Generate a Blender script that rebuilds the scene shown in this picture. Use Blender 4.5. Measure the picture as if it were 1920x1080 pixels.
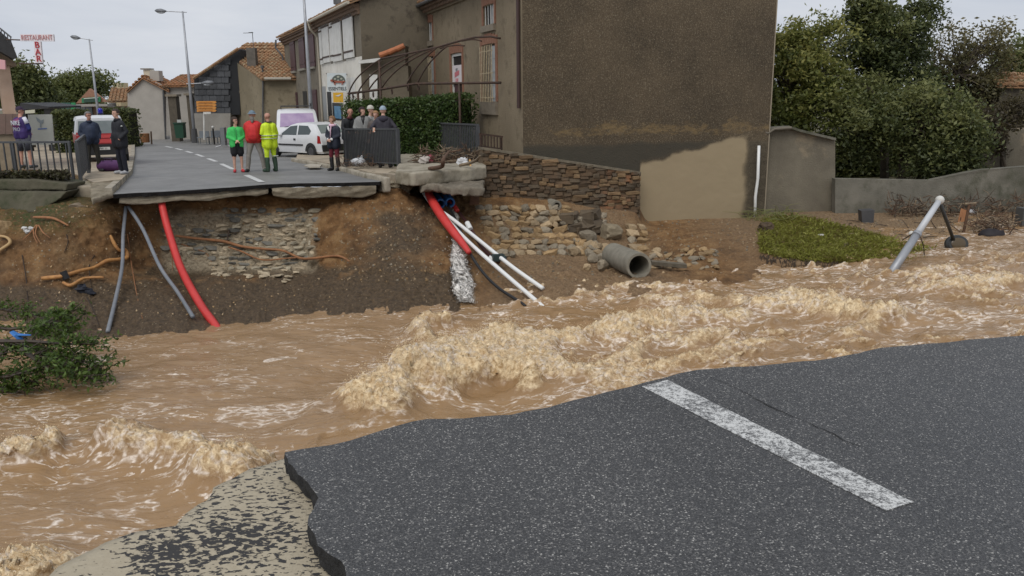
import bpy, bmesh, math, random
import numpy as np
from mathutils import Vector, Matrix, Euler
from mathutils.bvhtree import BVHTree

random.seed(7); rng = np.random.default_rng(7)
for o in list(bpy.data.objects): bpy.data.objects.remove(o)
SC = bpy.context.scene
COL = SC.collection
R = math.radians

# ------------------------------------------------------------------ camera
FPX, PITCH, ROLL, HC = 1560.0, R(13.2), 0.0104, 1.65
_cp, _sp, _cr, _sr = math.cos(PITCH), math.sin(PITCH), math.cos(ROLL), math.sin(ROLL)
C_F = Vector((0, _cp, -_sp)); _u0 = Vector((0, _sp, _cp)); _r0 = Vector((1, 0, 0))
C_R = _cr*_r0 - _sr*_u0; C_U = _sr*_r0 + _cr*_u0
cam = bpy.data.objects.new('camera', bpy.data.cameras.new('camera')); COL.objects.link(cam)
cam.matrix_world = Matrix(((C_R.x, C_U.x, -C_F.x, 0), (C_R.y, C_U.y, -C_F.y, 0), (C_R.z, C_U.z, -C_F.z, HC), (0, 0, 0, 1)))
cam.data.sensor_width = 36; cam.data.lens = FPX/1920*36; cam.data.clip_end = 3000; cam.data.clip_start = 0.05
SC.camera = cam
SC.render.resolution_x, SC.render.resolution_y = 1024, 576

# ------------------------------------------------------------------ world: overcast
W = bpy.data.worlds.new('World'); SC.world = W; W.use_nodes = True
nt = W.node_tree; nt.nodes.clear()
SUN_EL, SUN_AZ = R(52), R(200)
sky = nt.nodes.new('ShaderNodeTexSky'); sky.sky_type = 'NISHITA'; sky.sun_disc = False
sky.sun_elevation = SUN_EL; sky.sun_rotation = SUN_AZ; sky.air_density = 1.0; sky.dust_density = 4.0
bg1 = nt.nodes.new('ShaderNodeBackground'); bg1.inputs[1].default_value = 0.05
nt.links.new(sky.outputs[0], bg1.inputs[0])
tc = nt.nodes.new('ShaderNodeTexCoord'); mp = nt.nodes.new('ShaderNodeMapping'); mp.inputs['Scale'].default_value = (1.6, 1.6, 6.5)
nz = nt.nodes.new('ShaderNodeTexNoise'); nz.inputs['Scale'].default_value = 1.5; nz.inputs['Detail'].default_value = 6; nz.inputs['Roughness'].default_value = .55; nz.inputs['Distortion'].default_value = .5
rp = nt.nodes.new('ShaderNodeValToRGB')
rp.color_ramp.elements[0].position = .32; rp.color_ramp.elements[0].color = (.545, .60, .70, 1)
rp.color_ramp.elements[1].position = .70; rp.color_ramp.elements[1].color = (.80, .825, .875, 1)
nt.links.new(tc.outputs['Generated'], mp.inputs[0]); nt.links.new(mp.outputs[0], nz.inputs['Vector']); nt.links.new(nz.outputs[0], rp.inputs[0])
bg2 = nt.nodes.new('ShaderNodeBackground'); bg2.inputs[1].default_value = 0.88
nt.links.new(rp.outputs[0], bg2.inputs[0])
ad = nt.nodes.new('ShaderNodeMixShader'); ad.inputs[0].default_value = .9
wo = nt.nodes.new('ShaderNodeOutputWorld')
nt.links.new(bg1.outputs[0], ad.inputs[1]); nt.links.new(bg2.outputs[0], ad.inputs[2]); nt.links.new(ad.outputs[0], wo.inputs[0])
sd = bpy.data.lights.new('sun', 'SUN'); sd.energy = 1.5; sd.angle = R(40); sd.color = (1, .97, .92)
sun = bpy.data.objects.new('sun', sd); COL.objects.link(sun)
_sdir = Vector((math.sin(SUN_AZ)*math.cos(SUN_EL), math.cos(SUN_AZ)*math.cos(SUN_EL), math.sin(SUN_EL)))
sun.rotation_euler = (-_sdir).to_track_quat('-Z', 'Y').to_euler(); sun.location = (0, 0, 40)
vs = SC.view_settings; vs.view_transform = 'Standard'; vs.look = 'None'; vs.exposure = 0.16; vs.gamma = 1; vs.use_curve_mapping = False
SC.render.engine = 'CYCLES'

# ------------------------------------------------------------------ pixel -> place helpers (photo pixels, 1920 wide)
def ray(px, py): return C_F + C_R*((px-960)/FPX) + C_U*((540-py)/FPX)
def PY(px, py, Y):
    d = ray(px, py); return Vector((0, 0, HC)) + d*(Y/d.y)
def PZ(px, py, z):
    d = ray(px, py); return Vector((0, 0, HC)) + d*((z-HC)/d.z)
def road_z(y): return -0.57 - 0.022*min(max(y-22, 0), 34)
def PR(px, py, dz=0.0):                       # a pixel on the far street, which falls gently away from the river
    Y = 25.0
    for _ in range(12): Y = PZ(px, py, road_z(Y)+dz).y
    return PZ(px, py, road_z(Y)+dz)
def hit_plane(px, py, p0, n):
    d = ray(px, py); o = Vector((0, 0, HC)); t = (Vector(p0)-o).dot(Vector(n))/d.dot(Vector(n)); return o + d*t

# ------------------------------------------------------------------ numpy noise
_perm = np.random.default_rng(3).permutation(512).astype(np.int64) % 256
_perm = np.concatenate([_perm]*3)
_grad = np.random.default_rng(5).normal(size=(256, 3)); _grad /= np.linalg.norm(_grad, axis=1)[:, None]
def noise3(x, y, z):
    x, y, z = np.broadcast_arrays(np.asarray(x, float), np.asarray(y, float), np.asarray(z, float))
    xi, yi, zi = np.floor(x).astype(np.int64), np.floor(y).astype(np.int64), np.floor(z).astype(np.int64)
    xf, yf, zf = x-xi, y-yi, z-zi
    u, v, w = [t*t*t*(t*(t*6-15)+10) for t in (xf, yf, zf)]
    def g(dx, dy, dz):
        h = _perm[(_perm[(_perm[(xi+dx) & 255]+yi+dy) & 255]+zi+dz) & 255]
        gr = _grad[h]
        return gr[..., 0]*(xf-dx)+gr[..., 1]*(yf-dy)+gr[..., 2]*(zf-dz)
    L = lambda a, b, t: a+(b-a)*t
    return 1.6*L(L(L(g(0,0,0), g(1,0,0), u), L(g(0,1,0), g(1,1,0), u), v), L(L(g(0,0,1), g(1,0,1), u), L(g(0,1,1), g(1,1,1), u), v), w)
def fbm(x, y, z, o=4, lac=2.1, gain=.5, mode=0):
    s = 0; a = 1; t = 0
    for i in range(o):
        n = noise3(x+i*17.3, y-i*9.1, z+i*5.7)
        if mode == 1: n = 1-2*np.abs(n)           # ridged
        if mode == 2: n = 2*np.abs(n)-.5          # billow
        s = s+a*n; t += a; a *= gain; x, y, z = x*lac, y*lac, z*lac
    return s/t
def sstep(a, b, x):
    t = np.clip((x-a)/(b-a), 0, 1); return t*t*(3-2*t)

# ------------------------------------------------------------------ materials
def N(t, k, **kw):
    n = t.nodes.new('ShaderNode'+k)
    for a, b in kw.items():
        if a in n.inputs.keys(): n.inputs[a].default_value = b
        else: setattr(n, a, b)
    return n
def c4(c): return (c[0], c[1], c[2], 1)
MATS = {}
def mat(name, c1, c2=None, scale=3., rough=.8, bump=.0, bscale=None, detail=5, c3=None, s3=1., t3=(.5, .62), metal=0., spec=.5, stretch=(1, 1, 1), lo=.35, hi=.65, rand=0., coord='pos', bdist=.02, trans=0., emis=None):
    """noise-mixed two colour surface with optional third patchy colour and bump"""
    if name in MATS: return MATS[name]
    m = bpy.data.materials.new(name); m.use_nodes = True; MATS[name] = m
    t = m.node_tree; b = t.nodes['Principled BSDF']; L = t.links.new
    b.inputs['Roughness'].default_value = rough; b.inputs['Metallic'].default_value = metal
    b.inputs['Specular IOR Level'].default_value = spec
    m.diffuse_color = c4(c1)
    if coord == 'pos': v = N(t, 'NewGeometry').outputs['Position']
    else: v = N(t, 'TexCoord').outputs['Object']
    mpn = N(t, 'Mapping'); mpn.inputs['Scale'].default_value = stretch; L(v, mpn.inputs[0]); v = mpn.outputs[0]
    col = None
    if c2 is not None:
        n = N(t, 'TexNoise', Scale=scale, Detail=detail, Roughness=.62); L(v, n.inputs['Vector'])
        r = N(t, 'MapRange'); r.inputs[1].default_value = lo; r.inputs[2].default_value = hi; L(n.outputs[0], r.inputs[0])
        x = N(t, 'Mix', data_type='RGBA'); x.inputs[6].default_value = c4(c1); x.inputs[7].default_value = c4(c2); L(r.outputs[0], x.inputs[0]); col = x.outputs[2]
    if c3 is not None:
        n = N(t, 'TexNoise', Scale=s3, Detail=7, Roughness=.65); L(v, n.inputs['Vector'])
        r = N(t, 'MapRange'); r.inputs[1].default_value = t3[0]; r.inputs[2].default_value = t3[1]; L(n.outputs[0], r.inputs[0])
        x = N(t, 'Mix', data_type='RGBA')
        if col is None: x.inputs[6].default_value = c4(c1)
        else: L(col, x.inputs[6])
        x.inputs[7].default_value = c4(c3); L(r.outputs[0], x.inputs[0]); col = x.outputs[2]
    if rand:
        oi = N(t, 'ObjectInfo'); r = N(t, 'MapRange'); r.inputs[3].default_value = 1-rand; r.inputs[4].default_value = 1+rand; L(oi.outputs['Random'], r.inputs[0])
        h = N(t, 'HueSaturation')
        if col is None: h.inputs['Color'].default_value = c4(c1)
        else: L(col, h.inputs['Color'])
        L(r.outputs[0], h.inputs['Value']); col = h.outputs[0]
    if col is None: b.inputs['Base Color'].default_value = c4(c1)
    else: L(col, b.inputs['Base Color'])
    if bump:
        n = N(t, 'TexNoise', Scale=bscale or scale*6, Detail=6, Roughness=.6); L(v, n.inputs['Vector'])
        bp = N(t, 'Bump', Strength=bump, Distance=bdist); L(n.outputs[0], bp.inputs['Height']); L(bp.outputs[0], b.inputs['Normal'])
    if trans:
        b.inputs['Transmission Weight'].default_value = trans
    if emis:
        b.inputs['Emission Color'].default_value = c4(emis[0]); b.inputs['Emission Strength'].default_value = emis[1]
    return m

# ------------------------------------------------------------------ objects
WL = {}
def tag(o, label=None, cat=None, group=None, kind=None):
    if label: o['label'] = label
    if cat: o['category'] = cat
    if group: o['group'] = group
    if kind: o['kind'] = kind
    return o
def empty(name, loc, label, cat, group=None):
    o = bpy.data.objects.new(name, None); COL.objects.link(o); o.location = loc; o.empty_display_size = .2
    WL[o] = Vector(loc); return tag(o, label, cat, group)
class MB:
    def __init__(s): s.v, s.f, s.m, s.n = [], [], [], 0
    def add(s, vs, fs, mi=0):
        b = s.n; s.v.extend(tuple(p) for p in vs); s.n += len(vs)
        s.f.extend(tuple(i+b for i in f) for f in fs); s.m.extend([mi]*len(fs)); return s
    def obox(s, o, a, b, c, mi=0):           # box from a corner and three edge vectors
        o, a, b, c = map(Vector, (o, a, b, c))
        if a.cross(b).dot(c) < 0: a, b = b, a
        P = [o, o+a, o+a+b, o+b, o+c, o+a+c, o+a+b+c, o+b+c]
        return s.add(P, [(3, 2, 1, 0), (4, 5, 6, 7), (0, 1, 5, 4), (1, 2, 6, 5), (2, 3, 7, 6), (3, 0, 4, 7)], mi)
    def box(s, x0, x1, y0, y1, z0, z1, mi=0): return s.obox((x0, y0, z0), (x1-x0, 0, 0), (0, y1-y0, 0), (0, 0, z1-z0), mi)
    def cbox(s, c, sx, sy, sz, rz=0, mi=0):
        c = Vector(c); e = Vector((math.cos(rz), math.sin(rz), 0)); n = Vector((-e.y, e.x, 0))
        return s.obox(c-e*sx/2-n*sy/2, e*sx, n*sy, (0, 0, sz), mi)      # c = centre of the base
    def poly(s, pts, mi=0): return s.add(pts, [tuple(range(len(pts)))], mi)
    def prism(s, pts, ext, mi=0, mi_side=None):   # polygon pushed along ext
        pts = [Vector(p) for p in pts]; ext = Vector(ext); n = len(pts)
        nr = Vector((0, 0, 0))
        for i in range(n): nr += pts[i].cross(pts[(i+1) % n])
        if nr.dot(ext) > 0: pts = pts[::-1]
        b = s.n; s.v.extend(tuple(p) for p in pts); s.v.extend(tuple(p+ext) for p in pts); s.n += 2*n
        s.f.append(tuple(range(b, b+n))); s.f.append(tuple(range(b+2*n-1, b+n-1, -1))); s.m += [mi, mi]
        for i in range(n):
            j = (i+1) % n; s.f.append((b+j, b+i, b+n+i, b+n+j)); s.m.append(mi if mi_side is None else mi_side)
        return s
    def tube(s, pts, r, n=8, mi=0, cap=True, flat=1.0):
        pts = [Vector(p) for p in pts]; k = len(pts); rs = r if hasattr(r, '__len__') else [r]*k
        vs, fs = [], []; up = None
        for i, p in enumerate(pts):
            d = (pts[min(i+1, k-1)]-pts[max(i-1, 0)]).normalized()
            if up is None: up = Vector((0, 0, 1)) if abs(d.z) < .9 else Vector((1, 0, 0))
            a = d.cross(up).normalized(); up = a.cross(d).normalized()
            for j in range(n):
                t = 2*math.pi*j/n; vs.append(p+(a*math.cos(t)+up*math.sin(t)*flat)*rs[i])
        for i in range(k-1):
            for j in range(n):
                q = (j+1) % n; fs.append((i*n+j, i*n+q, (i+1)*n+q, (i+1)*n+j))
        if cap: fs.append(tuple(range(n-1, -1, -1))); fs.append(tuple(range((k-1)*n, k*n)))
        return s.add(vs, fs, mi)
    def ell(s, c, rx, ry, rz, nu=10, nv=7, mi=0, M=None, jit=0):
        c = Vector(c); vs = []; fs = []
        for i in range(nv+1):
            th = math.pi*i/nv
            for j in range(nu):
                ph = 2*math.pi*j/nu; q = 1+(random.uniform(-jit, jit) if jit else 0)
                p = Vector((rx*math.sin(th)*math.cos(ph), ry*math.sin(th)*math.sin(ph), rz*math.cos(th)))*q
                vs.append(c+(M @ p if M is not None else p))
        for i in range(nv):
            for j in range(nu):
                q = (j+1) % nu; fs.append((i*nu+j, (i+1)*nu+j, (i+1)*nu+q, i*nu+q))
        return s.add(vs, fs, mi)
    def cyl(s, c, axis, r, h, n=16, mi=0, r2=None):
        c = Vector(c); a = Vector(axis).normalized(); return s.tube([c, c+a*h], [r, r if r2 is None else r2], n, mi)
    def build(s, name, mats, parent=None, smooth=False, label=None, cat=None, group=None, kind=None, origin=None, auto=None):
        me = bpy.data.meshes.new(name)
        V = np.array(s.v, float)
        if origin is None:
            lo, hi = V.min(0), V.max(0); origin = Vector(((lo[0]+hi[0])/2, (lo[1]+hi[1])/2, lo[2] if parent is None else (lo[2]+hi[2])/2))
        origin = Vector(origin)
        me.from_pydata([tuple(p) for p in V-np.array(origin)], [], s.f)
        if not isinstance(mats, (list, tuple)): mats = [mats]
        for m in mats: me.materials.append(m)
        if len(mats) > 1: me.polygons.foreach_set('material_index', s.m)
        if smooth:
            me.polygons.foreach_set('use_smooth', [True]*len(me.polygons))
        me.validate(); me.update()
        if auto: me.set_sharp_from_angle(angle=R(auto))
        return link(name, me, parent, origin, label, cat, group, kind)
def link(name, me, parent, origin, label=None, cat=None, group=None, kind=None, rot=None, scale=None):
    o = bpy.data.objects.new(name, me); COL.objects.link(o); origin = Vector(origin)
    WL[o] = origin
    if parent is not None: o.parent = parent; o.location = origin-WL[parent]
    else: o.location = origin
    if rot is not None: o.rotation_euler = rot
    if scale is not None: o.scale = scale
    return tag(o, label, cat, group, kind)
def np_mesh(name, V, Fq, mats, parent=None, smooth=True, attrs=None, origin=(0, 0, 0), mi=None, **kw):
    me = bpy.data.meshes.new(name); V = np.asarray(V, np.float32)-np.asarray(origin, np.float32); Fq = np.asarray(Fq, np.int32); k = Fq.shape[1]
    me.vertices.add(len(V)); me.vertices.foreach_set('co', V.ravel())
    me.loops.add(Fq.size); me.loops.foreach_set('vertex_index', Fq.ravel())
    me.polygons.add(len(Fq)); me.polygons.foreach_set('loop_start', np.arange(0, Fq.size, k, dtype=np.int32))
    if smooth: me.polygons.foreach_set('use_smooth', np.ones(len(Fq), bool))
    for m in (mats if isinstance(mats, (list, tuple)) else [mats]): me.materials.append(m)
    if mi is not None: me.polygons.foreach_set('material_index', np.asarray(mi, np.int32))
    me.update(calc_edges=True)
    for a, val in (attrs or {}).items():
        at = me.attributes.new(a, 'FLOAT', 'POINT'); at.data.foreach_set('value', np.asarray(val, np.float32))
    return link(name, me, parent, origin, **kw)
def grid_faces(nr, nc):
    i = np.arange(nr-1)[:, None]*nc+np.arange(nc-1)[None]; i = i.ravel()
    return np.stack([i, i+1, i+1+nc, i+nc], 1)
def text_mesh(name, s, size, origin, xdir, ydir, m, parent, extrude=.006, align='CENTER', sx=1., label=None):
    cu = bpy.data.curves.new('txt', 'FONT'); cu.body = s; cu.size = size; cu.extrude = extrude; cu.align_x = align; cu.align_y = 'CENTER'; cu.offset = .0
    ob = bpy.data.objects.new('txt', cu); COL.objects.link(ob)
    dg = bpy.context.evaluated_depsgraph_get(); me = bpy.data.meshes.new_from_object(ob.evaluated_get(dg))
    bpy.data.objects.remove(ob)
    x = Vector(xdir).normalized(); y = Vector(ydir).normalized(); z = x.cross(y)
    M = Matrix((x*sx, y, z)).transposed().to_4x4(); me.transform(M); me.materials.clear(); me.materials.append(m)
    return link(name, me, parent, origin, label=label)

def rough_build(mb, name, m, voxel=.05, amp=.03, freq=2.2, parent=None, amp2=None, **kw):
    """worn, uneven version of a closed shape: voxel remesh, then noise on the surface"""
    me = bpy.data.meshes.new('t'); me.from_pydata(mb.v, [], mb.f); ob = bpy.data.objects.new('t', me); COL.objects.link(ob)
    r_ = ob.modifiers.new('r', 'REMESH'); r_.mode = 'VOXEL'; r_.voxel_size = voxel
    ev = ob.evaluated_get(bpy.context.evaluated_depsgraph_get()).to_mesh(); V = np.empty(len(ev.vertices)*3, np.float32); ev.vertices.foreach_get('co', V); V = V.reshape(-1, 3).astype(float); Fq = np.array([tuple(p.vertices) for p in ev.polygons]); ob.to_mesh_clear(); bpy.data.objects.remove(ob)
    amp2 = amp*.45 if amp2 is None else amp2
    for k in range(3): V[:, k] += amp*fbm(V[:, 0]*freq+k*7, V[:, 1]*freq, V[:, 2]*freq, 3)*1.3+amp2*fbm(V[:, 0]*freq*5, V[:, 1]*freq*5+k*5, V[:, 2]*freq*5, 2)*1.2
    lo, hi = V.min(0), V.max(0); og = ((lo[0]+hi[0])/2, (lo[1]+hi[1])/2, lo[2])
    return np_mesh(name, V, Fq, m, parent, smooth=True, origin=og, **kw)
# ================================================================== LARGE STRUCTURE: roads, river, banks
def asphalt(name, base, speck, wet=0.):
    m = bpy.data.materials.new(name); m.use_nodes = True; t = m.node_tree; b = t.nodes['Principled BSDF']; L = t.links.new
    g = N(t, 'NewGeometry').outputs['Position']
    v1 = N(t, 'TexVoronoi', Scale=165.); L(g, v1.inputs['Vector'])
    v2 = N(t, 'TexVoronoi', Scale=85.); L(g, v2.inputs['Vector'])
    big = N(t, 'TexNoise', Scale=.45, Detail=6, Roughness=.6); L(g, big.inputs['Vector'])
    sep = N(t, 'SeparateColor'); L(v1.outputs['Color'], sep.inputs[0])
    cr = N(t, 'ValToRGB'); e = cr.color_ramp.elements
    e[0].position = 0; e[0].color = c4([base*.55]*3); e[1].position = 1.0; e[1].color = (speck, speck*.97, speck*.9, 1)
    for ps, cc in ((.55, (base, base*1.0, base*1.02)), (.86, (base*1.7, base*1.66, base*1.62)), (.95, (base*3.2, base*3.1, base*2.9))):
        q = e.new(ps); q.color = c4(cc)
    L(sep.outputs[0], cr.inputs[0])
    dk = N(t, 'MapRange'); dk.inputs[1].default_value = .3; dk.inputs[2].default_value = .7; dk.inputs[3].default_value = .70; dk.inputs[4].default_value = 1.32; L(big.outputs[0], dk.inputs[0])
    mx = N(t, 'Mix', data_type='RGBA', blend_type='MULTIPLY'); mx.inputs[0].default_value = 1; L(cr.outputs[0], mx.inputs[6]); L(dk.outputs[0], mx.inputs[7])
    # a few rusty/pale stains
    st = N(t, 'TexNoise', Scale=1.9, Detail=5, Roughness=.7); L(g, st.inputs['Vector'])
    sr_ = N(t, 'MapRange'); sr_.inputs[1].default_value = .69; sr_.inputs[2].default_value = .78; sr_.inputs[4].default_value = .45; L(st.outputs[0], sr_.inputs[0])
    m2 = N(t, 'Mix', data_type='RGBA'); L(sr_.outputs[0], m2.inputs[0]); L(mx.outputs[2], m2.inputs[6]); m2.inputs[7].default_value = (.16, .13, .10, 1)
    L(m2.outputs[2], b.inputs['Base Color'])
    rr = N(t, 'MapRange'); rr.inputs[1].default_value = .35; rr.inputs[2].default_value = .65; rr.inputs[3].default_value = .36-wet; rr.inputs[4].default_value = .66; L(big.outputs[0], rr.inputs[0]); L(rr.outputs[0], b.inputs['Roughness'])
    bp = N(t, 'Bump', Strength=.55, Distance=.006); L(v1.outputs['Distance'], bp.inputs['Height'])
    bq = N(t, 'Bump', Strength=.35, Distance=.008); L(v2.outputs['Distance'], bq.inputs['Height']); L(bp.outputs[0], bq.inputs['Normal']); L(bq.outputs[0], b.inputs['Normal'])
    b.inputs['Specular IOR Level'].default_value = .45
    return m
M_asph = asphalt('asphalt_wet_near', .050, .38, .06)
M_asph_far = mat('asphalt_far', (.162, .158, .150), (.21, .206, .197), 2.2, .6, .25, 60, c3=(.125, .122, .116), s3=.35, t3=(.45, .7), spec=.4)
M_break = mat('asphalt_broken_edge', (.005, .005, .005), (.022, .021, .020), 28, .85, 1., 45, bdist=.03)
M_slab = None

# ---- near road: one worn slab with a ragged broken edge, lying on a paler exposed base
def ragged(pts, step=.06, amp=.018, seed=0, closed=False):
    out = []; n = len(pts)
    for i in range(n-1):
        a, b = Vector(pts[i]), Vector(pts[i+1]); k = max(1, int((b-a).length/step))
        for j in range(k):
            p = a.lerp(b, j/k); q = p*7.0+Vector((seed*3.1, 0, 0))
            nx = float(noise3(q.x, q.y, seed+.3)); ny = float(noise3(q.x+31, q.y+7, seed+.9))
            q2 = p*29.0; nx += .6*float(noise3(q2.x, q2.y, seed+2.3)); ny += .6*float(noise3(q2.x+11, q2.y, seed+5.3))
            out.append(p+Vector((nx*amp, ny*amp, 0)))
    out.append(Vector(pts[-1])); return out
edge_px = [(2500, 560), (2150, 598), (1920, 629), (1850, 634), (1760, 643), (1650, 652), (1610, 662), (1550, 673), (1440, 684), (1310, 693), (1275, 700), (1225, 713), (1140, 735), (1030, 762), (960, 777), (870, 784), (800, 786), (745, 797), (690, 815), (620, 835), (560, 843), (534, 848)]
side_px = [(534, 848), (541, 868), (556, 890), (578, 907), (590, 925), (594, 945), (585, 965), (587, 1000), (598, 1022), (622, 1040), (645, 1052), (655, 1085), (664, 1130), (690, 1250), (700, 1500), (720, 2600)]
e1 = [PZ(x, y, 0) for x, y in edge_px]; e2_ = [PZ(x, y, 0) for x, y in side_px]
top = ragged(e1, .07, .012, 1)+ragged(e2_, .035, .016, 2)[1:]
road_poly = top+[Vector((top[-1].x, -9, 0)), Vector((16, -9, 0)), Vector((16, top[0].y+.3, 0))]
mb = MB(); n = len(road_poly)
low = []
for i, p in enumerate(road_poly):
    k = p*23.0
    low.append(p+Vector((float(noise3(k.x, k.y, 3.3))*.03, float(noise3(k.x, k.y, 8.3))*.03, -.085)))
mb.add(road_poly, [tuple(range(n))], 0)
ctr = Vector((3, 0, 0)); mids = []
for i, p in enumerate(road_poly):
    k = p*31.0; d = (p-ctr).normalized(); mids.append(p+d*(.006+.016*float(noise3(k.x, k.y, 1.2)))+Vector((0, 0, -.035)))
for A, B in ((road_poly, mids), (mids, low)):
    mb.add(list(A)+list(B), [(i, (i+1) % n, n+(i+1) % n, n+i) for i in range(n)], 1)
near_road = mb.build('near_road', [M_asph, M_break], kind='structure', origin=(0, 0, 0))

def slab_mat():
    m = bpy.data.materials.new('exposed_base'); m.use_nodes = True; t = m.node_tree; b = t.nodes['Principled BSDF']; L = t.links.new
    g = N(t, 'NewGeometry').outputs['Position']
    n1 = N(t, 'TexNoise', Scale=34., Detail=4, Roughness=.75); L(g, n1.inputs['Vector'])
    mp = N(t, 'Mapping'); mp.inputs['Scale'].default_value = (26, 42, 30); mp.inputs['Rotation'].default_value = (0, 0, .5); L(g, mp.inputs[0])
    n2 = N(t, 'TexNoise', Scale=1., Detail=3.5, Roughness=.6, Distortion=.4); L(mp.outputs[0], n2.inputs['Vector'])
    n3 = N(t, 'TexNoise', Scale=1.9, Detail=2); L(g, n3.inputs['Vector'])
    x = N(t, 'Mix', data_type='RGBA'); x.inputs[6].default_value = (.30, .25, .17, 1); x.inputs[7].default_value = (.44, .385, .285, 1); L(n1.outputs[0], x.inputs[0])
    at = N(t, 'Attribute', attribute_name='tar')
    th = N(t, 'Math', operation='MULTIPLY_ADD'); L(at.outputs['Fac'], th.inputs[0]); th.inputs[1].default_value = .25; L(n2.outputs[0], th.inputs[2])
    th2 = N(t, 'Math', operation='MULTIPLY_ADD'); L(n3.outputs[0], th2.inputs[0]); th2.inputs[1].default_value = .12; L(th.outputs[0], th2.inputs[2])
    r = N(t, 'MapRange'); r.inputs[1].default_value = .695; r.inputs[2].default_value = .725; L(th2.outputs[0], r.inputs[0])
    x2 = N(t, 'Mix', data_type='RGBA'); L(r.outputs[0], x2.inputs[0]); L(x.outputs[2], x2.inputs[6]); x2.inputs[7].default_value = (.028, .026, .025, 1)
    L(x2.outputs[2], b.inputs['Base Color']); b.inputs['Roughness'].default_value = .75
    bp = N(t, 'Bump', Strength=.5, Distance=.012); L(n1.outputs[0], bp.inputs['Height'])
    bq = N(t, 'Bump', Strength=.7, Distance=.012); L(r.outputs[0], bq.inputs['Height']); L(bp.outputs[0], bq.inputs['Normal']); L(bq.outputs[0], b.inputs['Normal'])
    return m
M_slab = slab_mat()
ZB = -.10
sp = [PZ(x, y, ZB) for x, y in [(760, 800), (600, 842), (530, 862), (470, 880), (430, 897), (400, 915), (385, 938), (345, 962), (325, 985), (245, 1000), (195, 1018), (150, 1040), (110, 1062), (84, 1084), (10, 1150), (-150, 1320), (-400, 1700)]]
sp = ragged(sp, .04, .014, 5)
# grid top clipped to the outline: triangulate as rows toward the road
rows = []
for p in sp:
    q = Vector((max(p.x+2.6, .9), p.y-1.6, ZB)); rows.append([p.lerp(q, j/60) for j in range(61)])
V = np.array([[tuple(p) for p in r_] for r_ in rows]); nr, nc = V.shape[:2]
V = V.reshape(-1, 3); V[:, 2] += .006*fbm(V[:, 0]*9, V[:, 1]*9, 0*V[:, 0], 3)
tarc = PZ(440, 1010, ZB); tarc2 = PZ(300, 1045, ZB)
dd = np.minimum(np.hypot((V[:, 0]-tarc.x)/.26, (V[:, 1]-tarc.y)/.2), np.hypot((V[:, 0]-tarc2.x)/.20, (V[:, 1]-tarc2.y)/.24))
tar = np.exp(-dd**2)*.52+.30
edge0 = PZ(215, 1000, ZB)
tar = tar*sstep(-.04, .04, (V[:, 0]-edge0.x)*.82+(V[:, 1]-edge0.y)*.5+.03*noise3(V[:, 0]*8, V[:, 1]*8, 0*V[:, 0]))-.1*0
skirt = V.reshape(nr, nc, 3)[:, :1].copy(); skirt[..., 2] -= .16; skirt[..., :2] -= np.array([-.02, -.03])
V2 = np.concatenate([skirt, V.reshape(nr, nc, 3)], 1); tar2 = np.concatenate([tar.reshape(nr, nc)[:, :1], tar.reshape(nr, nc)], 1)
slab = np_mesh('exposed_road_base', V2.reshape(-1, 3), grid_faces(nr, nc+1)[:, ::-1], M_slab, smooth=False, attrs={'tar': tar2.ravel()}, kind='structure')
# earth and fill below the near road
M_soil_dark = mat('soil_dark', (.055, .036, .020), (.13, .083, .045), 3, .85, .8, 22, bdist=.05)
mb = MB()
pp = [Vector((p.x*1.0, p.y-.10, -.12)) for p in top[::6]]+[Vector((p.x+.12, p.y-.08, -.2)) for p in sp[24::8]]
ppx = [(16, 5.2), (8, 5.2), (3.4, 5.05), (2.3, 4.85), (.8, 4.3), (-.6, 3.7), (-1.0, 3.45), (-1.45, 3.0), (-1.75, 2.55), (-2.6, 1.2), (-3.6, -9), (16, -9)]
mb.prism([(x, y, -.12) for x, y in ppx], (0, 0, -4.4))
mb.build('near_bank', [M_soil_dark], kind='structure')

# painted centre dash on the near road
def paint_mat():
    m = bpy.data.materials.new('worn_road_paint'); m.use_nodes = True; t = m.node_tree; b = t.nodes['Principled BSDF']; L = t.links.new
    g = N(t, 'NewGeometry').outputs['Position']
    v = N(t, 'TexVoronoi', Scale=165.); L(g, v.inputs['Vector']); s = N(t, 'SeparateColor'); L(v.outputs['Color'], s.inputs[0])
    n = N(t, 'TexNoise', Scale=26., Detail=5, Roughness=.7); L(g, n.inputs['Vector'])
    n2 = N(t, 'TexNoise', Scale=3., Detail=3); L(g, n2.inputs['Vector'])
    a = N(t, 'Math', operation='MULTIPLY_ADD'); L(s.outputs[1], a.inputs[0]); a.inputs[1].default_value = .22; L(n.outputs[0], a.inputs[2])
    a2 = N(t, 'Math', operation='MULTIPLY_ADD'); L(n2.outputs[0], a2.inputs[0]); a2.inputs[1].default_value = .3; L(a.outputs[0], a2.inputs[2])
    r = N(t, 'MapRange'); r.inputs[1].default_value = .66; r.inputs[2].default_value = .88; L(a2.outputs[0], r.inputs[0])
    x = N(t, 'Mix', data_type='RGBA'); L(r.outputs[0], x.inputs[0]); x.inputs[6].default_value = (.60, .60, .58, 1); x.inputs[7].default_value = (.10, .10, .10, 1)
    L(x.outputs[2], b.inputs['Base Color']); b.inputs['Roughness'].default_value = .6
    bp = N(t, 'Bump', Strength=.5, Distance=.006); L(v.outputs['Distance'], bp.inputs['Height']); L(bp.outputs[0], b.inputs['Normal'])
    return m
M_paint = paint_mat()
mb = MB(); mb.prism(ragged([PZ(1203, 724, .004), PZ(1252, 712, .004)], .05, .003, 1)+ragged([PZ(1252, 712, .004), PZ(1712, 941, .004)], .05, .004, 3)[1:]+ragged([PZ(1712, 941, .004), PZ(1662, 957, .004), PZ(1203, 724, .004)], .05, .004, 4)[1:-1], (0, 0, -.003))
mb.build('road_marking', [M_paint], kind='structure')
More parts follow.
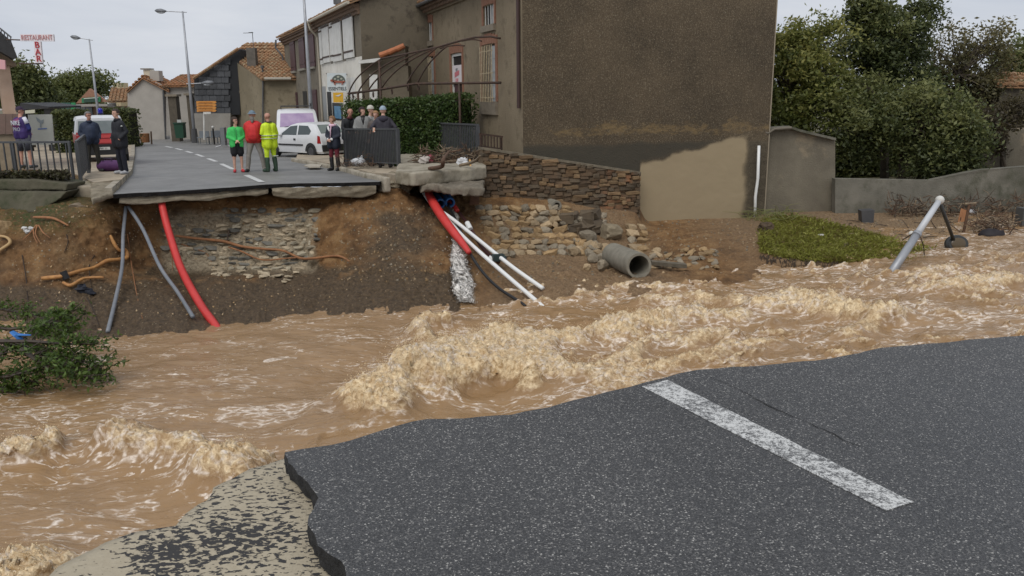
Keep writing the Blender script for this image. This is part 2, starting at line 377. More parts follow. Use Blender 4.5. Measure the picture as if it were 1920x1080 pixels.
# thin crack in the near road
M_crack = mat('crack_dark', (.01, .01, .01), rough=.95)
mb = MB(); ck = ragged([PZ(x, y, .0035) for x, y in [(1330, 704), (1370, 722), (1425, 752), (1480, 778), (1535, 800), (1585, 826), (1612, 836)]], .03, .014, 9)
for i in range(len(ck)-1):
    w = .0035*max(0, float(noise3(i*.31, 0, 4.4))+.55)+.0006; d = (ck[i+1]-ck[i]).normalized(); nn = Vector((-d.y, d.x, 0))*w
    mb.add([ck[i]-nn, ck[i+1]-nn, ck[i+1]+nn, ck[i]+nn], [(0, 1, 2, 3)])
mb.build('road_crack', [M_crack], kind='structure')

# ---- water ---------------------------------------------------------------------------------------------
def zw(x): return -2.87+.36*sstep(-1, 14, x)
def seg_d(x, y, pts):
    best = np.full(x.shape, 1e9); side = np.zeros(x.shape); tt = np.zeros(x.shape); tot = len(pts)-1
    for i in range(tot):
        (ax, ay), (bx, by) = pts[i], pts[i+1]; dx, dy = bx-ax, by-ay; l2 = dx*dx+dy*dy
        t = np.clip(((x-ax)*dx+(y-ay)*dy)/l2, 0, 1); d = np.hypot(x-ax-t*dx, y-ay-t*dy)
        sgn = np.sign(dx*(y-ay)-dy*(x-ax)); k = d < best
        best = np.where(k, d, best); side = np.where(k, sgn, side); tt = np.where(k, (i+t)/tot, tt)
    return best, side, tt
def PW(px, py, dz=0.):
    z = -2.8
    for _ in range(5): z = float(zw(np.array(PZ(px, py, z+dz).x)))
    q = PZ(px, py, z+dz); return (q.x, q.y)
# breaking crests seen in the photograph: pixels along the crest, height, width (m), froth
CRESTS = [
 ([(690, 770), (770, 720), (860, 690), (960, 690), (1060, 715)], .30, .95, 1.0),
 ([(720, 740), (850, 655), (960, 640), (1040, 650)], .30, .75, 1.0),
 ([(880, 655), (980, 640), (1060, 635), (1180, 610), (1290, 605)], .16, .42, .75),
 ([(800, 640), (800, 600), (850, 598)], .22, .40, .55),
 ([(1060, 720), (1130, 690), (1200, 650), (1260, 620)], .12, .30, .6),
 ([(1130, 640), (1200, 600), (1300, 590), (1420, 590)], .16, .40, .75),
 ([(1400, 575), (1500, 565), (1580, 575), (1640, 590), (1700, 585)], .24, .42, .85),
 ([(1180, 570), (1300, 560), (1420, 570)], .10, .35, .5),
 ([(1260, 650), (1340, 625), (1390, 640)], .12, .3, .6),
 ([(1700, 545), (1780, 535), (1850, 530), (1930, 520)], .16, .40, .65),
 ([(1560, 640), (1650, 600), (1720, 585)], .10, .3, .45),
 ([(1080, 735), (1180, 700), (1260, 680), (1400, 650), (1480, 640)], .08, .3, .55),
 ([(195, 800), (250, 825), (330, 850), (420, 880), (500, 890)], .34, .55, .50),
 ([(-40, 850), (60, 835), (120, 825)], .22, .4, .75),
 ([(-60, 1080), (40, 1060), (130, 1080)], .16, .45, .7),
 ([(400, 890), (450, 880), (520, 855)], .14, .3, .65),
 ([(1000, 545), (1050, 545), (1100, 560)], .06, .3, .5),
 ([(1150, 545), (1220, 540), (1290, 545)], .06, .3, .4),
]
AS = {round(.34*100+5.5, 3): -1, round(.22*100+4., 3): -1}
CR = [([PW(a, b, h*.6) for a, b in pts], h, w, f) for pts, h, w, f in CRESTS]
nr, nc = 760, 800
# rows spaced by constant apparent size, columns by bearing: finer where the river is near
ylist = 1/np.linspace(1/5.6, 1/31.0, nr)
blist = np.linspace(-.80, .86, nc)
Yg, Bg = np.meshgrid(ylist, blist, indexing='ij'); Xg = Bg*(Yg+1.5)
X, Y = Xg.ravel(), Yg.ravel()
wx = .5*fbm(X*.45, Y*.45, 0*X+3, 3); wy = .5*fbm(X*.45, Y*.45, 0*X+9, 3)
s_ = -(X*.94+Y*.34)+wx; n_ = (-X*.30+Y*.95)+wy            # along / across the current
rough_zone = sstep(-2.5, 3.5, X+.25*(Y-12))
H = .055*fbm(s_*.55, n_*.9, 0*X, 3)+.030*fbm(s_*1.5, n_*2.3, 0*X+5, 3)*(1+1.2*rough_zone)+.05*rough_zone*fbm(s_*1.0, n_*1.9, 0*X+2, 4, mode=1)
froth = np.zeros_like(X); turb = np.zeros_like(X); DX = np.zeros_like(X)
for pts, h, w, f in CR:
    jx = X+.35*w*fbm(X*1.3, Y*1.3, 0*X+1.7, 2)*1.6; jy = Y+.35*w*fbm(X*1.3, Y*1.3, 0*X+6.1, 2)*1.6
    d, sd_, t = seg_d(jx, jy, pts); fade = sstep(0, .12, t)*sstep(1, .88, t)*.75+.25
    asy = np.where(sd_*AS.get(round(h*100+w*10, 3), 0) > 0, .42, 1.0); g = np.exp(-(d/(w*asy))**2)*fade
    H += h*g - .25*h*np.exp(-((d-1.6*w)/w)**2)*fade
    turb = np.maximum(turb, g*f)
chop = fbm(s_*.75, n_*1.5, 0*X+21, 4, mode=1); lowf = fbm(s_*.3, n_*.5, 0*X+33, 2)
chop = sstep(.58, .95, chop+.45*lowf)*sstep(.35, .9, rough_zone)*sstep(24, 19, Y); turb = np.maximum(turb, .50*chop); H += .05*chop
brk = fbm(X*2.6, Y*2.6, 0*X+4, 4)
froth = np.clip(turb*1.15+.55*brk*sstep(.08, .45, turb), 0, 1)
bil = fbm(X*3.1+wx, Y*3.1, H*4, 5, lac=2.15, gain=.58, mode=2)
fil = fbm(X*5.5+2.2*wx+.8*bil, Y*5.5+.8*bil, H*5+4, 4, lac=2.2, gain=.6, mode=1)
H += sstep(.1, .65, turb)*(.17*bil+.085*fil) + sstep(.03, .4, turb)*.03*fbm(X*9, Y*9, 0*X, 3, mode=1)
H += rough_zone*.018*fbm(s_*4, n_*7, 0*X+8, 3, mode=1)+.010*fbm(s_*3.5, n_*8, 0*X+1, 3, mode=1)
k9 = sstep(.2, .7, turb)
X2 = X+k9*.10*fbm(X*4, Y*4, H*6+2, 3); Y2 = Y+k9*.10*fbm(X*4+9, Y*4, H*6+7, 3)-.10*k9
Z = zw(X)+H
lace = np.clip(.66+.45*fbm(s_*.35, n_*.8, 0*X+11, 3)+.40*rough_zone-.1, 0, 1.1)
lace = np.clip(lace+.5*sstep(.02, .25, turb), 0, 1.2)
def pz_blob(px, py, rx, ry, amt):
    global lace
    a, b = PW(px, py); lace = np.clip(lace+amt*np.exp(-((X-a)/rx)**2-((Y-b)/ry)**2), 0, 1.2)
for q in ((250, 940, .5, .5, .5), (440, 715, 2.2, .45, .35), (330, 840, 1.2, .6, .4), (120, 760, 1.5, .5, .25), (1850, 610, 1.5, .6, .4), (510, 772, .8, .5, -.75), (530, 715, .6, .4, -.3), (600, 760, 1.3, .6, -.35), (250, 680, 2.2, .9, -.25), (120, 930, .6, .5, -.1), (1330, 690, 2, .5, .3)): pz_blob(*q)
def water_mat():
    m = bpy.data.materials.new('muddy_flood_water'); m.use_nodes = True; t = m.node_tree; b = t.nodes['Principled BSDF']; L = t.links.new
    g = N(t, 'NewGeometry').outputs['Position']
    fr = N(t, 'Attribute', attribute_name='froth').outputs['Fac']; la = N(t, 'Attribute', attribute_name='lace').outputs['Fac']
    mp = N(t, 'Mapping'); mp.inputs['Rotation'].default_value = (0, 0, -R(19)); mp.inputs['Scale'].default_value = (1, 2.3, 1.5); L(g, mp.inputs[0])
    n1 = N(t, 'TexNoise', Scale=.62, Detail=6, Roughness=.62, Distortion=.9); L(mp.outputs[0], n1.inputs['Vector'])
    n2 = N(t, 'TexNoise', Scale=1.5, Detail=4.5, Roughness=.58, Distortion=1.3); L(mp.outputs[0], n2.inputs['Vector'])
    n3 = N(t, 'TexNoise', Scale=13., Detail=5, Roughness=.65, Distortion=.8); L(g, n3.inputs['Vector'])
    # lace: thin bands where the noise crosses its mean
    ab = N(t, 'Math', operation='SUBTRACT'); L(n2.outputs[0], ab.inputs[0]); ab.inputs[1].default_value = .5
    ab2 = N(t, 'Math', operation='ABSOLUTE'); L(ab.outputs[0], ab2.inputs[0])
    wd = N(t, 'MapRange'); wd.inputs[1].default_value = .3; wd.inputs[2].default_value = 1.15; wd.inputs[3].default_value = .0; wd.inputs[4].default_value = .10; L(la, wd.inputs[0])
    dv = N(t, 'Math', operation='DIVIDE'); L(ab2.outputs[0], dv.inputs[0]); L(wd.outputs[0], dv.inputs[1])
    lr = N(t, 'MapRange'); lr.inputs[1].default_value = .25; lr.inputs[2].default_value = 1.0; lr.inputs[3].default_value = 1; lr.inputs[4].default_value = 0; L(dv.outputs[0], lr.inputs[0])
    br = N(t, 'MapRange'); br.inputs[1].default_value = .33; br.inputs[2].default_value = .55; L(n3.outputs[0], br.inputs[0])
    pm = N(t, 'MapRange'); pm.inputs[1].default_value = .42; pm.inputs[2].default_value = .56; L(n1.outputs[0], pm.inputs[0])
    wv = N(t, 'Mix', data_type='RGBA'); wv.inputs[0].default_value = .10; L(mp.outputs[0], wv.inputs[6]); nn_ = N(t, 'TexNoise', Scale=3., Detail=3); L(g, nn_.inputs['Vector']); L(nn_.outputs['Color'], wv.inputs[7])
    vo = N(t, 'TexVoronoi', Scale=4.2, feature='DISTANCE_TO_EDGE'); L(wv.outputs[2], vo.inputs['Vector'])
    ve = N(t, 'MapRange'); ve.inputs[1].default_value = .03; ve.inputs[2].default_value = .17; ve.inputs[3].default_value = 1.; ve.inputs[4].default_value = .12; L(vo.outputs[0], ve.inputs[0])
    l0 = N(t, 'Math', operation='MULTIPLY'); L(lr.outputs[0], l0.inputs[0]); L(ve.outputs[0], l0.inputs[1])
    l1 = N(t, 'Math', operation='MULTIPLY'); L(l0.outputs[0], l1.inputs[0]); L(br.outputs[0], l1.inputs[1])
    l2 = N(t, 'Math', operation='MULTIPLY'); L(l1.outputs[0], l2.inputs[0]); L(pm.outputs[0], l2.inputs[1])
    # froth edge broken by noise
    fa = N(t, 'Math', operation='MULTIPLY_ADD'); L(n3.outputs[0], fa.inputs[0]); fa.inputs[1].default_value = .55; fa.inputs[2].default_value = -.275
    fb = N(t, 'Math', operation='ADD'); L(fa.outputs[0], fb.inputs[0]); L(fr, fb.inputs[1])
    f2 = N(t, 'MapRange'); f2.inputs[1].default_value = .30; f2.inputs[2].default_value = .72; L(fb.outputs[0], f2.inputs[0])
    mud = N(t, 'Mix', data_type='RGBA'); mud.inputs[6].default_value = (.235, .142, .068, 1); mud.inputs[7].default_value = (.36, .228, .115, 1); L(n1.outputs[0], mud.inputs[0])
    frc = N(t, 'Mix', data_type='RGBA'); frc.inputs[6].default_value = (.46, .30, .145, 1); frc.inputs[7].default_value = (.92, .75, .49, 1)
    fcr = N(t, 'MapRange'); fcr.inputs[1].default_value = .36; fcr.inputs[2].default_value = .66; L(n3.outputs[0], fcr.inputs[0]); L(fcr.outputs[0], frc.inputs[0])
    a = N(t, 'Mix', data_type='RGBA'); L(f2.outputs[0], a.inputs[0]); L(mud.outputs[2], a.inputs[6]); L(frc.outputs[2], a.inputs[7])
    c = N(t, 'Mix', data_type='RGBA'); L(l2.outputs[0], c.inputs[0]); L(a.outputs[2], c.inputs[6]); c.inputs[7].default_value = (.80, .70, .60, 1)
    L(c.outputs[2], b.inputs['Base Color'])
    mxx = N(t, 'Math', operation='MAXIMUM'); L(f2.outputs[0], mxx.inputs[0]); L(l2.outputs[0], mxx.inputs[1])
    ro = N(t, 'MapRange'); ro.inputs[3].default_value = .16; ro.inputs[4].default_value = .6; L(mxx.outputs[0], ro.inputs[0]); L(ro.outputs[0], b.inputs['Roughness'])
    b.inputs['IOR'].default_value = 1.33
    mp2 = N(t, 'Mapping'); mp2.inputs['Rotation'].default_value = (0, 0, -R(19)); mp2.inputs['Scale'].default_value = (3.2, 8, 5); L(g, mp2.inputs[0])
    n4 = N(t, 'TexNoise', Scale=1.0, Detail=5, Roughness=.6, Distortion=.7); L(mp2.outputs[0], n4.inputs['Vector'])
    b1 = N(t, 'Bump', Strength=.55, Distance=.06); L(n4.outputs[0], b1.inputs['Height'])
    b2 = N(t, 'Bump', Strength=.6, Distance=.05); L(n3.outputs[0], b2.inputs['Height']); L(b1.outputs[0], b2.inputs['Normal'])
    ms = N(t, 'Math', operation='MULTIPLY'); L(f2.outputs[0], ms.inputs[0]); ms.inputs[1].default_value = .8; L(ms.outputs[0], b2.inputs['Strength'])
    b3 = N(t, 'Bump', Strength=.35, Distance=.02); L(l2.outputs[0], b3.inputs['Height']); L(b2.outputs[0], b3.inputs['Normal'])
    L(b3.outputs[0], b.inputs['Normal'])
    return m
M_water = water_mat()
WV = np.stack([X2, Y2, Z], 1)
river = np_mesh('river_water', WV, grid_faces(nr, nc), M_water, attrs={'froth': froth, 'lace': lace}, kind='structure')
# spray: droplets and flecks thrown up from the breaking crests
def spray():
    cand = np.where((turb > .5) & (rng.random(len(turb)) < .5))[0]
    w = turb[cand]**2*(bil[cand]+.6).clip(.05)**2*(Y[cand]); w /= w.sum()
    idx = rng.choice(cand, 9000, p=w)
    P = WV[idx]+rng.normal(size=(9000, 3))*np.array([.07, .07, .0]); P[:, 2] += np.abs(rng.normal(size=9000))*.085*turb[idx]
    r = .0025+.0065*rng.random(9000)**3
    oc = np.array([(1, 0, 0), (-1, 0, 0), (0, 1, 0), (0, -1, 0), (0, 0, 1), (0, 0, -1)], float)
    ocf = np.array([(0, 2, 4), (2, 1, 4), (1, 3, 4), (3, 0, 4), (2, 0, 5), (1, 2, 5), (3, 1, 5), (0, 3, 5)])
    V = P[:, None]+oc[None]*r[:, None, None]*(1+.7*rng.random((9000, 6, 1)))
    Fq = ocf[None]+np.arange(9000)[:, None, None]*6
    o = np_mesh('spray', V.reshape(-1, 3), Fq.reshape(-1, 3), mat('spray_froth', (.78, .62, .40), (.62, .45, .25), 9, .4), kind='stuff', label='tan spray thrown up by the breaking flood water', cat='spray')
    return o
spray()
# ---- far bank: one eroded earth surface, from the cut road down under the water --------------------------
# each column: (x pixel, [(y pixel, distance Y) ... from the hidden top under the road to below the water])
BC = [
 (-420, [(300, 26), (330, 22.0), (395, 20.0), (430, 19.3), (520, 18.2), (590, 17.2), (650, 15.9), (720, 14.2)]),
 (-60, [(318, 23.5), (372, 20.6), (400, 19.9), (435, 19.4), (520, 18.3), (590, 17.2), (648, 15.7), (720, 14.0)]),
 (60, [(318, 23.5), (372, 20.6), (402, 19.7), (440, 19.2), (520, 18.3), (585, 17.1), (636, 15.6), (720, 14.0)]),
 (130, [(325, 23.5), (375, 20.4), (400, 19.4), (440, 19.1), (510, 18.5), (570, 17.2), (628, 15.6), (720, 14.0)]),
 (205, [(347, 23.5), (378, 20.2), (396, 19.7), (440, 19.5), (510, 18.9), (565, 17.4), (622, 15.8), (720, 14.0)]),
 (260, [(352, 23.5), (374, 20.6), (400, 20.4), (450, 20.2), (505, 19.6), (540, 18.2), (616, 15.9), (720, 14.0)]),
 (310, [(352, 23.5), (372, 21.0), (400, 20.8), (450, 20.6), (510, 20.0), (525, 18.9), (606, 16.2), (720, 14.0)]),
 (400, [(357, 24.0), (368, 21.6), (398, 21.3), (450, 21.1), (512, 20.4), (522, 19.0), (598, 16.5), (700, 14.2)]),
 (500, [(352, 24.5), (362, 22.3), (398, 21.8), (450, 21.4), (508, 20.7), (520, 19.2), (586, 17.1), (700, 14.4)]),
 (575, [(352, 24.5), (360, 22.6), (395, 22.1), (450, 21.7), (505, 20.9), (522, 19.3), (578, 17.5), (700, 14.5)]),
 (610, [(352, 24.5), (358, 22.6), (388, 22.0), (440, 21.2), (495, 20.2), (530, 19.0), (574, 17.7), (700, 14.6)]),
 (680, [(352, 24.6), (358, 22.6), (378, 21.8), (430, 20.7), (490, 19.5), (530, 18.7), (570, 17.7), (700, 14.6)]),
 (745, [(345, 25.0), (352, 22.6), (372, 21.8), (430, 20.6), (490, 19.2), (535, 18.4), (568, 17.7), (700, 14.6)]),
 (775, [(335, 25.5), (350, 24.5), (380, 22.4), (432, 20.7), (490, 19.3), (535, 18.4), (568, 17.7), (700, 14.6)]),
 (825, [(340, 25.5), (352, 25.0), (395, 23.0), (430, 21.2), (485, 19.7), (535, 18.5), (568, 17.7), (700, 14.6)]),
 (862, [(340, 25.5), (352, 25.0), (400, 23.2), (425, 21.8), (480, 20.1), (535, 18.5), (568, 17.65), (700, 14.6)]),
 (895, [(340, 25.5), (368, 24.2), (400, 23.3), (432, 22.2), (480, 20.7), (530, 18.8), (565, 17.7), (700, 14.6)]),
 (960, [(340, 25.6), (378, 24.1), (412, 23.7), (445, 22.8), (482, 21.0), (520, 19.4), (558, 18.0), (700, 14.6)]),
 (1050, [(350, 25.8), (390, 24.5), (430, 24.1), (465, 22.6), (492, 21.0), (520, 19.5), (545, 18.3), (700, 14.8)]),
 (1120, [(370, 25.9), (402, 24.9), (440, 24.3), (474, 22.5), (497, 21.1), (520, 19.7), (536, 18.8), (700, 15.0)]),
 (1190, [(380, 26.1), (412, 25.3), (450, 24.2), (478, 22.5), (496, 21.3), (510, 20.3), (526, 19.0), (700, 15.0)]),
 (1215, [(405, 26.6), (424, 26.0), (446, 24.2), (472, 22.5), (490, 21.3), (508, 20.2), (524, 19.1), (700, 15.0)]),
 (1300, [(405, 27.2), (427, 25.9), (438, 24.4), (458, 22.6), (480, 21.4), (506, 20.0), (522, 19.1), (700, 15.0)]),
 (1395, [(405, 27.8), (421, 26.3), (436, 24.2), (458, 22.2), (482, 20.9), (508, 19.8), (524, 19.0), (700, 15.0)]),
 (1428, [(398, 28.2), (411, 26.8), (430, 24.2), (452, 22.0), (478, 20.8), (503, 20.3), (522, 19.5), (700, 15.0)]),
 (1460, [(392, 28.6), (408, 27.0), (436, 24.0), (462, 21.8), (488, 20.4), (506, 20.2), (520, 19.6), (700, 15.0)]),
 (1550, [(388, 29.0), (404, 27.3), (430, 24.9), (458, 22.5), (490, 20.3), (506, 20.15), (516, 19.7), (700, 15.0)]),
 (1640, [(386, 29.0), (403, 27.4), (432, 24.9), (460, 22.6), (487, 20.8), (500, 20.6), (514, 19.9), (700, 15.0)]),
 (1700, [(384, 29.0), (402, 27.5), (430, 24.9), (455, 22.9), (476, 21.6), (490, 20.9), (502, 20.4), (700, 15.0)]),
 (1780, [(384, 29.2), (402, 27.6), (425, 25.2), (446, 23.6), (464, 22.5), (474, 21.9), (486, 21.2), (690, 15.2)]),
 (1920, [(382, 29.5), (400, 27.8), (415, 26.2), (432, 24.8), (446, 23.8), (455, 23.2), (466, 22.5), (680, 15.6)]),
 (2400, [(372, 30.5), (388, 28.6), (398, 27.6), (408, 26.6), (420, 25.6), (430, 24.9), (440, 24.2), (650, 16.6)]),
]
ctrl = np.array([[tuple(PY(x, y, Y)) for y, Y in ys] for x, ys in BC])      # columns x rows x 3
def resample(C, counts, axis):
    C = np.moveaxis(C, axis, 0); out = []
    for i in range(C.shape[0]-1):
        p0 = C[max(i-1, 0)]; p1 = C[i]; p2 = C[i+1]; p3 = C[min(i+2, C.shape[0]-1)]
        for j in range(counts[i]):
            t = j/counts[i]; cr_ = .5*((2*p1)+(-p0+p2)*t+(2*p0-5*p1+4*p2-p3)*t*t+(-p0+3*p1-3*p2+p3)*t**3)
            out.append(.55*cr_+.45*(p1+(p2-p1)*t))
    out.append(C[-1]); return np.moveaxis(np.array(out), 0, axis)
xs = [c[0] for c in BC]
cc = [max(4, int(abs(xs[i+1]-xs[i])/2.6)) if -80 < xs[i] < 1900 else 40 for i in range(len(xs)-1)]
G = resample(resample(ctrl, [6, 20, 26, 30, 26, 26, 8], 1), cc, 0)
gx = np.gradient(G, axis=0); gy = np.gradient(G, axis=1); NRM = np.cross(gx, gy); NRM /= np.linalg.norm(NRM, axis=2)[..., None]+1e-9
if NRM[..., 1].mean() > 0: NRM = -NRM
x_, y_, z_ = G[..., 0], G[..., 1], G[..., 2]
rowt = np.linspace(0, 1, G.shape[1])[None]; amp = sstep(.03, .12, rowt)
flat = sstep(4.6, 6.2, x_)
dsp = .20*fbm(x_*.9, y_*.9, z_*1.1, 4)*(1-.6*flat)+.07*fbm(x_*3.4, y_*3.4, z_*4.2, 4, mode=1)*(1-.5*flat)+.028*fbm(x_*11, y_*11, z_*12, 3)
G2 = G+NRM*(dsp*amp)[..., None]
nbr, nbc = G2.shape[:2]; GV = G2.reshape(-1, 3)
BF = grid_faces(nbr, nbc)
BANK = BVHTree.FromPolygons([Vector(v) for v in GV.tolist()], BF.tolist())
def on_bank(px, py, lift=0.):
    d = ray(px, py).normalized(); h = BANK.ray_cast(Vector((0, 0, HC)), d)
    if h[0] is None: return PZ(px, py, -2.6), Vector((0, -.5, .8))
    nn = h[1] if h[1].dot(d) < 0 else -h[1]
    return h[0]+nn*lift, nn
def bank_below(x, y, z0=3.0):
    h = BANK.ray_cast(Vector((x, y, z0)), Vector((0, 0, -1))); return h[0].z if h[0] is not None else -2.6
# zones of the surface, as they lie on the ground itself: 0 ochre clay, 1 dark wet soil, 2 gravelly sand
def pix(V):
    v = V-np.array([0, 0, HC]); a = v@np.array(C_R); b = v@np.array(C_U); c = v@np.array(C_F); return 960+FPX*a/c, 540-FPX*b/c
uz = G2[..., 2]; ux = G2[..., 0]; uy = G2[..., 1]
wob = .18*fbm(ux*1.1, uy*1.1, uz*1.5, 4)
left = 1-sstep(-1.6, -.4, ux)
dark = sstep(-2.30, -2.62, uz+wob*1.1)*left
# the dark wet fan on the flank right of the masonry
fan = np.exp(-((ux+2.7)/1.15)**2)*sstep(-.9, -1.5, uz+wob*.7)
dark = np.clip(dark+.8*fan+.38*sstep(-6.5, -8.5, ux), 0, 1)
grav = np.clip(sstep(4.2, 8.0, ux)+.75*sstep(-1.2, .0, ux)*(1-sstep(3, 5, ux))*sstep(-1.3, -1.9, uz), 0, 1)
pxx, pyy = pix(GV); mort = (sstep(296, 322, pxx+10*noise3(GV[:, 0]*5, GV[:, 2]*5, 0*pxx))*sstep(600, 578, pxx+10*noise3(GV[:, 0]*5, GV[:, 2]*5, 0*pxx+2))*sstep(388, 408, pyy+8*noise3(GV[:, 0]*3, GV[:, 2]*5, 0*pxx+4))*sstep(518, 500, pyy))
moss = np.clip(np.exp(-((ux+11.2)/1.3)**2)*sstep(-1.55, -1.15, uz+wob*.5), 0, 1)
greens = moss
def bank_mat():
    m = bpy.data.materials.new('eroded_earth'); m.use_nodes = True; t = m.node_tree; b = t.nodes['Principled BSDF']; L = t.links.new
    g = N(t, 'NewGeometry').outputs['Position']; A = lambda s: N(t, 'Attribute', attribute_name=s).outputs['Fac']
    n1 = N(t, 'TexNoise', Scale=2.2, Detail=8, Roughness=.65); L(g, n1.inputs['Vector'])
    n2 = N(t, 'TexNoise', Scale=14., Detail=6, Roughness=.7); L(g, n2.inputs['Vector'])
    n5 = N(t, 'TexNoise', Scale=1.2, Detail=6, Roughness=.65); L(g, n5.inputs['Vector'])
    oc = N(t, 'ValToRGB'); e = oc.color_ramp.elements; e[0].position = .32; e[0].color = (.095, .046, .017, 1); e[1].position = .72; e[1].color = (.40, .245, .11, 1)
    q = e.new(.5); q.color = (.235, .122, .046, 1); L(n1.outputs[0], oc.inputs[0])
    dk = N(t, 'ValToRGB'); e = dk.color_ramp.elements; e[0].position = .34; e[0].color = (.050, .033, .018, 1); e[1].position = .72; e[1].color = (.19, .125, .066, 1); L(n2.outputs[0], dk.inputs[0])
    gr = N(t, 'ValToRGB'); e = gr.color_ramp.elements; e[0].position = .30; e[0].color = (.13, .082, .044, 1); e[1].position = .72; e[1].color = (.42, .29, .17, 1); L(n2.outputs[0], gr.inputs[0])
    def mix(fac, a, c):
        x = N(t, 'Mix', data_type='RGBA'); L(fac, x.inputs[0]); L(a, x.inputs[6])
        if isinstance(c, tuple): x.inputs[7].default_value = c
        else: L(c, x.inputs[7])
        return x.outputs[2]
    c = mix(A('grav'), oc.outputs[0], gr.outputs[0])
    ns = N(t, 'Math', operation='MULTIPLY_ADD'); L(n5.outputs[0], ns.inputs[0]); ns.inputs[1].default_value = 1.5; ns.inputs[2].default_value = -.75
    nd = N(t, 'Math', operation='ADD'); L(ns.outputs[0], nd.inputs[0]); L(A('dark'), nd.inputs[1])
    r = N(t, 'MapRange'); r.inputs[1].default_value = .25; r.inputs[2].default_value = .75; L(nd.outputs[0], r.inputs[0])
    c = mix(r.outputs[0], c, dk.outputs[0])
    # small pale stones caught in the earth
    v = N(t, 'TexVoronoi', Scale=17.); L(g, v.inputs['Vector']); s = N(t, 'SeparateColor'); L(v.outputs['Color'], s.inputs[0])
    k1 = N(t, 'MapRange'); k1.inputs[1].default_value = .86; k1.inputs[2].default_value = .87; L(s.outputs[0], k1.inputs[0])
    k2 = N(t, 'MapRange'); k2.inputs[1].default_value = .22; k2.inputs[2].default_value = .30; k2.inputs[3].default_value = 1; k2.inputs[4].default_value = 0; L(v.outputs['Distance'], k2.inputs[0])
    kk = N(t, 'Math', operation='MULTIPLY'); L(k1.outputs[0], kk.inputs[0]); L(k2.outputs[0], kk.inputs[1])
    c = mix(kk.outputs[0], c, (.36, .27, .165, 1))
    mo = N(t, 'Math', operation='MULTIPLY'); L(A('moss'), mo.inputs[0]); 
    mr = N(t, 'MapRange'); mr.inputs[1].default_value = .4; mr.inputs[2].default_value = .55; L(n2.outputs[0], mr.inputs[0]); L(mr.outputs[0], mo.inputs[1])
    c = mix(mo.outputs[0], c, (.06, .075, .018, 1))
    mc = N(t, 'ValToRGB'); e = mc.color_ramp.elements; e[0].position = .35; e[0].color = (.19, .145, .09, 1); e[1].position = .60; e[1].color = (.47, .385, .265, 1); L(n2.outputs[0], mc.inputs[0])
    c = mix(A('mort'), c, mc.outputs[0])
    L(c, b.inputs['Base Color'])
    ro = N(t, 'MapRange'); ro.inputs[3].default_value = .9; ro.inputs[4].default_value = .55; L(A('dark'), ro.inputs[0]); L(ro.outputs[0], b.inputs['Roughness'])
    b.inputs['Specular IOR Level'].default_value = .35
    b1 = N(t, 'Bump', Strength=.9, Distance=.10); L(n2.outputs[0], b1.inputs['Height'])
    n6 = N(t, 'TexNoise', Scale=55., Detail=4, Roughness=.7); L(g, n6.inputs['Vector'])
    b2 = N(t, 'Bump', Strength=.8, Distance=.03); L(n6.outputs[0], b2.inputs['Height']); L(b1.outputs[0], b2.inputs['Normal'])
    b3 = N(t, 'Bump', Strength=.8, Distance=.03); L(kk.outputs[0], b3.inputs['Height']); L(b2.outputs[0], b3.inputs['Normal'])
    L(b3.outputs[0], b.inputs['Normal']); return m
M_bank = bank_mat()
far_bank = np_mesh('far_bank', GV, BF, M_bank, attrs={'dark': dark.ravel(), 'grav': grav.ravel(), 'moss': greens.ravel(), 'mort': mort}, kind='structure')

# ---- the street beyond ----------------------------------------------------------------------------------
# broken end of the far road: measured along the cut
cut_px = [(207, 364), (250, 361), (300, 359), (380, 354), (440, 350), (500, 345), (560, 343), (640, 342), (712, 340)]
cut = [PZ(x, y, -.56) for x, y in cut_px]
cutr = ragged(cut, .10, .012, 3)
mb = MB()
ys = [24, 26, 28, 31, 34, 38, 43, 48, 56, 70, 110]
front = [Vector((p.x, p.y, road_z(p.y))) for p in cutr]
nfr = len(front)
mb.add(front, [])
prev = list(range(nfr)); base = nfr
for k, yy in enumerate(ys):
    a = min(1, (k+1)/2); rowp = []
    for i, p in enumerate(front):
        fx = i/(nfr-1); xl, xr = -10.2-.36*(yy-19.3), -3.2-.12*(yy-22)
        if yy > 31: xl -= (yy-31)*.55; xr = xr+0*(yy)
        x = xl+(xr-xl)*fx; rowp.append(Vector((x, max(yy, p.y+.4*(k+1)), road_z(max(yy, p.y+.4*(k+1))))))
    mb.add(rowp, []); cur = list(range(base, base+nfr)); base += nfr
    for i in range(nfr-1): mb.f.append((prev[i], prev[i+1], cur[i+1], cur[i])); mb.m.append(0)
    prev = cur
# dark broken thickness of the asphalt
und = [p+Vector((0, .05+.03*float(noise3(p.x*9, 0, 1.)), -.10-.02*float(noise3(p.x*5, 3, 2.)))) for p in front]
b0 = mb.n; mb.add(und, [])
for i in range(nfr-1): mb.f.append((b0+i, b0+i+1, i+1, i)); mb.m.append(1)
und2 = [p+Vector((0, 1.6, 0)) for p in und]; b1 = mb.n; mb.add(und2, [])
for i in range(nfr-1): mb.f.append((b1+i, b1+i+1, b0+i+1, b0+i)); mb.m.append(1)
far_road = mb.build('far_road', [M_asph_far, M_break], kind='structure', origin=(0, 0, 0))
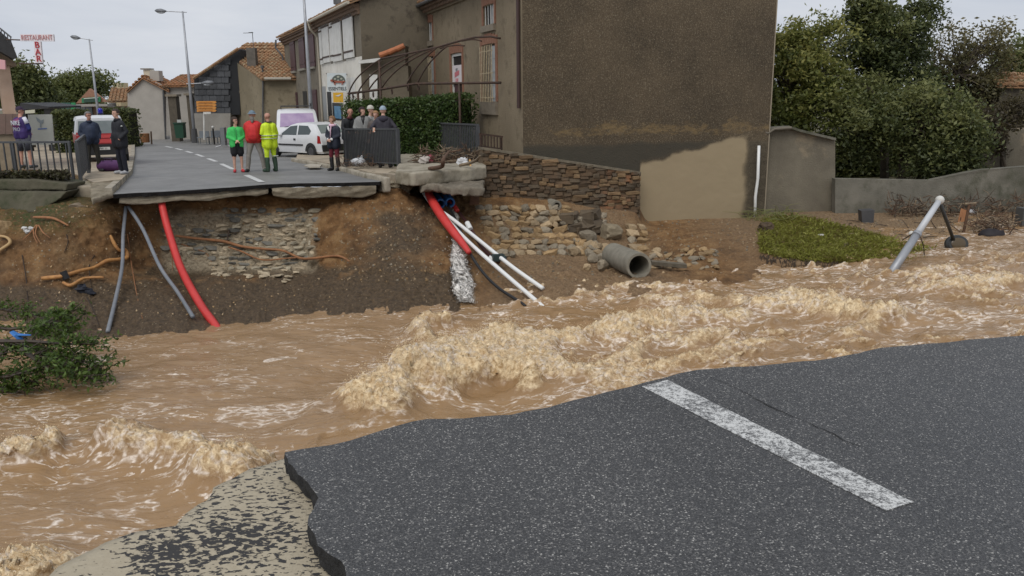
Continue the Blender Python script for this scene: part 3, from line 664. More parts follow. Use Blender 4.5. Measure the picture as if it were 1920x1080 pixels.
# concrete slab under the asphalt, ragged below
M_conc = mat('old_concrete', (.20, .168, .118), (.31, .265, .19), 4, .88, .7, 30, c3=(.14, .115, .075), s3=1.8, t3=(.45, .68), bdist=.04)
def slab_strip(x0, x1, name, thick, out, seed):
    pts = [p for p in cutr if x0 <= p.x <= x1]; nn = len(pts); V = []; rws = 8
    for j in range(rws):
        for i, p in enumerate(pts):
            t = j/(rws-1); th = thick*(1+.35*float(noise3(p.x*1.7, seed, .5)))*(.75+.25*min(1, min(i, nn-1-i)/3))
            V.append((p.x+.02*float(noise3(p.x*8, t*5, seed)), p.y+out*(1-.9*t)+.05*float(noise3(p.x*4, t*4, seed+1))+.05*t*t, road_z(p.y)-.10-th*t+.015*float(noise3(p.x*13, t*6, seed))))
    for i, p in enumerate(pts): V.append((p.x, p.y+1.4, V[(rws-1)*nn+i][2]+.05))
    return np_mesh(name, V, grid_faces(rws+1, nn)[:, ::-1], M_conc, kind='structure')
slab_strip(-9.3, -6.15, 'road_foundation', .16, .14, 2.2)
slab_strip(-6.25, -3.45, 'road_foundation', .27, .02, 7.7)
# white dashes on the far road
M_dash = mat('road_paint_far', (.62, .62, .60), (.42, .42, .41), 9, .6)
for (a, b, w) in [((491, 341), (462, 328), .11), ((437, 317), (415, 307), .10), ((405, 302.5), (390, 297), .10), ((381, 293.5), (368, 289), .10), ((360, 286.5), (349, 283.3), .10), ((341, 281), (330, 278.2), .10), ((322, 276.5), (311, 274.2), .10)]:
    p, q = PR(*a, .006), PR(*b, .006); d = (q-p).normalized(); nn = Vector((-d.y, d.x, 0))*w*.75
    mb = MB(); mb.prism([p-nn, q-nn, q+nn, p+nn], (0, 0, -.005)); mb.build('road_marking', [M_dash], kind='structure')
# ground sheet reaching the horizon behind everything
M_field = mat('far_ground', (.10, .095, .05), (.16, .14, .09), .4, .95)
gl = [(-400, 36), (-60, 30), (-14, 23.2), (-9.2, 22.6), (-4, 23.6), (-.8, 25.3), (.5, 25.6)]
mb = MB(); A = [(x, y, road_z(y)-.06) for x, y in gl]; B = [(x*1.0, 58, road_z(58)-.06) for x, y in gl]; C_ = [(x*9-30, 1200, road_z(58)-.06) for x, y in gl]
nn = len(gl); mb.add(A+B+C_, [(i, i+1, nn+i+1, nn+i) for i in range(nn-1)]+[(nn+i, nn+i+1, 2*nn+i+1, 2*nn+i) for i in range(nn-1)])
mb.build('far_ground', [M_field], kind='structure')
mb = MB(); mb.add([(.5, 26.2, -2.6), (10, 29.0, -2.5), (40, 33, -2.2), (600, 60, -2.2), (600, 1200, -2.2), (-30, 1200, -2.3), (-2, 58, -2.5)], [tuple(range(7))]); mb.build('garden_ground', [mat('garden_ground', (.05, .045, .02), (.10, .085, .04), 1.2, .95, .6, 14)], kind='structure')
M_pave = mat('pavement', (.33, .27, .19), (.40, .33, .24), 5, .8, .3, 40, c3=(.24, .20, .15), s3=.9)
M_kerb = mat('kerb_stone', (.27, .235, .18), (.37, .33, .26), 6, .85, .4, 40, c3=(.17, .145, .10), s3=1.6)
# ================================================================== BUILDINGS
M_dark = mat('dark_opening', (.012, .011, .010), rough=.5)
M_glass = mat('dull_glass', (.05, .06, .065), rough=.08, spec=.8)
M_white = mat('white_paint_weathered', (.66, .65, .61), (.54, .53, .49), 3, .55, .15, 30)
M_burg = mat('burgundy_shutter', (.060, .026, .030), (.085, .04, .04), 5, .6)
M_tile = mat('clay_tile', (.33, .175, .085), (.20, .115, .06), 2.4, .85, .5, 20, c3=(.13, .10, .06), s3=1.3, t3=(.46, .62), bdist=.05, c2=None) if False else mat('clay_tile', (.34, .18, .085), (.22, .125, .065), 2.4, .85, .5, 20, c3=(.36, .28, .17), s3=3.1, t3=(.5, .64), bdist=.05)
M_tile2 = mat('orange_tile', (.42, .145, .055), (.33, .11, .045), 4, .7, .3, 20)
M_iron = mat('rusty_iron', (.035, .022, .016), (.075, .038, .022), 9, .7, .3, 60)
M_rail = mat('dark_grey_paint', (.045, .047, .050), (.062, .064, .066), 8, .5)
M_brick = mat('brick_surround', (.20, .085, .05), (.27, .14, .085), 14, .85, .4, 40)
M_stone_sill = mat('sill_stone', (.17, .14, .10), (.24, .20, .15), 7, .85, .4, 40)
M_zinc = mat('zinc_pipe', (.09, .09, .092), (.13, .13, .13), 5, .5, metal=.4)
def crepi(name, c1, c2, c3, sc=1.): return mat(name, c1, c2, .55*sc, .92, .9, 26, c3=c3, s3=2.2*sc, t3=(.52, .70), bdist=.03, lo=.38, hi=.64)
M_houseA = crepi('render_brown', (.195, .152, .096), (.265, .212, .138), (.125, .095, .058))
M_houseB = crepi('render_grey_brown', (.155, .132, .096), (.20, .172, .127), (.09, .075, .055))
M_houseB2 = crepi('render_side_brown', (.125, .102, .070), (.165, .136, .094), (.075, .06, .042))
def wall_holes(mb, p0, e, W, H, th, holes, nin, mi=0, mr=None, z0=0.):
    """wall from p0 along e, W long, z0..H high (relative), with real openings and reveals"""
    p0, e, nin = Vector(p0), Vector(e), Vector(nin); up = Vector((0, 0, 1)); mr = mi if mr is None else mr
    us = sorted({0, W, *[h[0] for h in holes], *[h[1] for h in holes]}); zs = sorted({z0, H, *[h[2] for h in holes], *[h[3] for h in holes]})
    q = lambda u, z, d=0: p0+e*u+up*z+nin*d
    flip = e.cross(up).dot(nin) > 0
    for i in range(len(us)-1):
        for j in range(len(zs)-1):
            cu, cz = (us[i]+us[i+1])/2, (zs[j]+zs[j+1])/2
            if any(h[0] < cu < h[1] and h[2] < cz < h[3] for h in holes): continue
            for d in (0, th):
                P = [q(us[i], zs[j], d), q(us[i+1], zs[j], d), q(us[i+1], zs[j+1], d), q(us[i], zs[j+1], d)]
                mb.poly(P[::-1] if (flip != (d > 0)) else P, mi)
    for u0, u1, a, b in holes:
        c = [(u0, a), (u1, a), (u1, b), (u0, b)]
        for k in range(4):
            (ua, za), (ub, zb) = c[k], c[(k+1) % 4]
            mb.poly([q(ua, za), q(ub, zb), q(ub, zb, th), q(ua, za, th)], mr)
    return mb
def tile_roof(mb, o, u, v, W, S, pitch=.24, row=.36, mi=0, seed=1):
    """canal tiles: half-round channels running down the slope v, in overlapping uneven rows"""
    o, u, v = Vector(o), Vector(u).normalized(), Vector(v).normalized(); n = u.cross(v).normalized()
    if n.z < 0: n = -n
    rd = random.Random(seed); nu = max(1, int(W/pitch)); nv = max(1, int(S/row))
    for j in range(nv):
        for i in range(nu):
            a = o+u*(i+.5)*(W/nu)+v*(j*S/nv)+n*rd.uniform(-.012, .018); jj = u*rd.uniform(-.02, .02)
            r0, r1 = pitch*.50, pitch*.40; P = []
            for k, (r, d, lift) in enumerate(((r0, 0, .05), (r1, S/nv*1.12, .0))):
                for t in range(5):
                    w = math.pi*t/4; P.append(a+jj+u*(-math.cos(w)*r)+n*(math.sin(w)*r*.8+lift)+v*d)
            mb.add(P, [(t, t+1, 6+t, 5+t) for t in range(4)]+[(0, 1, 2, 3, 4)], mi)
    mb.obox(o-n*.06, u*W, v*S, n*.05, mi)
def bars(parent, p, e, w, z0, z1, n, m, r=.011, name='bar'):
    for i in range(n):
        q = Vector(p)+Vector(e)*(w*(i+.5)/n); mb = MB(); mb.tube([q+Vector((0, 0, z0)), q+Vector((0, 0, z1))], r, 5); mb.build(name, [m], parent)

# ---------------- house A: the brown rendered house whose blank side wall faces the river
e1v = Vector((-.319, .948, 0)); e2v = Vector((.948, .319, 0)); nF = Vector((-.948, -.319, 0)); nG = Vector((.319, -.948, 0))
CA = PY(981, 290, 25.0); CA.z = 0
def fa(px, py):
    p = hit_plane(px, py, CA, nF); return (p-CA).dot(e1v), p.z
houseA = empty('brown_house', (CA.x+2, CA.y+4, -2.6), 'tall brown roughcast house with a huge blank side wall facing the flood', 'house')
uE, zE = fa(742, 37); LA = uE
GW = 8.55
def holeA(x0, x1, y0, y1):
    a = fa(x1, (y0+y1)/2)[0]; b = fa(x0, (y0+y1)/2)[0]; c = (x0+x1)/2; return (a, b, fa(c, y1)[1], fa(c, y0)[1])
holes = {'t1': holeA(905, 930, 84, 190), 'u1': holeA(907, 927, 10, 47), 'd': holeA(848, 868, 100, 268), 't2': holeA(796, 815, 107, 196), 'u2': holeA(796, 811, 44, 78)}
mb = MB(); wall_holes(mb, CA, e1v, LA, zE, .35, list(holes.values()), -nF, z0=-3.2)
# cornice of projecting rows
for k in range(3): mb.obox(CA+e1v*-.02+Vector((0, 0, zE-.36+.13*k))+nF*(.10+.10*k), e1v*(LA+.1), -nF*(.10+.10*k-.004), (0, 0, .12))
wa = mb.build('front_wall', [M_houseA], houseA)
M_gen = mat('cornice_tile', (.13, .085, .055), (.19, .12, .075), 6, .85)
for k in range(2):
    nn = int(LA/.22)
    mb = MB()
    for i in range(nn):
        o = CA+e1v*(i*LA/nn)+Vector((0, 0, zE-.24+.13*k))+nF*(.16+.10*k)
        mb.tube([o, o+nF*.09], .075, 6)
    t_ = mb.build('cornice_tiles', [M_gen], houseA); t_['kind'] = 'stuff'
mb = MB(); rs = Vector((.948, .319, .42)).normalized(); tile_roof(mb, CA+nF*.42+Vector((0, 0, zE+.02))-e1v*.05, e1v, rs, LA+.3, 4.9, .25, .4, seed=5)
mb.build('roof', [M_tile], houseA)
mb = MB(); mb.tube([CA+nF*.46+Vector((0, 0, zE-.02))+e1v*t for t in (-.1, LA*.5, LA+.25)], .07, 8); mb.tube([CA+nF*.44+e1v*(LA+.05)+Vector((0, 0, zE-.05)), CA+nF*.42+e1v*(LA-.02)+Vector((0, 0, zE-.3)), CA+nF*.1+e1v*(LA-.35)+Vector((0, 0, zE-.8)), CA+nF*.1+e1v*(LA-.38)+Vector((0, 0, -.6))], .055, 8)
mb.build('gutter', [M_zinc], houseA)
mb = MB(); mb.tube([CA+nF*.07+e1v*.17+Vector((0, 0, zE)), CA+nF*.07+e1v*.17+Vector((0, 0, fa(976, 203)[1]))], .055, 8); mb.build('downpipe', [mat('brown_pipe', (.045, .022, .018), rough=.6)], houseA)
def surround(h, wd, arch=True, sill=.32, name='brick_surround'):
    u0, u1, a, b = h; mb = MB(); d = nF*.03; o = lambda u, z: CA+e1v*u+Vector((0, 0, z))
    mb.obox(o(u0-wd, a), e1v*(wd-.003), d, (0, 0, b-a)); mb.build(name, [M_brick], houseA); mb = MB(); mb.obox(o(u1+.003, a), e1v*(wd-.003), d, (0, 0, b-a)); mb.build(name, [M_brick], houseA)
    nk = 7; mb = MB()
    for k in range(nk):
        t0, t1 = k/nk, (k+.9)/nk; u_a, u_b = u0-wd+(u1-u0+2*wd)*t0, u0-wd+(u1-u0+2*wd)*t1; rise = .09*math.sin(math.pi*(t0+t1)/2) if arch else 0
        mb.obox(o(u_a, b+.003+rise*.3), e1v*(u_b-u_a), nF*.035, (0, 0, .24+rise))
    mb.build('lintel', [M_brick], houseA)
    if sill: mb = MB(); mb.obox(o(u0-wd*.9, a-sill), e1v*(u1-u0+1.8*wd), nF*.09, (0, 0, sill-.003)); mb.build('sill', [M_stone_sill], houseA)
def pane_back(h, m, dep=.10, name='pane'):
    u0, u1, a, b = h; mb = MB(); mb.obox(CA+e1v*(u0-.02)-nF*dep+Vector((0, 0, a-.02)), e1v*(u1-u0+.04), -nF*.03, (0, 0, b-a+.04)); return mb.build(name, [m], houseA)
for key in ('t1', 't2'):
    h = holes[key]; surround(h, .20, sill=.42); pane_back(h, M_dark)
    u0, u1, a, b = h; w = u1-u0
    for q in ((.02, .42), ) if key == 't1' else ((.02, .45), ):
        mb = MB(); mb.obox(CA+e1v*(u0+w*q[0])-nF*.03+Vector((0, 0, a)), e1v*(w*(q[1]-q[0])), -nF*.04, (0, 0, b-a-.05))
        for k in range(4): mb.obox(CA+e1v*(u0+w*q[0]+.02)-nF*.028+Vector((0, 0, a+.1+k*(b-a)/4.3)), e1v*(w*(q[1]-q[0])-.04), nF*.012, (0, 0, .05))
        mb.build('shutter', [mat('pale_shutter', (.44, .47, .47), (.36, .38, .38), 6, .6)], houseA)
    M_cream = mat('cream_bars', (.50, .42, .28), (.33, .25, .15), 12, .6)
    gr = None
    for zz in ((a+b)/2, a+.12, b-.2):
        g = MB(); g.tube([CA+e1v*(u0+.0)+nF*.10+Vector((0, 0, zz)), CA+e1v*(u1)+nF*.10+Vector((0, 0, zz))], .014, 5); q_ = g.build('cross_bar' if gr else 'window_grille', [M_cream], gr or houseA); gr = gr or q_
    for k in range(8):
        q = CA+e1v*(u0+w*(k+.5)/8)+nF*.11; m2 = MB(); m2.tube([q+Vector((0, 0, a-.02)), q+Vector((0, 0, b-.02))], .016, 5); m2.build('bar', [M_cream], gr)
for key in ('u1', 'u2'):
    h = holes[key]; surround(h, .16, sill=.20); pane_back(h, M_dark); u0, u1, a, b = h
    mb = MB(); mb.obox(CA+e1v*(u0+.08)-nF*.06+Vector((0, 0, a)), e1v*((u1-u0)*.42), -nF*.03, (0, 0, b-a)); mb.build('curtain', [mat('grey_curtain', (.36, .37, .36), (.25, .25, .25), 9)], houseA)
    for k in range(4):
        q = CA+e1v*(u0+(u1-u0)*(k+.5)/4)-nF*.02; m2 = MB(); m2.tube([q+Vector((0, 0, a)), q+Vector((0, 0, b))], .016, 5); m2.build('bar', [M_white], houseA)
h = holes['d']; surround(h, .2, sill=0); u0, u1, a, b = h; pane_back(h, M_dark)
dw = u1-u0; o = lambda u, z: CA+e1v*u+Vector((0, 0, z))-nF*.03
mb = MB(); mb.obox(o(u0, a), e1v*.09, -nF*.05, (0, 0, b-a)); mb.obox(o(u1-.09, a), e1v*.09, -nF*.05, (0, 0, b-a)); mb.obox(o(u0+.09, b-.09), e1v*(dw-.18), -nF*.05, (0, 0, .09)); mb.obox(o(u0+.09, a+(b-a)*.80), e1v*(dw-.18), -nF*.05, (0, 0, .07))
df = mb.build('door_frame', [M_white], houseA)
zA, zB_ = fa(858, 213)[1], a
mb = MB(); mb.obox(o(u0+.1, a)-nF*.05, e1v*(dw-.2), -nF*.05, (0, 0, fa(858, 208)[1]-a)); mb.build('door_panel', [M_white], houseA)
z0, z1 = fa(858, 158)[1], fa(858, 122)[1]
mb = MB(); mb.obox(o(u0+.13, z0)+nF*.02, e1v*(dw-.22), -nF*.03, (0, 0, z1-z0)); bd = mb.build('sale_poster', [mat('poster_white', (.66, .60, .60), rough=.6)], houseA)
M_redp = mat('faded_red_print', (.52, .16, .18), rough=.6)
M_greyp = mat('grey_print', (.20, .20, .21), rough=.6)
pc = o((u0+u1)/2+.03, 0)+nF*.024
def ftext(s, size, z, m, sx=.8): text_mesh('poster_text', s, size, Vector((pc.x, pc.y, z)), -e1v, (0, 0, 1), m, bd, .003, sx=sx)
ftext('MIDI', .20, z1-.18, M_greyp)
mb = MB(); hh = z1-z0; mb.prism([pc+e1v*.30+Vector((0, 0, z0+hh*.36)), pc-e1v*.34+Vector((0, 0, z0+hh*.50)), pc-e1v*.34+Vector((0, 0, z0+hh*.74)), pc+e1v*.30+Vector((0, 0, z0+hh*.62))], nF*.004); mb.build('poster_band', [M_redp], bd)
ftext('LOUER', .17, z0+hh*.22, M_redp); ftext('68 25 06', .12, z0+hh*.07, M_redp)
mb = MB(); mb.obox(CA+e1v*((u0+u1)/2-.12)-nF*.045+Vector((0, 0, fa(858, 205)[1])), e1v*(dw*.42), -nF*.05, (0, 0, z0-fa(858, 205)[1])); mb.build('door_shutter', [M_burg], houseA)
# blank side wall, with weathering that belongs to the render itself
def gb(px, py):
    p = hit_plane(px, py, CA, nG); return (p-CA).dot(e2v), p.z
M_gab = bpy.data.materials.new('roughcast_side'); M_gab.use_nodes = True
def gab_mat(m):
    t = m.node_tree; b = t.nodes['Principled BSDF']; L = t.links.new; g = N(t, 'NewGeometry').outputs['Position']; A = lambda s: N(t, 'Attribute', attribute_name=s).outputs['Fac']
    n1 = N(t, 'TexNoise', Scale=.6, Detail=7, Roughness=.65); L(g, n1.inputs['Vector'])
    n2 = N(t, 'TexNoise', Scale=24., Detail=4, Roughness=.7); L(g, n2.inputs['Vector'])
    mp = N(t, 'Mapping'); mp.inputs['Scale'].default_value = (4, 4, 9); mp.inputs['Rotation'].default_value = (0, .35, 0); L(g, mp.inputs[0])
    n3 = N(t, 'TexNoise', Scale=1., Detail=6, Roughness=.7); L(mp.outputs[0], n3.inputs['Vector'])
    c = N(t, 'ValToRGB'); e = c.color_ramp.elements; e[0].position = .34; e[0].color = (.074, .057, .038, 1); e[1].position = .68; e[1].color = (.125, .094, .060, 1); L(n1.outputs[0], c.inputs[0])
    def mix(f, a, col, mul=None):
        x = N(t, 'Mix', data_type='RGBA'); L(f, x.inputs[0]); L(a, x.inputs[6])
        if isinstance(col, tuple): x.inputs[7].default_value = col
        else: L(col, x.inputs[7])
        return x.outputs[2]
    def rng_(s, a, b_, lo=0., hi=1.):
        r = N(t, 'MapRange'); r.inputs[1].default_value = a; r.inputs[2].default_value = b_; r.inputs[3].default_value = lo; r.inputs[4].default_value = hi; L(s, r.inputs[0]); return r.outputs[0]
    col = mix(rng_(n2.outputs[0], .52, .70, 0, .85), c.outputs[0], (.23, .185, .12, 1))
    n7 = N(t, 'TexNoise', Scale=46., Detail=2, Roughness=.5); L(g, n7.inputs['Vector']); col = mix(rng_(n7.outputs[0], .66, .72, 0, .8), col, (.40, .36, .27, 1))
    col = mix(rng_(n2.outputs[0], .46, .30, 0, .7), col, (.035, .027, .018, 1))
    def am(att, sc, thr):
        k = N(t, 'Math', operation='MULTIPLY_ADD'); L(n3.outputs[0], k.inputs[0]); k.inputs[1].default_value = sc; L(A(att), k.inputs[2]); return rng_(k.outputs[0], thr[0], thr[1])
    col = mix(am('ochre', .9, (.85, 1.25)), col, (.27, .185, .085, 1))
    col = mix(am('wetdark', .5, (.55, 1.0)), col, (.068, .060, .045, 1))
    col = mix(am('pale', .22, (.42, .80)), col, (.33, .262, .165, 1))
    L(col, b.inputs['Base Color']); b.inputs['Roughness'].default_value = .93; b.inputs['Specular IOR Level'].default_value = .25
    bp = N(t, 'Bump', Distance=.03); L(n2.outputs[0], bp.inputs['Height'])
    st = N(t, 'MapRange'); st.inputs[3].default_value = 1.; st.inputs[4].default_value = .15; L(A('pale'), st.inputs[0]); L(st.outputs[0], bp.inputs['Strength']); L(bp.outputs[0], b.inputs['Normal'])
gab_mat(M_gab)
nu_, nz_ = 150, 190; zb, zt = -3.4, 8.0
us = np.linspace(0, GW, nu_); zs = np.linspace(0, 1, nz_)
U, T = np.meshgrid(us, zs, indexing='ij'); ztop = np.where(U < 4.4, zE+.30+U*.47, zE+.30+4.4*.47-(U-4.4)*.47); Zg = zb+(ztop-zb)*T
Vg = np.stack([CA.x+e2v.x*U, CA.y+e2v.y*U, Zg], -1)
Vg += np.array(nG)*(.015*fbm(U*1.3, Zg*1.3, 0*U, 3)+.006*fbm(U*7, Zg*7, 0*U, 3))[..., None]
nw = fbm(U*.9, Zg*.9, 0*U+3, 4)
pu0, pz0 = gb(1200, 310); pu1, pz1 = gb(1395, 250); pb = gb(1300, 418)[1]
arch_top = pz0+(pz1-pz0)*np.clip((U-pu0)/(pu1-pu0), -.3, 1.2)
pale = sstep(-.03, .05, U-pu0)*sstep(.25, -.30, U-pu1+.25*nw)*sstep(.15, -.25, Zg-arch_top+.28*nw)
ou, oz = gb(1100, 250)
ochre = np.exp(-((Zg-oz-.25*nw)/.3)**2)*.42*sstep(0, 1.5, U)+.30*np.exp(-((Zg-oz-1.0)/.9)**2)+.12*nw
oc2u, oc2z = gb(1345, 290); ochre += .8*np.exp(-((U-oc2u)/.35)**2-((Zg-oc2z)/.3)**2)
wetd = .75*sstep(oz-.15, oz-.45, Zg+.12*nw)*(1-pale)
grey = sstep(pu1-.35, pu1+.1, U)*sstep(oz+.5, oz-.1, Zg)
wetd = np.clip(wetd-.2*grey, 0, 1)
np_mesh('side_wall', Vg.reshape(-1, 3), grid_faces(nu_, nz_), M_gab, houseA, attrs={'pale': np.clip(pale+.33*grey, 0, 1).ravel(), 'ochre': ochre.ravel(), 'wetdark': wetd.ravel()}, origin=tuple(WL[houseA]))
mb = MB(); q = CA+e2v*GW
mb.obox(q-e2v*.01-nG*.02+Vector((0, 0, zb)), e2v*-.3, -nG*LA, (0, 0, zE+.6-zb)); mb.obox(CA+e1v*LA+Vector((0, 0, zb)), e2v*GW, e1v*-.3, (0, 0, zE-zb)); mb.build('rear_wall', [M_houseA], houseA)
mb = MB(); mb.obox(q+e2v*.001+nG*.015+Vector((0, 0, gb(1405, 416)[1])), e2v*.035, -nG*.3, (0, 0, 8)); mb.build('corner_bead', [mat('corner_light', (.30, .25, .18), rough=.9)], houseA)
# concrete footing line under the wall
mb = MB(); f0, f1 = gb(1198, 419)[0], GW; zf = gb(1300, 419)[1]
mb.obox(CA+e2v*f0+nG*.10+Vector((0, 0, zf-.16)), e2v*(f1-f0), -nG*.4, (0, 0, .13)); mb.build('footing', [M_conc], houseA)
# white pipe up the corner of the big wall
pA, pB = hit_plane(1423, 273, CA+nG*.15, nG), hit_plane(1416, 408, CA+nG*.15, nG)
mb = MB(); mb.tube([pA, pA.lerp(pB, .45)+Vector((.02, 0, 0)), pA.lerp(pB, .7)+Vector((-.03, 0, 0)), pB+Vector((0, 0, -.25))], .05, 8); mb.build('drain_pipe', [mat('white_plastic', (.72, .72, .70), rough=.4)], smooth=True, label='upright white plastic pipe against the corner of the big brown wall', cat='pipe')

# ---------------- schist retaining wall under the house corner
wA = Vector((PY(905, 300, 24.15).x, 24.15, 0)); wdir = Vector((.948, .319, 0)); wn = Vector((.319, -.948, 0))
wl = (PY(1199, 370, 25.8).x-wA.x)/.948
def wz(px, py):
    p = hit_plane(px, py, wA, wn); return (p-wA).dot(wdir), p.z
zTL, zTR, zBL, zBR = wz(908, 278)[1], wz(1197, 324)[1], wz(908, 377)[1], wz(1197, 416)[1]
schist = empty('stone_retaining_wall', (wA.x+2.4, wA.y+.8, zBR), 'long brown wall of thin layered stones below the big house corner', 'wall')
mb = MB(); ztop_ = lambda u: zTL+(zTR-zTL)*u/wl
zbot_ = lambda u: zBL+(zBR-zBL)*u/wl
mb.prism([wA+Vector((0, 0, zBL+.02)), wA+wdir*wl+Vector((0, 0, zBR+.02)), wA+wdir*wl+Vector((0, 0, zTR-.05)), wA+Vector((0, 0, zTL-.05))], -wn*.45)
mb.build('mortar_core', [mat('mortar_earth', (.105, .072, .042), (.15, .105, .062), 8, .95, .6, 30)], schist)
M_schist = mat('schist', (.125, .078, .042), (.085, .06, .036), 5, .85, .6, 22, c3=(.20, .088, .038), s3=1.0, t3=(.56, .70), rand=.28, bdist=.03)
M_schist2 = mat('schist_dark', (.080, .060, .040), (.115, .085, .052), 6, .85, .6, 22, rand=.3, bdist=.03)
M_schist3 = mat('schist_tan', (.20, .135, .07), (.15, .09, .045), 6, .85, .6, 22, rand=.35, bdist=.03)
def rock_mesh(name, m, seed, blocky=.6, sub=2, rough_=.12):
    bm = bmesh.new(); bmesh.ops.create_icosphere(bm, subdivisions=sub, radius=1); rd = random.Random(seed)
    sx = [rd.uniform(.8, 1.0) for _ in range(3)]
    cuts = [(Vector((rd.gauss(0, 1), rd.gauss(0, 1), rd.gauss(0, 1))).normalized(), rd.uniform(.55, .8)) for _ in range(7)]
    for v in bm.verts:
        p = v.co.copy(); mx = max(abs(p.x), abs(p.y), abs(p.z)); p = p.lerp(p/mx*.85, blocky)
        for nn, d in cuts:
            k = p.dot(nn)
            if k > d: p -= nn*(k-d)*.85
        p *= 1+rough_*float(noise3(p.x*2.2+seed, p.y*2.2, p.z*2.2))
        v.co = (p.x*sx[0], p.y*sx[1], p.z*sx[2])
    me = bpy.data.meshes.new(name); bm.to_mesh(me); bm.free(); me.materials.append(m); return me
def brickish(m, seed):
    rd = random.Random(seed); bm = bmesh.new(); bmesh.ops.create_cube(bm, size=2); bmesh.ops.bevel(bm, geom=bm.edges[:], offset=.22, segments=1, affect='EDGES')
    for v in bm.verts: v.co += Vector((rd.uniform(-.12, .12), rd.uniform(-.2, .2), rd.uniform(-.14, .14)))
    me = bpy.data.meshes.new('stone'); bm.to_mesh(me); bm.free(); me.materials.append(m); return me
SB = [brickish(m, i) for i, m in enumerate([M_schist]*6+[M_schist2]*3+[M_schist3]*3)]
rz_w = math.atan2(wdir.y, wdir.x); rd = random.Random(11); count = 0; nrow = 13
for j in range(nrow):
    u = rd.uniform(-.05, .05)
    while u < wl-.02 and count < 298:
        w = rd.choice([.16, .2, .24, .28, .36, .44, .52]); w = min(w, wl-u); cu = u+w/2
        a0, a1 = zbot_(cu), ztop_(cu); hrow = (a1-a0)/nrow; zc = a0+hrow*(j+.5)+rd.uniform(-.01, .01)
        p = wA+wdir*cu+wn*rd.uniform(-.055, -.01)+Vector((0, 0, zc))
        link('stone', rd.choice(SB), schist, p, rot=(rd.uniform(-.05, .05), rd.uniform(-.05, .05), rz_w), scale=(w*.485, .09, hrow*rd.uniform(.42, .52))); count += 1; u += w+.012
mb = MB(); mb.obox(wA+Vector((0, 0, ztop_(0)-.04))+wn*.06, wdir*wl+Vector((0, 0, zTR-zTL)), -wn*.5, (0, 0, .07)); mb.build('coping', [mat('coping_mortar', (.20, .17, .12), (.12, .10, .07), 5, .9, .7, 20)], schist)
# ragged concrete lip below it
mb = MB()
pts = [(900, 377), (960, 383), (1005, 392), (1060, 400), (1110, 408), (1196, 418)]
for (a, b), (c, d) in zip(pts[:-1], pts[1:]):
    p, q = hit_plane(a, b, wA+wn*.18, wn), hit_plane(c, d, wA+wn*.18, wn); k = 6
    for i in range(k):
        r_, s__ = p.lerp(q, i/k), p.lerp(q, (i+1)/k); off = wn*random.uniform(-.04, .05); mb.obox(r_+off+Vector((0, 0, -.10+random.uniform(-.02, .02))), (s__-r_)*1.02, -wn*.3, (0, 0, .12))
mb.build('broken_footing', [mat('lip_concrete', (.12, .10, .075), (.19, .16, .12), 6, .9, .8, 20)], schist)

# ---------------- iron pergola in front of house A
perg = empty('iron_pergola', tuple(fa and CA+e1v*4+nF*3+Vector((0, 0, -.3))), 'rusty iron pergola frame of curved hoops over the terrace', 'pergola')
def pz(px, py, off): return hit_plane(px, py, CA+nF*off, nF)
OF = 3.2
def ptube(name, pts, r=.03): mb = MB(); mb.tube(pts, r, 6); return mb.build(name, [M_iron], perg, smooth=True)
# wall side attaches at OF=.1, outer beam further out over the terrace
outer = [(653, 175.5), (712, 168), (779, 157), (860, 156), (939, 155)]
gA, gB_ = PY(937, 200, 26.6), PY(654, 200, 30.6); gA.z = gB_.z = 0; gN = Vector(((gB_-gA).y, -(gB_-gA).x, 0)).normalized()
GP_ = lambda x, y: hit_plane(x, y, gA, gN)
ptube('beam', [GP_(*q) for q in outer], .045)
ptube('crown_beam', [GP_(*q) for q in [(715, 110), (767, 100), (818, 89), (864, 76), (891, 70), (920, 68.5), (938, 72)]], .035)
for a, b, c in [((654, 175), (664, 140), (714, 111)), ((671, 174), (690, 132), (763, 102)), ((690, 171), (712, 130), (790, 96)), ((715, 166), (742, 120), (818, 90)), ((763, 158), (778, 122), (818, 90)), ((782, 158), (800, 115), (839, 86)), ((825, 91), (850, 82), (871, 86)), ((866, 77), (888, 71), (903, 77))]:
    pa, pb2, pc2 = [GP_(*q) for q in (a, b, c)]; cur = []
    for i in range(11):
        t = i/10; cur.append(pa*(1-t)**2+pb2*2*t*(1-t)+pc2*t*t)
    ptube('hoop', cur, .026)
for x, y0, zg in ((654, 176, -.8), (671, 174, -.8), (711, 112, -.8), (861, 156, -.45)):
    a = GP_(x, y0); ptube('post', [a, Vector((a.x, a.y, zg))], .045)
# ornaments: small scrolls hanging under the beam
for x, y in ((662, 183), (682, 182), (700, 180), (735, 174), (765, 168), (785, 166)):
    c = hit_plane(x, y, gA, gN); ring = [c+e1v*(.09*math.cos(t*.7))+Vector((0, 0, .09*math.sin(t*.7)+.05)) for t in range(10)]; ptube('scroll', ring, .02)

# ---------------- house B: terraced pair with shutters further up the street
e1b = Vector((-.381, .925, 0)).normalized(); nB = Vector((-.925, -.381, 0)).normalized(); e2b = -nB
CB = PY(674, 5, 35.0); zEB = CB.z; CB.z = 0
def fb_(px, py, off=0.):
    p = hit_plane(px, py, CB+nB*off, nB); return (p-CB).dot(e1b), p.z
uM = fb_(600, 100)[0]; uF = fb_(531, 62)[0]; gB = -1.1
def rectB(par, x0, x1, y0, y1, m, name, off=.03, th=.05, cham=False):
    u0, u1 = fb_(x1, (y0+y1)/2)[0], fb_(x0, (y0+y1)/2)[0]; a, b = fb_((x0+x1)/2, y1)[1], fb_((x0+x1)/2, y0)[1]
    mb = MB(); mb.obox(CB+e1b*u0+nB*off+Vector((0, 0, a)), e1b*(u1-u0), nB*th, (0, 0, b-a)); o = mb.build(name, [m], par)
    return o, (u0, u1, a, b)
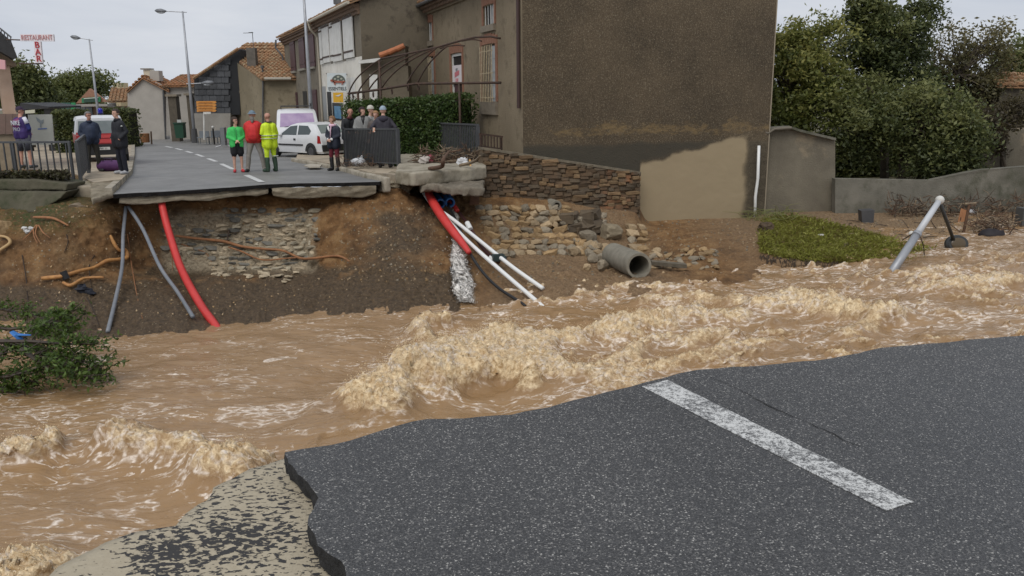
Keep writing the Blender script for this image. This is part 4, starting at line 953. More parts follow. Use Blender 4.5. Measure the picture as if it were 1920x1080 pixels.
def shutterB(par, x0, x1, y0, y1, m, off=.03):
    o, (u0, u1, a, b) = rectB(par, x0, x1, y0, y1, m, 'shutter', off)
    for k in (.12, .86):
        mb = MB(); mb.obox(CB+e1b*(u0+.03)+nB*(off+.052)+Vector((0, 0, a+(b-a)*k)), e1b*(u1-u0-.06), nB*.02, (0, 0, .07)); mb.build('hinge_strap', [M_iron if m is M_white else m], o)
houseB = empty('white_shuttered_house', (CB.x-1, CB.y+3, gB), 'two storey house with big white open shutters and white painted lower front', 'house')
mb = MB(); mb.obox(CB+Vector((0, 0, gB-.4)), e1b*(uM-.003), e2b*7, (0, 0, zEB-gB+.4)); mb.build('wall', [M_houseB], houseB)
zw_ = fb_(640, 113)[1]
mb = MB(); mb.obox(CB+e1b*.02+nB*.003+Vector((0, 0, gB)), e1b*(uM-.08), nB*.012, (0, 0, zw_-gB)); mb.build('white_plaster', [mat('white_plaster', (.70, .67, .60), (.58, .55, .48), 1.4, .8, .2, 30)], houseB)
for x0, x1, y0, y1 in ((602, 608, 50, 121), (606.5, 620, 40, 118), (622, 628, 42, 115), (626, 643, 31, 115), (647, 665, 21, 109)): shutterB(houseB, x0, x1, y0, y1, M_white, .05)
for x0, x1, y0, y1 in ((619.5, 622.5, 42, 120), (642.5, 647.5, 28, 115)): rectB(houseB, x0, x1, y0, y1, mat('stone_jamb', (.15, .13, .10), rough=.9), 'window_opening', .004, .02)
rectB(houseB, 605, 613, 162, 225, mat('grey_door', (.30, .31, .31), rough=.5), 'door', .02, .02); rectB(houseB, 616, 623, 172, 232, M_dark, 'doorway', .02, .02); rectB(houseB, 653, 668, 145, 200, M_white, 'door', .02, .02)
rectB(houseB, 625, 644, 193, 225, M_dark, 'doorway', .018, .02)
rectB(houseB, 629, 641, 199, 222, mat('blue_poster', (.06, .17, .30), (.12, .28, .42), 4, .5), 'poster', .042, .01)
mb = MB(); rB = (e2b+Vector((0, 0, .38))).normalized(); tile_roof(mb, CB+nB*.45+Vector((0, 0, zEB-.02))-e1b*.2, e1b, rB, uM+.2, 4.4, .25, .42, seed=8); mb.build('roof', [M_tile], houseB)
mb = MB()
for k in range(3): mb.obox(CB+nB*(.10+.1*k)+Vector((0, 0, zEB-.42+.13*k)), e1b*(uM-.01), -nB*(.10+.1*k-.003), (0, 0, .125))
mb.build('cornice', [M_gen], houseB)
mb = MB(); g0 = CB+nB*.5+Vector((0, 0, zEB-.02)); mb.tube([g0-e1b*.2, g0+e1b*(uM)], .065, 8)
d0 = CB+e1b*(uM-.1)+nB*.10; mb.tube([g0+e1b*(uM-.1), CB+e1b*(uM-.15)+nB*.45+Vector((0, 0, zEB-.35)), d0+Vector((0, 0, zEB-.75)), d0+Vector((0, 0, gB))], .055, 8); mb.build('gutter', [mat('cream_pipe', (.46, .41, .32), rough=.5)], houseB)
# its tall bare side wall
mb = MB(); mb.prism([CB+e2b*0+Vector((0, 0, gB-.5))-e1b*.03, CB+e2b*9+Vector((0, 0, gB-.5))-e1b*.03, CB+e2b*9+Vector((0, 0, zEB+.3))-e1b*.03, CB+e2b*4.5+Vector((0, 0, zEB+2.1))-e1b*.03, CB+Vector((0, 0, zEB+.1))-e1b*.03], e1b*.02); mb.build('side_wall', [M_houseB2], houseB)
# turtle sign on the front
sgn = empty('turtle_sign', tuple(CB+e1b*fb_(633, 150)[0]+nB*.4+Vector((0, 0, fb_(633, 172)[1]))), 'pale square hanging sign painted with a tortoise above lettering', 'sign')
sx0, sx1 = PY(614, 170, 37.0), PY(649, 170, 37.0); sy = 37.0
def SP(px, py, d=0.): return PY(px, py, sy-d)
mb = MB(); mb.prism([SP(614, 172), SP(650, 172), SP(649, 137), SP(613, 137)], (0, .04, 0)); mb.build('board', [mat('sign_pale', (.50, .55, .56), (.60, .63, .62), 5, .5)], sgn)
cx, cy = 634.5, 151
sh = [SP(cx+13*math.cos(t*math.pi/14), 153-13*math.sin(t*math.pi/14), .012) for t in range(15)]
mb = MB(); mb.prism(sh, (0, -.012, 0)); shell = mb.build('shell', [mat('shell_green', (.085, .10, .085), rough=.6)], sgn)
for (ax, ay, r_) in ((634, 144, 2.6), (628, 148, 2.2), (640, 147.5, 2.3), (634, 150.5, 1.9), (644, 151, 1.4), (624.5, 151, 1.4)):
    mb = MB(); mb.prism([SP(ax+r_*math.cos(t*1.047), ay+r_*.8*math.sin(t*1.047), .026) for t in range(6)], (0, -.006, 0)); mb.build('scute', [mat('scute_pale', (.36, .37, .30), rough=.6)], shell)
for pts in ([(623, 151), (648, 152), (645, 155.5), (626, 155.5)], [(619, 149.5), (622, 148.8), (627, 151), (626, 154), (620, 153)], [(625, 154), (629, 154), (629, 159.5), (627, 159)], [(642, 154), (646, 154), (641, 159.5), (640, 158.5)]):
    mb = MB(); mb.prism([SP(x, y, .03) for x, y in pts], (0, -.010, 0)); mb.build('body', [mat('turtle_red', (.30, .085, .05), rough=.6)], sgn)
text_mesh('lettering', 'ESSENTIELS', .20, SP(632.5, 166.5, .016), (1, 0, 0), (0, 0, 1), M_dark, sgn, .004, sx=.78)
mb = MB(); mb.tube([SP(612, 138, -.02), CB+e1b*fb_(612, 138)[0]+Vector((0, 0, fb_(612, 138)[1]))], .02, 6); mb.tube([SP(648, 139, -.02), CB+e1b*fb_(650, 139)[0]+Vector((0, 0, fb_(650, 139)[1]))], .02, 6); mb.build('bracket', [M_iron], sgn)
yb = empty('yellow_letterbox_sign', tuple(SP(634, 192, .1)), 'yellow panel with a pale bird shape under the tortoise sign', 'sign')
mb = MB(); mb.prism([SP(625, 192, .1), SP(643.5, 192, .1), SP(643, 173.5, .1), SP(624.5, 173.5, .1)], (0, .06, 0)); mb.build('panel', [mat('post_yellow', (.60, .34, .02), rough=.5)], yb)
mb = MB(); mb.prism([SP(628, 180, .11), SP(638, 177, .11), SP(640, 177.5, .11), SP(635, 181, .11)], (0, -.008, 0)); mb.build('emblem', [mat('emblem_pale', (.55, .58, .62), rough=.5)], yb)
mb = MB(); mb.tube([SP(634, 176, .06), CB+e1b*fb_(634, 176)[0]+Vector((0, 0, fb_(634, 176)[1]))], .02, 6); mb.build('bracket', [M_iron], yb)

houseB2 = empty('brown_shuttered_house', (CB.x+e1b.x*(uM+3)+1, CB.y+e1b.y*(uM+3)+2, gB), 'brown terraced house with narrow burgundy shutters on its street front', 'house')
mb = MB(); mb.obox(CB+e1b*uM+Vector((0, 0, gB-.6)), e1b*(uF-uM), e2b*7, (0, 0, zEB-.05-gB+.6)); mb.build('wall', [M_houseB], houseB2)
for x0, x1, y0, y1 in ((546, 554.5, 75, 133), (562.5, 572.5, 67, 128), (580.5, 591, 59, 125), (552, 559, 173, 204), (587, 596, 168, 225)): shutterB(houseB2, x0, x1, y0, y1, M_burg, .02)
rectB(houseB2, 569, 576, 171, 200, M_dark, 'window_opening', .01, .02)
for x0, x1, y in ((545, 556, 136), (562, 574, 131), (580, 592, 128)): rectB(houseB2, x0, x1, y-2.5, y+1.5, mat('sill_grey', (.24, .22, .18), rough=.9), 'sill', .004, .12)
mb = MB(); tile_roof(mb, CB+nB*.4+e1b*uM+Vector((0, 0, zEB-.05)), e1b, rB, uF-uM+.35, 4.4, .25, .42, seed=9); mb.build('roof', [M_tile], houseB2)
mb = MB()
for k in range(3): mb.obox(CB+e1b*uM+nB*(.10+.1*k)+Vector((0, 0, zEB-.45+.13*k)), e1b*(uF-uM+.05), -nB*(.10+.1*k-.003), (0, 0, .125))
mb.build('cornice', [M_gen], houseB2)
g1 = CB+e1b*(uF+.3)+nB*.45+Vector((0, 0, zEB-.1)); mb = MB(); mb.tube([g1, g1+nB*.05+Vector((0, 0, -.5)), g1+e1b*-.25-nB*.3+Vector((0, 0, -1.0)), g1+e1b*-.3-nB*.33+Vector((0, 0, -1.3))], .06, 8); mb.build('downpipe', [M_zinc], houseB2)
mb = MB(); q = CB+e1b*(uM+2.4)+e2b*1.5+Vector((0, 0, zEB+.4)); mb.tube([q, q+Vector((0, 0, .75))], .10, 8); mb.cbox(q+Vector((0, 0, .72)), .35, .35, .45); mb.build('chimney_cowl', [M_zinc], houseB2)

# lean-to porch between the houses
lean = empty('lean_to_porch', tuple(PY(715, 230, 33.5)), 'small lean-to porch with white fascia and a few new orange roof tiles', 'porch')
def LP(px, py, Y): return PY(px, py, Y)
mb = MB(); mb.prism([LP(676, 124, 33.6), LP(760, 124, 33.6), LP(760, 88, 33.6), LP(752, 86, 33.6), LP(712, 108, 33.6), LP(676, 112, 33.6)], (0, 1.0, 0)); a = LP(676, 124, 33.6); b_ = LP(765, 124, 33.6)
mb.box(a.x, b_.x, 33.61, 34.59, -1.0, a.z-.003); mb.build('wall', [M_houseB2], lean)
mb = MB(); mb.prism([LP(674, 120, 33.5), LP(715, 116, 33.5), LP(715, 109, 33.5), LP(674, 114, 33.5)], (0, -.25, 0)); mb.build('fascia', [M_white], lean)
for (x0, y0, x1, y1) in ((712, 104.5, 728, 98), (728.5, 98.5, 743, 92), (743.5, 92.5, 758, 85.5)):
    a, b_ = LP(x0, y0, 33.3), LP(x1, y1, 33.3); mb = MB(); mb.tube([a, b_], [.12, .10], 10); mb.build('tile', [M_tile2], lean)
mb = MB(); mb.prism([LP(676, 113, 33.55), LP(712, 107, 33.55), LP(760, 85, 33.55), LP(760, 88, 33.55), LP(712, 110, 33.55), LP(676, 116, 33.55)], (0, 1.2, 0)); mb.build('roof', [M_houseB2], lean)
mb = MB(); mb.prism([LP(694, 220, 33.5), LP(708, 220, 33.5), LP(708, 140, 33.5), LP(693, 140, 33.5)], (0, -.06, 0)); mb.build('door', [M_white], lean)
# ---------------- pavements, bridge deck, concrete banks
def surf(name, pts, m, th=.2, dz=.0, kind='structure', parent=None): 
    mb = MB(); mb.prism(pts, (0, 0, -th)); return mb.build(name, [m], parent, kind=kind)
def PRs(lst, dz): return [PR(x, y, dz) for x, y in lst]
# left pavement with kerb
lp = PRs([(176, 342), (228, 336), (244, 318), (249, 290), (250, 268), (150, 262), (-500, 268), (-500, 318), (60, 318), (128, 320)], .13)
surf('pavement_left', lp, M_pave, .35)
kb = PRs([(208, 352), (222, 340), (246, 318), (251.5, 288), (252, 268)], .135)
mb = MB()
for a, b in zip(kb[:-1], kb[1:]):
    d = (b-a).normalized(); nn = Vector((-d.y, d.x, 0)); mb.obox(a-nn*.02, (b-a)*.997, nn*.16, (0, 0, -.24))
mb.build('kerb_left', [M_kerb], kind='structure')
# ramp of broken concrete at the end of the left pavement
mb = MB(); a = [PZ(x, y, z) for x, y, z in ((172, 375, -.60), (210, 362, -.52), (226, 340, -.46), (176, 338, -.46), (168, 350, -.50))]; mb.prism(a, (0, 0, -.13)); rough_build(mb, 'broken_pavement_end', [M_conc], .04, .04, kind='structure')
# right pavement: kerb line from the cars to the bridge deck
rp_ = PRs([(555, 297), (600, 303), (650, 312), (690, 322), (742, 328), (752, 316), (690, 296), (660, 288), (640, 280), (600, 276), (560, 282)], .12)
surf('pavement_right', rp_, M_pave, .4)
kb = PRs([(552, 296), (600, 304), (650, 313.5), (690, 324), (730, 331)], .125)
mb = MB()
for a, b in zip(kb[:-1], kb[1:]):
    d = (b-a).normalized(); nn = Vector((d.y, -d.x, 0)); mb.obox(a-nn*.02, (b-a)*.997, nn*.16, (0, 0, -.42))
rough_build(mb, 'kerb_right', [M_kerb], .04, .02, kind='structure')
# bridge footway deck of concrete, now overhanging the washed out hole
ZD = -.33
dk = [PZ(x, y, ZD) for x, y in ((742, 322), (776, 324), (880, 316), (912, 312), (908, 283), (840, 278), (750, 290))]
mb = MB(); low = [p+Vector((random.uniform(-.03, .03), random.uniform(0, .08), -.36+random.uniform(-.03, .03))) for p in dk]
mb.prism(dk, (0, 0, -.34)); rough_build(mb, 'bridge_deck', [mat('deck_concrete', (.27, .24, .18), (.35, .31, .24), 3, .85, .5, 30, c3=(.17, .145, .10), s3=1.3)], .05, .03, kind='structure')
mb = MB(); d2 = [PZ(x, y, ZD-.345) for x, y in ((790, 348), (830, 347), (870, 352), (905, 350), (905, 318), (800, 320))]
mb.prism(d2, (0, 0, -.20)); rough_build(mb, 'deck_underside', [mat('under_concrete', (.13, .11, .08), (.20, .17, .13), 5, .9, .8, 18)], .05, .09, 1.8, kind='structure')
# rough broken mass of old concrete where kerb and deck meet
for k, (x, y, Y, s) in enumerate(((742, 335, 23.2, (.42, .35, .22)), (735, 350, 22.5, (.34, .3, .18)), (755, 352, 22.6, (.3, .3, .22)), (715, 333, 23.4, (.4, .22, .12)), (700, 328, 23.9, (.35, .3, .10)))):
    link('broken_concrete', rock_mesh('broken_concrete', M_conc, 40+k, .5, 3, .35), None, PY(x, y, Y), kind='structure', rot=(.1*k, .2, .7*k), scale=s)
# pier under the left railing and the mossy concrete bank left of it
M_pier = mat('pier_concrete', (.22, .185, .13), (.30, .255, .19), 4, .88, .5, 30, c3=(.10, .10, .045), s3=1.6, t3=(.52, .7))
pier = MB(); c0 = PZ(150, 349, -.5); pier.prism([PZ(125, 349, -.5), PZ(172, 349, -.5), PZ(176, 338, -.5), PZ(140, 336, -.5)], (0, 0, -.52))
rough_build(pier, 'railing_pier', [M_pier], .04, .02, label='square concrete pier under the end post of the railing by the cut road', cat='pier')
lo_ = rock_mesh('pier_footing', mat('footing_rubble', (.15, .11, .07), (.24, .19, .13), 5, .9, .8, 20), 77, .7, 3, .3)
link('pier_footing', lo_, None, PY(152, 394, 19.9)+Vector((0, .1, 0)), kind='structure', scale=(.42, .4, .22), rot=(0, 0, .2))
M_moss = mat('mossy_concrete', (.060, .054, .032), (.105, .093, .060), 2.2, .9, .7, 24, c3=(.035, .038, .015), s3=1.1)
mb = MB(); A_ = [PY(-300, 335, 21.0), PY(-20, 333, 20.6), PY(60, 337, 20.4), PY(128, 345, 20.3), PY(124, 358, 20.25), PY(60, 357, 20.35), PY(-20, 357, 20.55), PY(-300, 358, 20.95)]
mb.prism(A_, (0, .9, 0)); mb.build('embankment_cap', [M_moss], kind='structure') if False else rough_build(mb, 'embankment_cap', [M_moss], .035, .02, 1.6, kind='structure'); mb = MB(); A_ = [PY(-300, 359, 20.75), PY(-20, 358.5, 20.35), PY(124, 359, 20.1), PY(112, 372, 20.0), PY(70, 398, 19.85), PY(30, 405, 19.9), PY(-20, 407, 20.2), PY(-300, 420, 20.6)]
mb.prism(A_, (0, 1.2, 0)); rough_build(mb, 'concrete_embankment', [M_moss], .035, .025, 1.4, kind='structure')

# ---------------- low garden walls on the right
M_gwall = mat('garden_wall_render', (.13, .112, .082), (.19, .165, .12), 1.1, .93, .8, 26, c3=(.28, .225, .15), s3=.75, t3=(.56, .66), bdist=.03)
M_gwall2 = mat('low_wall_render', (.115, .108, .085), (.20, .185, .15), .8, .93, .7, 22, c3=(.075, .075, .05), s3=.9, t3=(.5, .64), bdist=.03)
gw0 = hit_plane(1412, 400, CA, nG); gdir = Vector((1, .06, 0)).normalized()
gY = gw0.y+.25
mb = MB(); pts = [(1414, 415), (1566, 402), (1566, 262), (1500, 247), (1482, 240), (1424, 243)]
mb.prism([PY(x, y, gY+(x-1414)*.0022) for x, y in pts], (0, .35, 0))
gw = empty('garden_side_wall', tuple(PY(1490, 408, gY)), 'tall stained garden wall joined to the corner of the big brown house', 'wall'); mb.build('wall', [M_gwall], gw)
mb = MB(); q = [PY(1424, 244, gY-.05), PY(1482, 240, gY-.03), PY(1500, 246, gY), PY(1567, 262, gY+.2)]
for a, b in zip(q[:-1], q[1:]): mb.obox(a+Vector((0, -.03, -.02)), b-a, (0, .45, 0), (0, 0, .08))
mb.build('coping', [M_gwall2], gw)
mb = MB(); mb.tube([PY(1414, 238, gY-.12), PY(1424, 243, gY-.12), PY(1440, 250, gY-.12), PY(1452, 242, gY-.12), PY(1484, 239.5, gY-.1)], [.05, .05, .035, .045, .05], 7); mb.build('fallen_branch', [mat('grey_branch', (.15, .13, .10), rough=.9)], label='bare grey branch lying along the top of the tall garden wall', cat='branch')
lw = empty('low_garden_wall', tuple(PY(1760, 405, 27.9)), 'long low grey garden wall below the dark trees', 'wall')
mb = MB(); mb.prism([PY(1566, 409, 27.7), PY(1700, 405, 27.8), PY(1840, 402, 27.9), PY(2300, 388, 28.4), PY(2300, 296, 28.4), PY(1925, 312, 28.0), PY(1835, 319, 27.9), PY(1745, 338, 27.85), PY(1566, 335, 27.7)], (0, .3, 0)); mb.build('wall', [M_gwall2], lw)
# stone house glimpsed beyond the wall, with a tiled roof
hs = empty('outbuilding', tuple(PY(1905, 330, 33)), 'old outbuilding with red tiled roof half hidden by trees beyond the low wall', 'building')
mb = MB(); mb.prism([PY(1884, 340, 33), PY(2100, 330, 33), PY(2100, 232, 33), PY(1888, 246, 33)], (0, 3, 0)); mb.build('wall', [M_gwall], hs)
mb = MB(); o = PY(1872, 162, 34); o2 = PY(2150, 176, 34); tile_roof(mb, o, (1, 0, -.03), (0, .9, .3), (o2-o).x, 1.7, .26, .4, seed=4); mb.build('roof', [M_tile], hs)
mb = MB(); mb.prism([PY(1874, 246, 34.2), PY(2150, 246, 34.2), PY(2150, 175, 34.2), PY(1874, 162, 34.2)], (0, 3, 0)); mb.build('upper_wall', [mat('dark_stonework', (.06, .05, .035), (.09, .075, .05), 3, .95, .8, 16)], hs)

# ---------------- building C: brown gable house with clay roof and slate hung wall
M_hC = crepi('render_ochre', (.20, .165, .105), (.27, .225, .15), (.13, .105, .065))
hC = empty('ochre_house', tuple(PY(492, 262, 52)), 'ochre rendered house with mossy clay tile roof and tiny niche window', 'house')
c_r, c_l, c_e = PY(492, 150, 52), PY(428, 106, 57), PY(548, 147, 52)
mb = MB(); zb_ = -1.9
mb.poly([Vector((c_l.x, c_l.y, zb_)), Vector((c_r.x, c_r.y, zb_)), c_r, c_l]); mb.poly([Vector((c_r.x, c_r.y, zb_)), Vector((c_e.x+3, c_e.y, zb_)), c_e+Vector((3, 0, 0)), c_r])
mb.prism([Vector((c_l.x, c_l.y+.05, zb_)), Vector((c_r.x, c_r.y+.05, zb_)), Vector((c_e.x+3, c_e.y+.05, zb_)), Vector((c_e.x+3, 60, zb_)), Vector((c_l.x, 60, zb_))], (0, 0, c_r.z-zb_-.05)); mb.build('wall', [M_hC], hC)
ridL, ridR = PY(447, 92, 58), PY(560, 94, 58)
mb = MB(); u_ = (PY(548, 146, 51.6)-PY(494, 146, 51.6)).normalized(); 
oo = PY(491, 149, 51.7); vv = (PY(430, 104, 57.4)-oo); Wd = 5.6
tile_roof(mb, oo, (1, .0, 0), vv, Wd+1.2, vv.length*1.02, .27, .42, seed=21); mb.build('roof', [M_tile], hC)
mb = MB(); tile_roof(mb, PY(428, 107, 57.2), (1, 0, 0), (ridL-PY(428, 107, 57.2)), 6.5, 1.8, .27, .42, seed=23); mb.build('upper_roof', [M_tile], hC)
mb = MB(); a, b = PY(496, 147.5, 51.5), PY(546, 147.5, 51.5); mb.tube([a, b], .08, 8); mb.build('gutter', [mat('gutter_pale', (.36, .33, .27), rough=.6)], hC)
def quadC(name, x0, x1, y0, y1, m, par):
    n_ = (c_r-c_l).cross(Vector((0, 0, 1))).normalized(); 
    if n_.y > 0: n_ = -n_
    P = [hit_plane(x, y, c_r+n_*.03, n_) for x, y in ((x0, y1), (x1, y1), (x1, y0), (x0, y0))]; mb = MB(); mb.prism(P, -n_*.08); return mb.build(name, [m], par)
quadC('niche', 441, 447, 152, 167, M_dark, hC); quadC('niche_sill', 440, 449, 170, 175, M_stone_sill, hC)
mb = MB(); q = PY(473, 110, 54.5); mb.cbox(q+Vector((0, 0, -.6)), .55, .5, 1.25); mb.build('chimney', [mat('chimney_dark', (.09, .08, .065), (.14, .12, .10), 5)], hC)
mb = MB(); q = PY(493, 140, 53); mb.tube([q, q+Vector((0, 0, .45))], .06, 8); mb.tube([q+Vector((0, 0, .38)), q+Vector((0, 0, .55))], .11, 8); mb.build('flue', [M_zinc], hC)
mb = MB(); q = PY(477, 112, 54.3); q2 = PY(473, 60, 54.3); mb.tube([q, q2], .022, 5)
for k, (x0, x1, y) in enumerate(((456, 475, 62), (466, 474, 61))): mb.tube([PY(x0, y, 54.3), PY(x1, y-.5, 54.3)], .016, 4)
mb.build('antenna', [M_zinc], hC)
mb = MB(); mb.tube([PY(493, 152, 51.9), PY(493, 262, 51.9)], .05, 6); mb.build('downpipe', [M_zinc], hC)
sl = empty('slate_hung_building', tuple(PY(397, 262, 55.5)), 'building side hung with large black slates above a grey rendered base', 'building')
mb = MB(); P = [PY(364, 147, 55.6), PY(428, 106, 55.6), PY(447, 91, 55.6), PY(450, 93, 55.6), PY(450, 215, 55.6), PY(364, 215, 55.6)]; mb.prism(P, (0, 3, 0)); mb.build('wall', [mat('slate_backing', (.02, .021, .023), rough=.9)], sl)
M_slate = mat('slate_black', (.030, .032, .036), (.052, .054, .058), 5, .6, .3, 20, rand=.35)
for r_ in range(9):
    y0, y1 = 110+r_*11.4, 121+r_*11.4
    for c in range(5):
        x0 = 365+c*14-(6 if r_ % 2 else 0); x1 = x0+13.5; x0 = max(x0, 365); x1 = min(x1, 432)
        lim = 147-(x0-364)*.64
        if y0 < lim-2 or x1-x0 < 3: continue
        mb = MB(); mb.prism([PY(x0, y1, 55.5), PY(x1, y1, 55.5), PY(x1, y0, 55.55), PY(x0, y0, 55.55)], (0, .04, 0)); mb.build('slate', [M_slate], sl)
mb = MB(); P = [PY(360, 268, 55.4), PY(432, 268, 55.4), PY(432, 212.5, 55.4), PY(360, 212.5, 55.4)]; mb.prism(P, (0, 3, 0)); mb.build('base_wall', [mat('grey_base_render', (.26, .24, .21), (.33, .31, .275), 1.2, .9, .3, 20)], sl)
mb = MB(); a, b = PY(362, 147.5, 55.3), PY(447, 91, 55.3)
for k in range(26):
    p, q = a.lerp(b, k/26), a.lerp(b, (k+.95)/26); mb.tube([p, q], .10, 6)
t_ = mb.build('rake_tiles', [M_tile], sl); t_['kind'] = 'stuff'

# ---------------- house D: small grey gabled house
M_hD = mat('grey_render', (.33, .305, .27), (.39, .36, .32), 1.3, .9, .3, 24)
hD = empty('grey_house', tuple(PY(272, 262, 60)), 'small grey rendered house with gable end, orange tile roof and chimney', 'house'); YD = 60.
mb = MB(); mb.prism([PY(240, 268, YD), PY(309, 268, YD), PY(308, 162, YD), PY(271, 145, YD), PY(239, 172, YD)], (0, .3, 0)); mb.build('gable_wall', [M_hD], hD)
a, b = PY(309, 164, YD+.05), PY(362, 163, YD+.05); mb = MB(); mb.box(a.x+.02, b.x+1.5, YD+.05, YD+.35, -2.2, a.z); mb.build('front_wall', [M_hD], hD)
mb = MB(); mb.box(PY(240, 200, YD).x, PY(362, 200, YD).x+1, YD+6, YD+6.3, -2.2, a.z); mb.build('rear_wall', [M_hD], hD)
mb = MB(); e_ = PY(304, 162, YD-.3); r_ = PY(297, 143.5, YD+3); tile_roof(mb, e_, (1, 0, 0), Vector((0, r_.y-e_.y, r_.z-e_.z)), 3.2, 3.7, .26, .4, seed=31); tile_roof(mb, PY(267, 146, YD-.2), (.78, 0, -.42), (0, 1, .02), 2.0, 3.4, .26, .4, seed=32); tile_roof(mb, PY(237, 173, YD-.2), (.76, 0, .62), (0, 1, .02), 1.75, 3.4, .26, .4, seed=33); mb.build('roof', [mat('orange_clay', (.36, .17, .075), (.27, .125, .06), 3, .85, .4, 20, c3=(.20, .14, .08), s3=2)], hD)
mb = MB(); p, q = PY(270, 146, YD+.6), PY(283, 131, YD+.6); mb.box(p.x, q.x, YD+.6, YD+1.2, p.z-.3, q.z); mb.build('chimney', [mat('cream_chimney', (.55, .49, .38), rough=.9)], hD)
mb = MB(); p, q = PY(282, 152, YD+.4), PY(297, 132.5, YD+.4); mb.box(p.x, q.x, YD+.4, YD+1.1, p.z, q.z); mb.build('chimney_block', [mat('grey_chimney', (.38, .35, .31), rough=.9)], hD)
p = PY(276, 130, YD+.9); mb = MB(); mb.box(p.x-.32, p.x+.32, YD+.5, YD+1.3, p.z-.02, p.z+.06); mb.build('chimney_cap', [M_stone_sill], hD)
mb = MB(); mb.tube([PY(308, 162, YD-.1), PY(306, 172, YD-.1), PY(311, 266, YD-.1)], .06, 6); mb.build('downpipe', [M_zinc], hD)
gate = empty('stone_gate', tuple(PY(332, 262, 57)), 'pair of dark stone gate pillars with flat caps before the grey house', 'gate')
for x0, x1, y0 in ((314, 329, 181), (349, 357, 179)):
    mb = MB(); a, b = PY(x0, y0, 57), PY(x1, y0, 57); mb.box(a.x, b.x, 57, 57.6, -1.8, a.z); pl = mb.build('pillar', [mat('dark_pillar_stone', (.075, .062, .045), (.11, .09, .066), 3, .9)], gate)
    mb = MB(); mb.box(a.x-.12, b.x+.12, 56.88, 57.72, a.z, a.z+.14); mb.build('cap', [M_stone_sill], pl)
bn = empty('green_wheelie_bin', tuple(PY(336, 259, 55.5)), 'dark green wheeled bin standing between the stone gate pillars', 'bin')
a, b = PY(328.5, 259, 55.5), PY(343, 232, 55.5); mb = MB(); mb.prism([(a.x+.04, 55.5, a.z), (b.x-.04, 55.5, a.z), (b.x, 55.45, b.z), (a.x, 55.45, b.z)], (0, .5, 0)); mb.build('body', [mat('bin_green', (.012, .055, .03), rough=.5)], bn)
mb = MB(); mb.box(a.x-.03, b.x+.03, 55.4, 56.0, b.z+.002, b.z+.08); mb.build('lid', [mat('bin_lid', (.015, .05, .03), rough=.5)], bn)
p = PY(336, 228, 55.4); mb = MB(); mb.box(p.x-.14, p.x+.14, 55.4, 55.46, p.z-.1, p.z+.12); mb.build('notice', [mat('notice_grey', (.4, .42, .4), rough=.6)], bn)

# ---------------- house E: brick house with green shop sign
hE = empty('red_brick_shop', tuple(PY(200, 262, 66)), 'low red brick shop with tiled roof and green fascia sign', 'shop'); YE = 66.
M_bk = mat('red_brick_far', (.26, .13, .085), (.32, .17, .11), 6, .9, .3, 30)
mb = MB(); mb.prism([PY(142, 194, YE), PY(200, 191, YE), PY(168, 166, YE)], (0, .3, 0)); mb.build('gable', [M_bk], hE)
a, b = PY(142, 200, YE+.3), PY(243, 200, YE+.3); mb = MB(); mb.box(a.x, b.x+.5, YE+.3, YE+.6, -2.3, a.z); mb.build('wall', [mat('shop_front_wall', (.20, .13, .09), (.26, .17, .11), 4)], hE)
mb = MB(); a, b = PY(142, 200, YE-1.2), PY(201, 195, YE-1.2); mb.box(a.x, b.x, YE-1.2, YE+.28, a.z, b.z); mb.build('canopy', [mat('canopy_grey', (.30, .28, .25), rough=.8)], hE)
mb = MB(); o = PY(202, 191, YE-.3); r_ = PY(172, 166, YE+3.5); tile_roof(mb, o, (1, 0, 0), Vector((-1.4, r_.y-o.y, r_.z-o.z)), 3.2, 4.1, .28, .42, seed=41); mb.build('roof', [M_tile], hE)
sgE = MB(); sgE.prism([PY(153, 193, YE-.2), PY(188, 191, YE-.2), PY(188, 181, YE-.2), PY(153, 184, YE-.2)], (0, .1, 0)); se = sgE.build('sign', [mat('sign_green', (.02, .17, .075), rough=.5)], hE)
sgE = MB(); sgE.prism([PY(157, 185.6, YE-.3), PY(184, 183.5, YE-.3), PY(184, 182.3, YE-.3), PY(157, 184.4, YE-.3)], (0, .06, 0)); sgE.build('sign_trim', [M_white], se)
sgE = MB(); sgE.prism([PY(157, 192, YE-.3), PY(181, 190.5, YE-.3), PY(181, 185, YE-.3), PY(157, 186.5, YE-.3)], (0, .06, 0)); sgE.build('sign_face', [mat('sign_face_dark', (.025, .06, .04), rough=.5)], se)
for k, (x0, x1) in enumerate(((143, 150), (152, 160), (162, 172))):
    mb = MB(); p, q = PY(x0, 210, YE+.2), PY(x1, 201, YE+.2); mb.box(p.x, q.x, YE+.2, YE+.28, p.z-.5, q.z); mb.build('window', [M_glass], hE)
mb = MB(); p = PY(210, 196, YE+.2); mb.box(p.x-.2, p.x+.25, YE-.1, YE+.28, p.z-.2, p.z+.2); mb.build('air_unit', [M_white], hE)
mb = MB(); p, q = PY(212, 166, YE+14), PY(222, 155, YE+14); mb.box(p.x, q.x, YE+14, YE+16, -2, q.z); r2 = PY(245, 163, YE+14); mb.box(p.x, r2.x+4, YE+16.1, YE+22, -2, r2.z); mb.build('far_house', [mat('far_cream', (.52, .43, .27), rough=.9)], label='cream house top far behind the brick shop', cat='house')

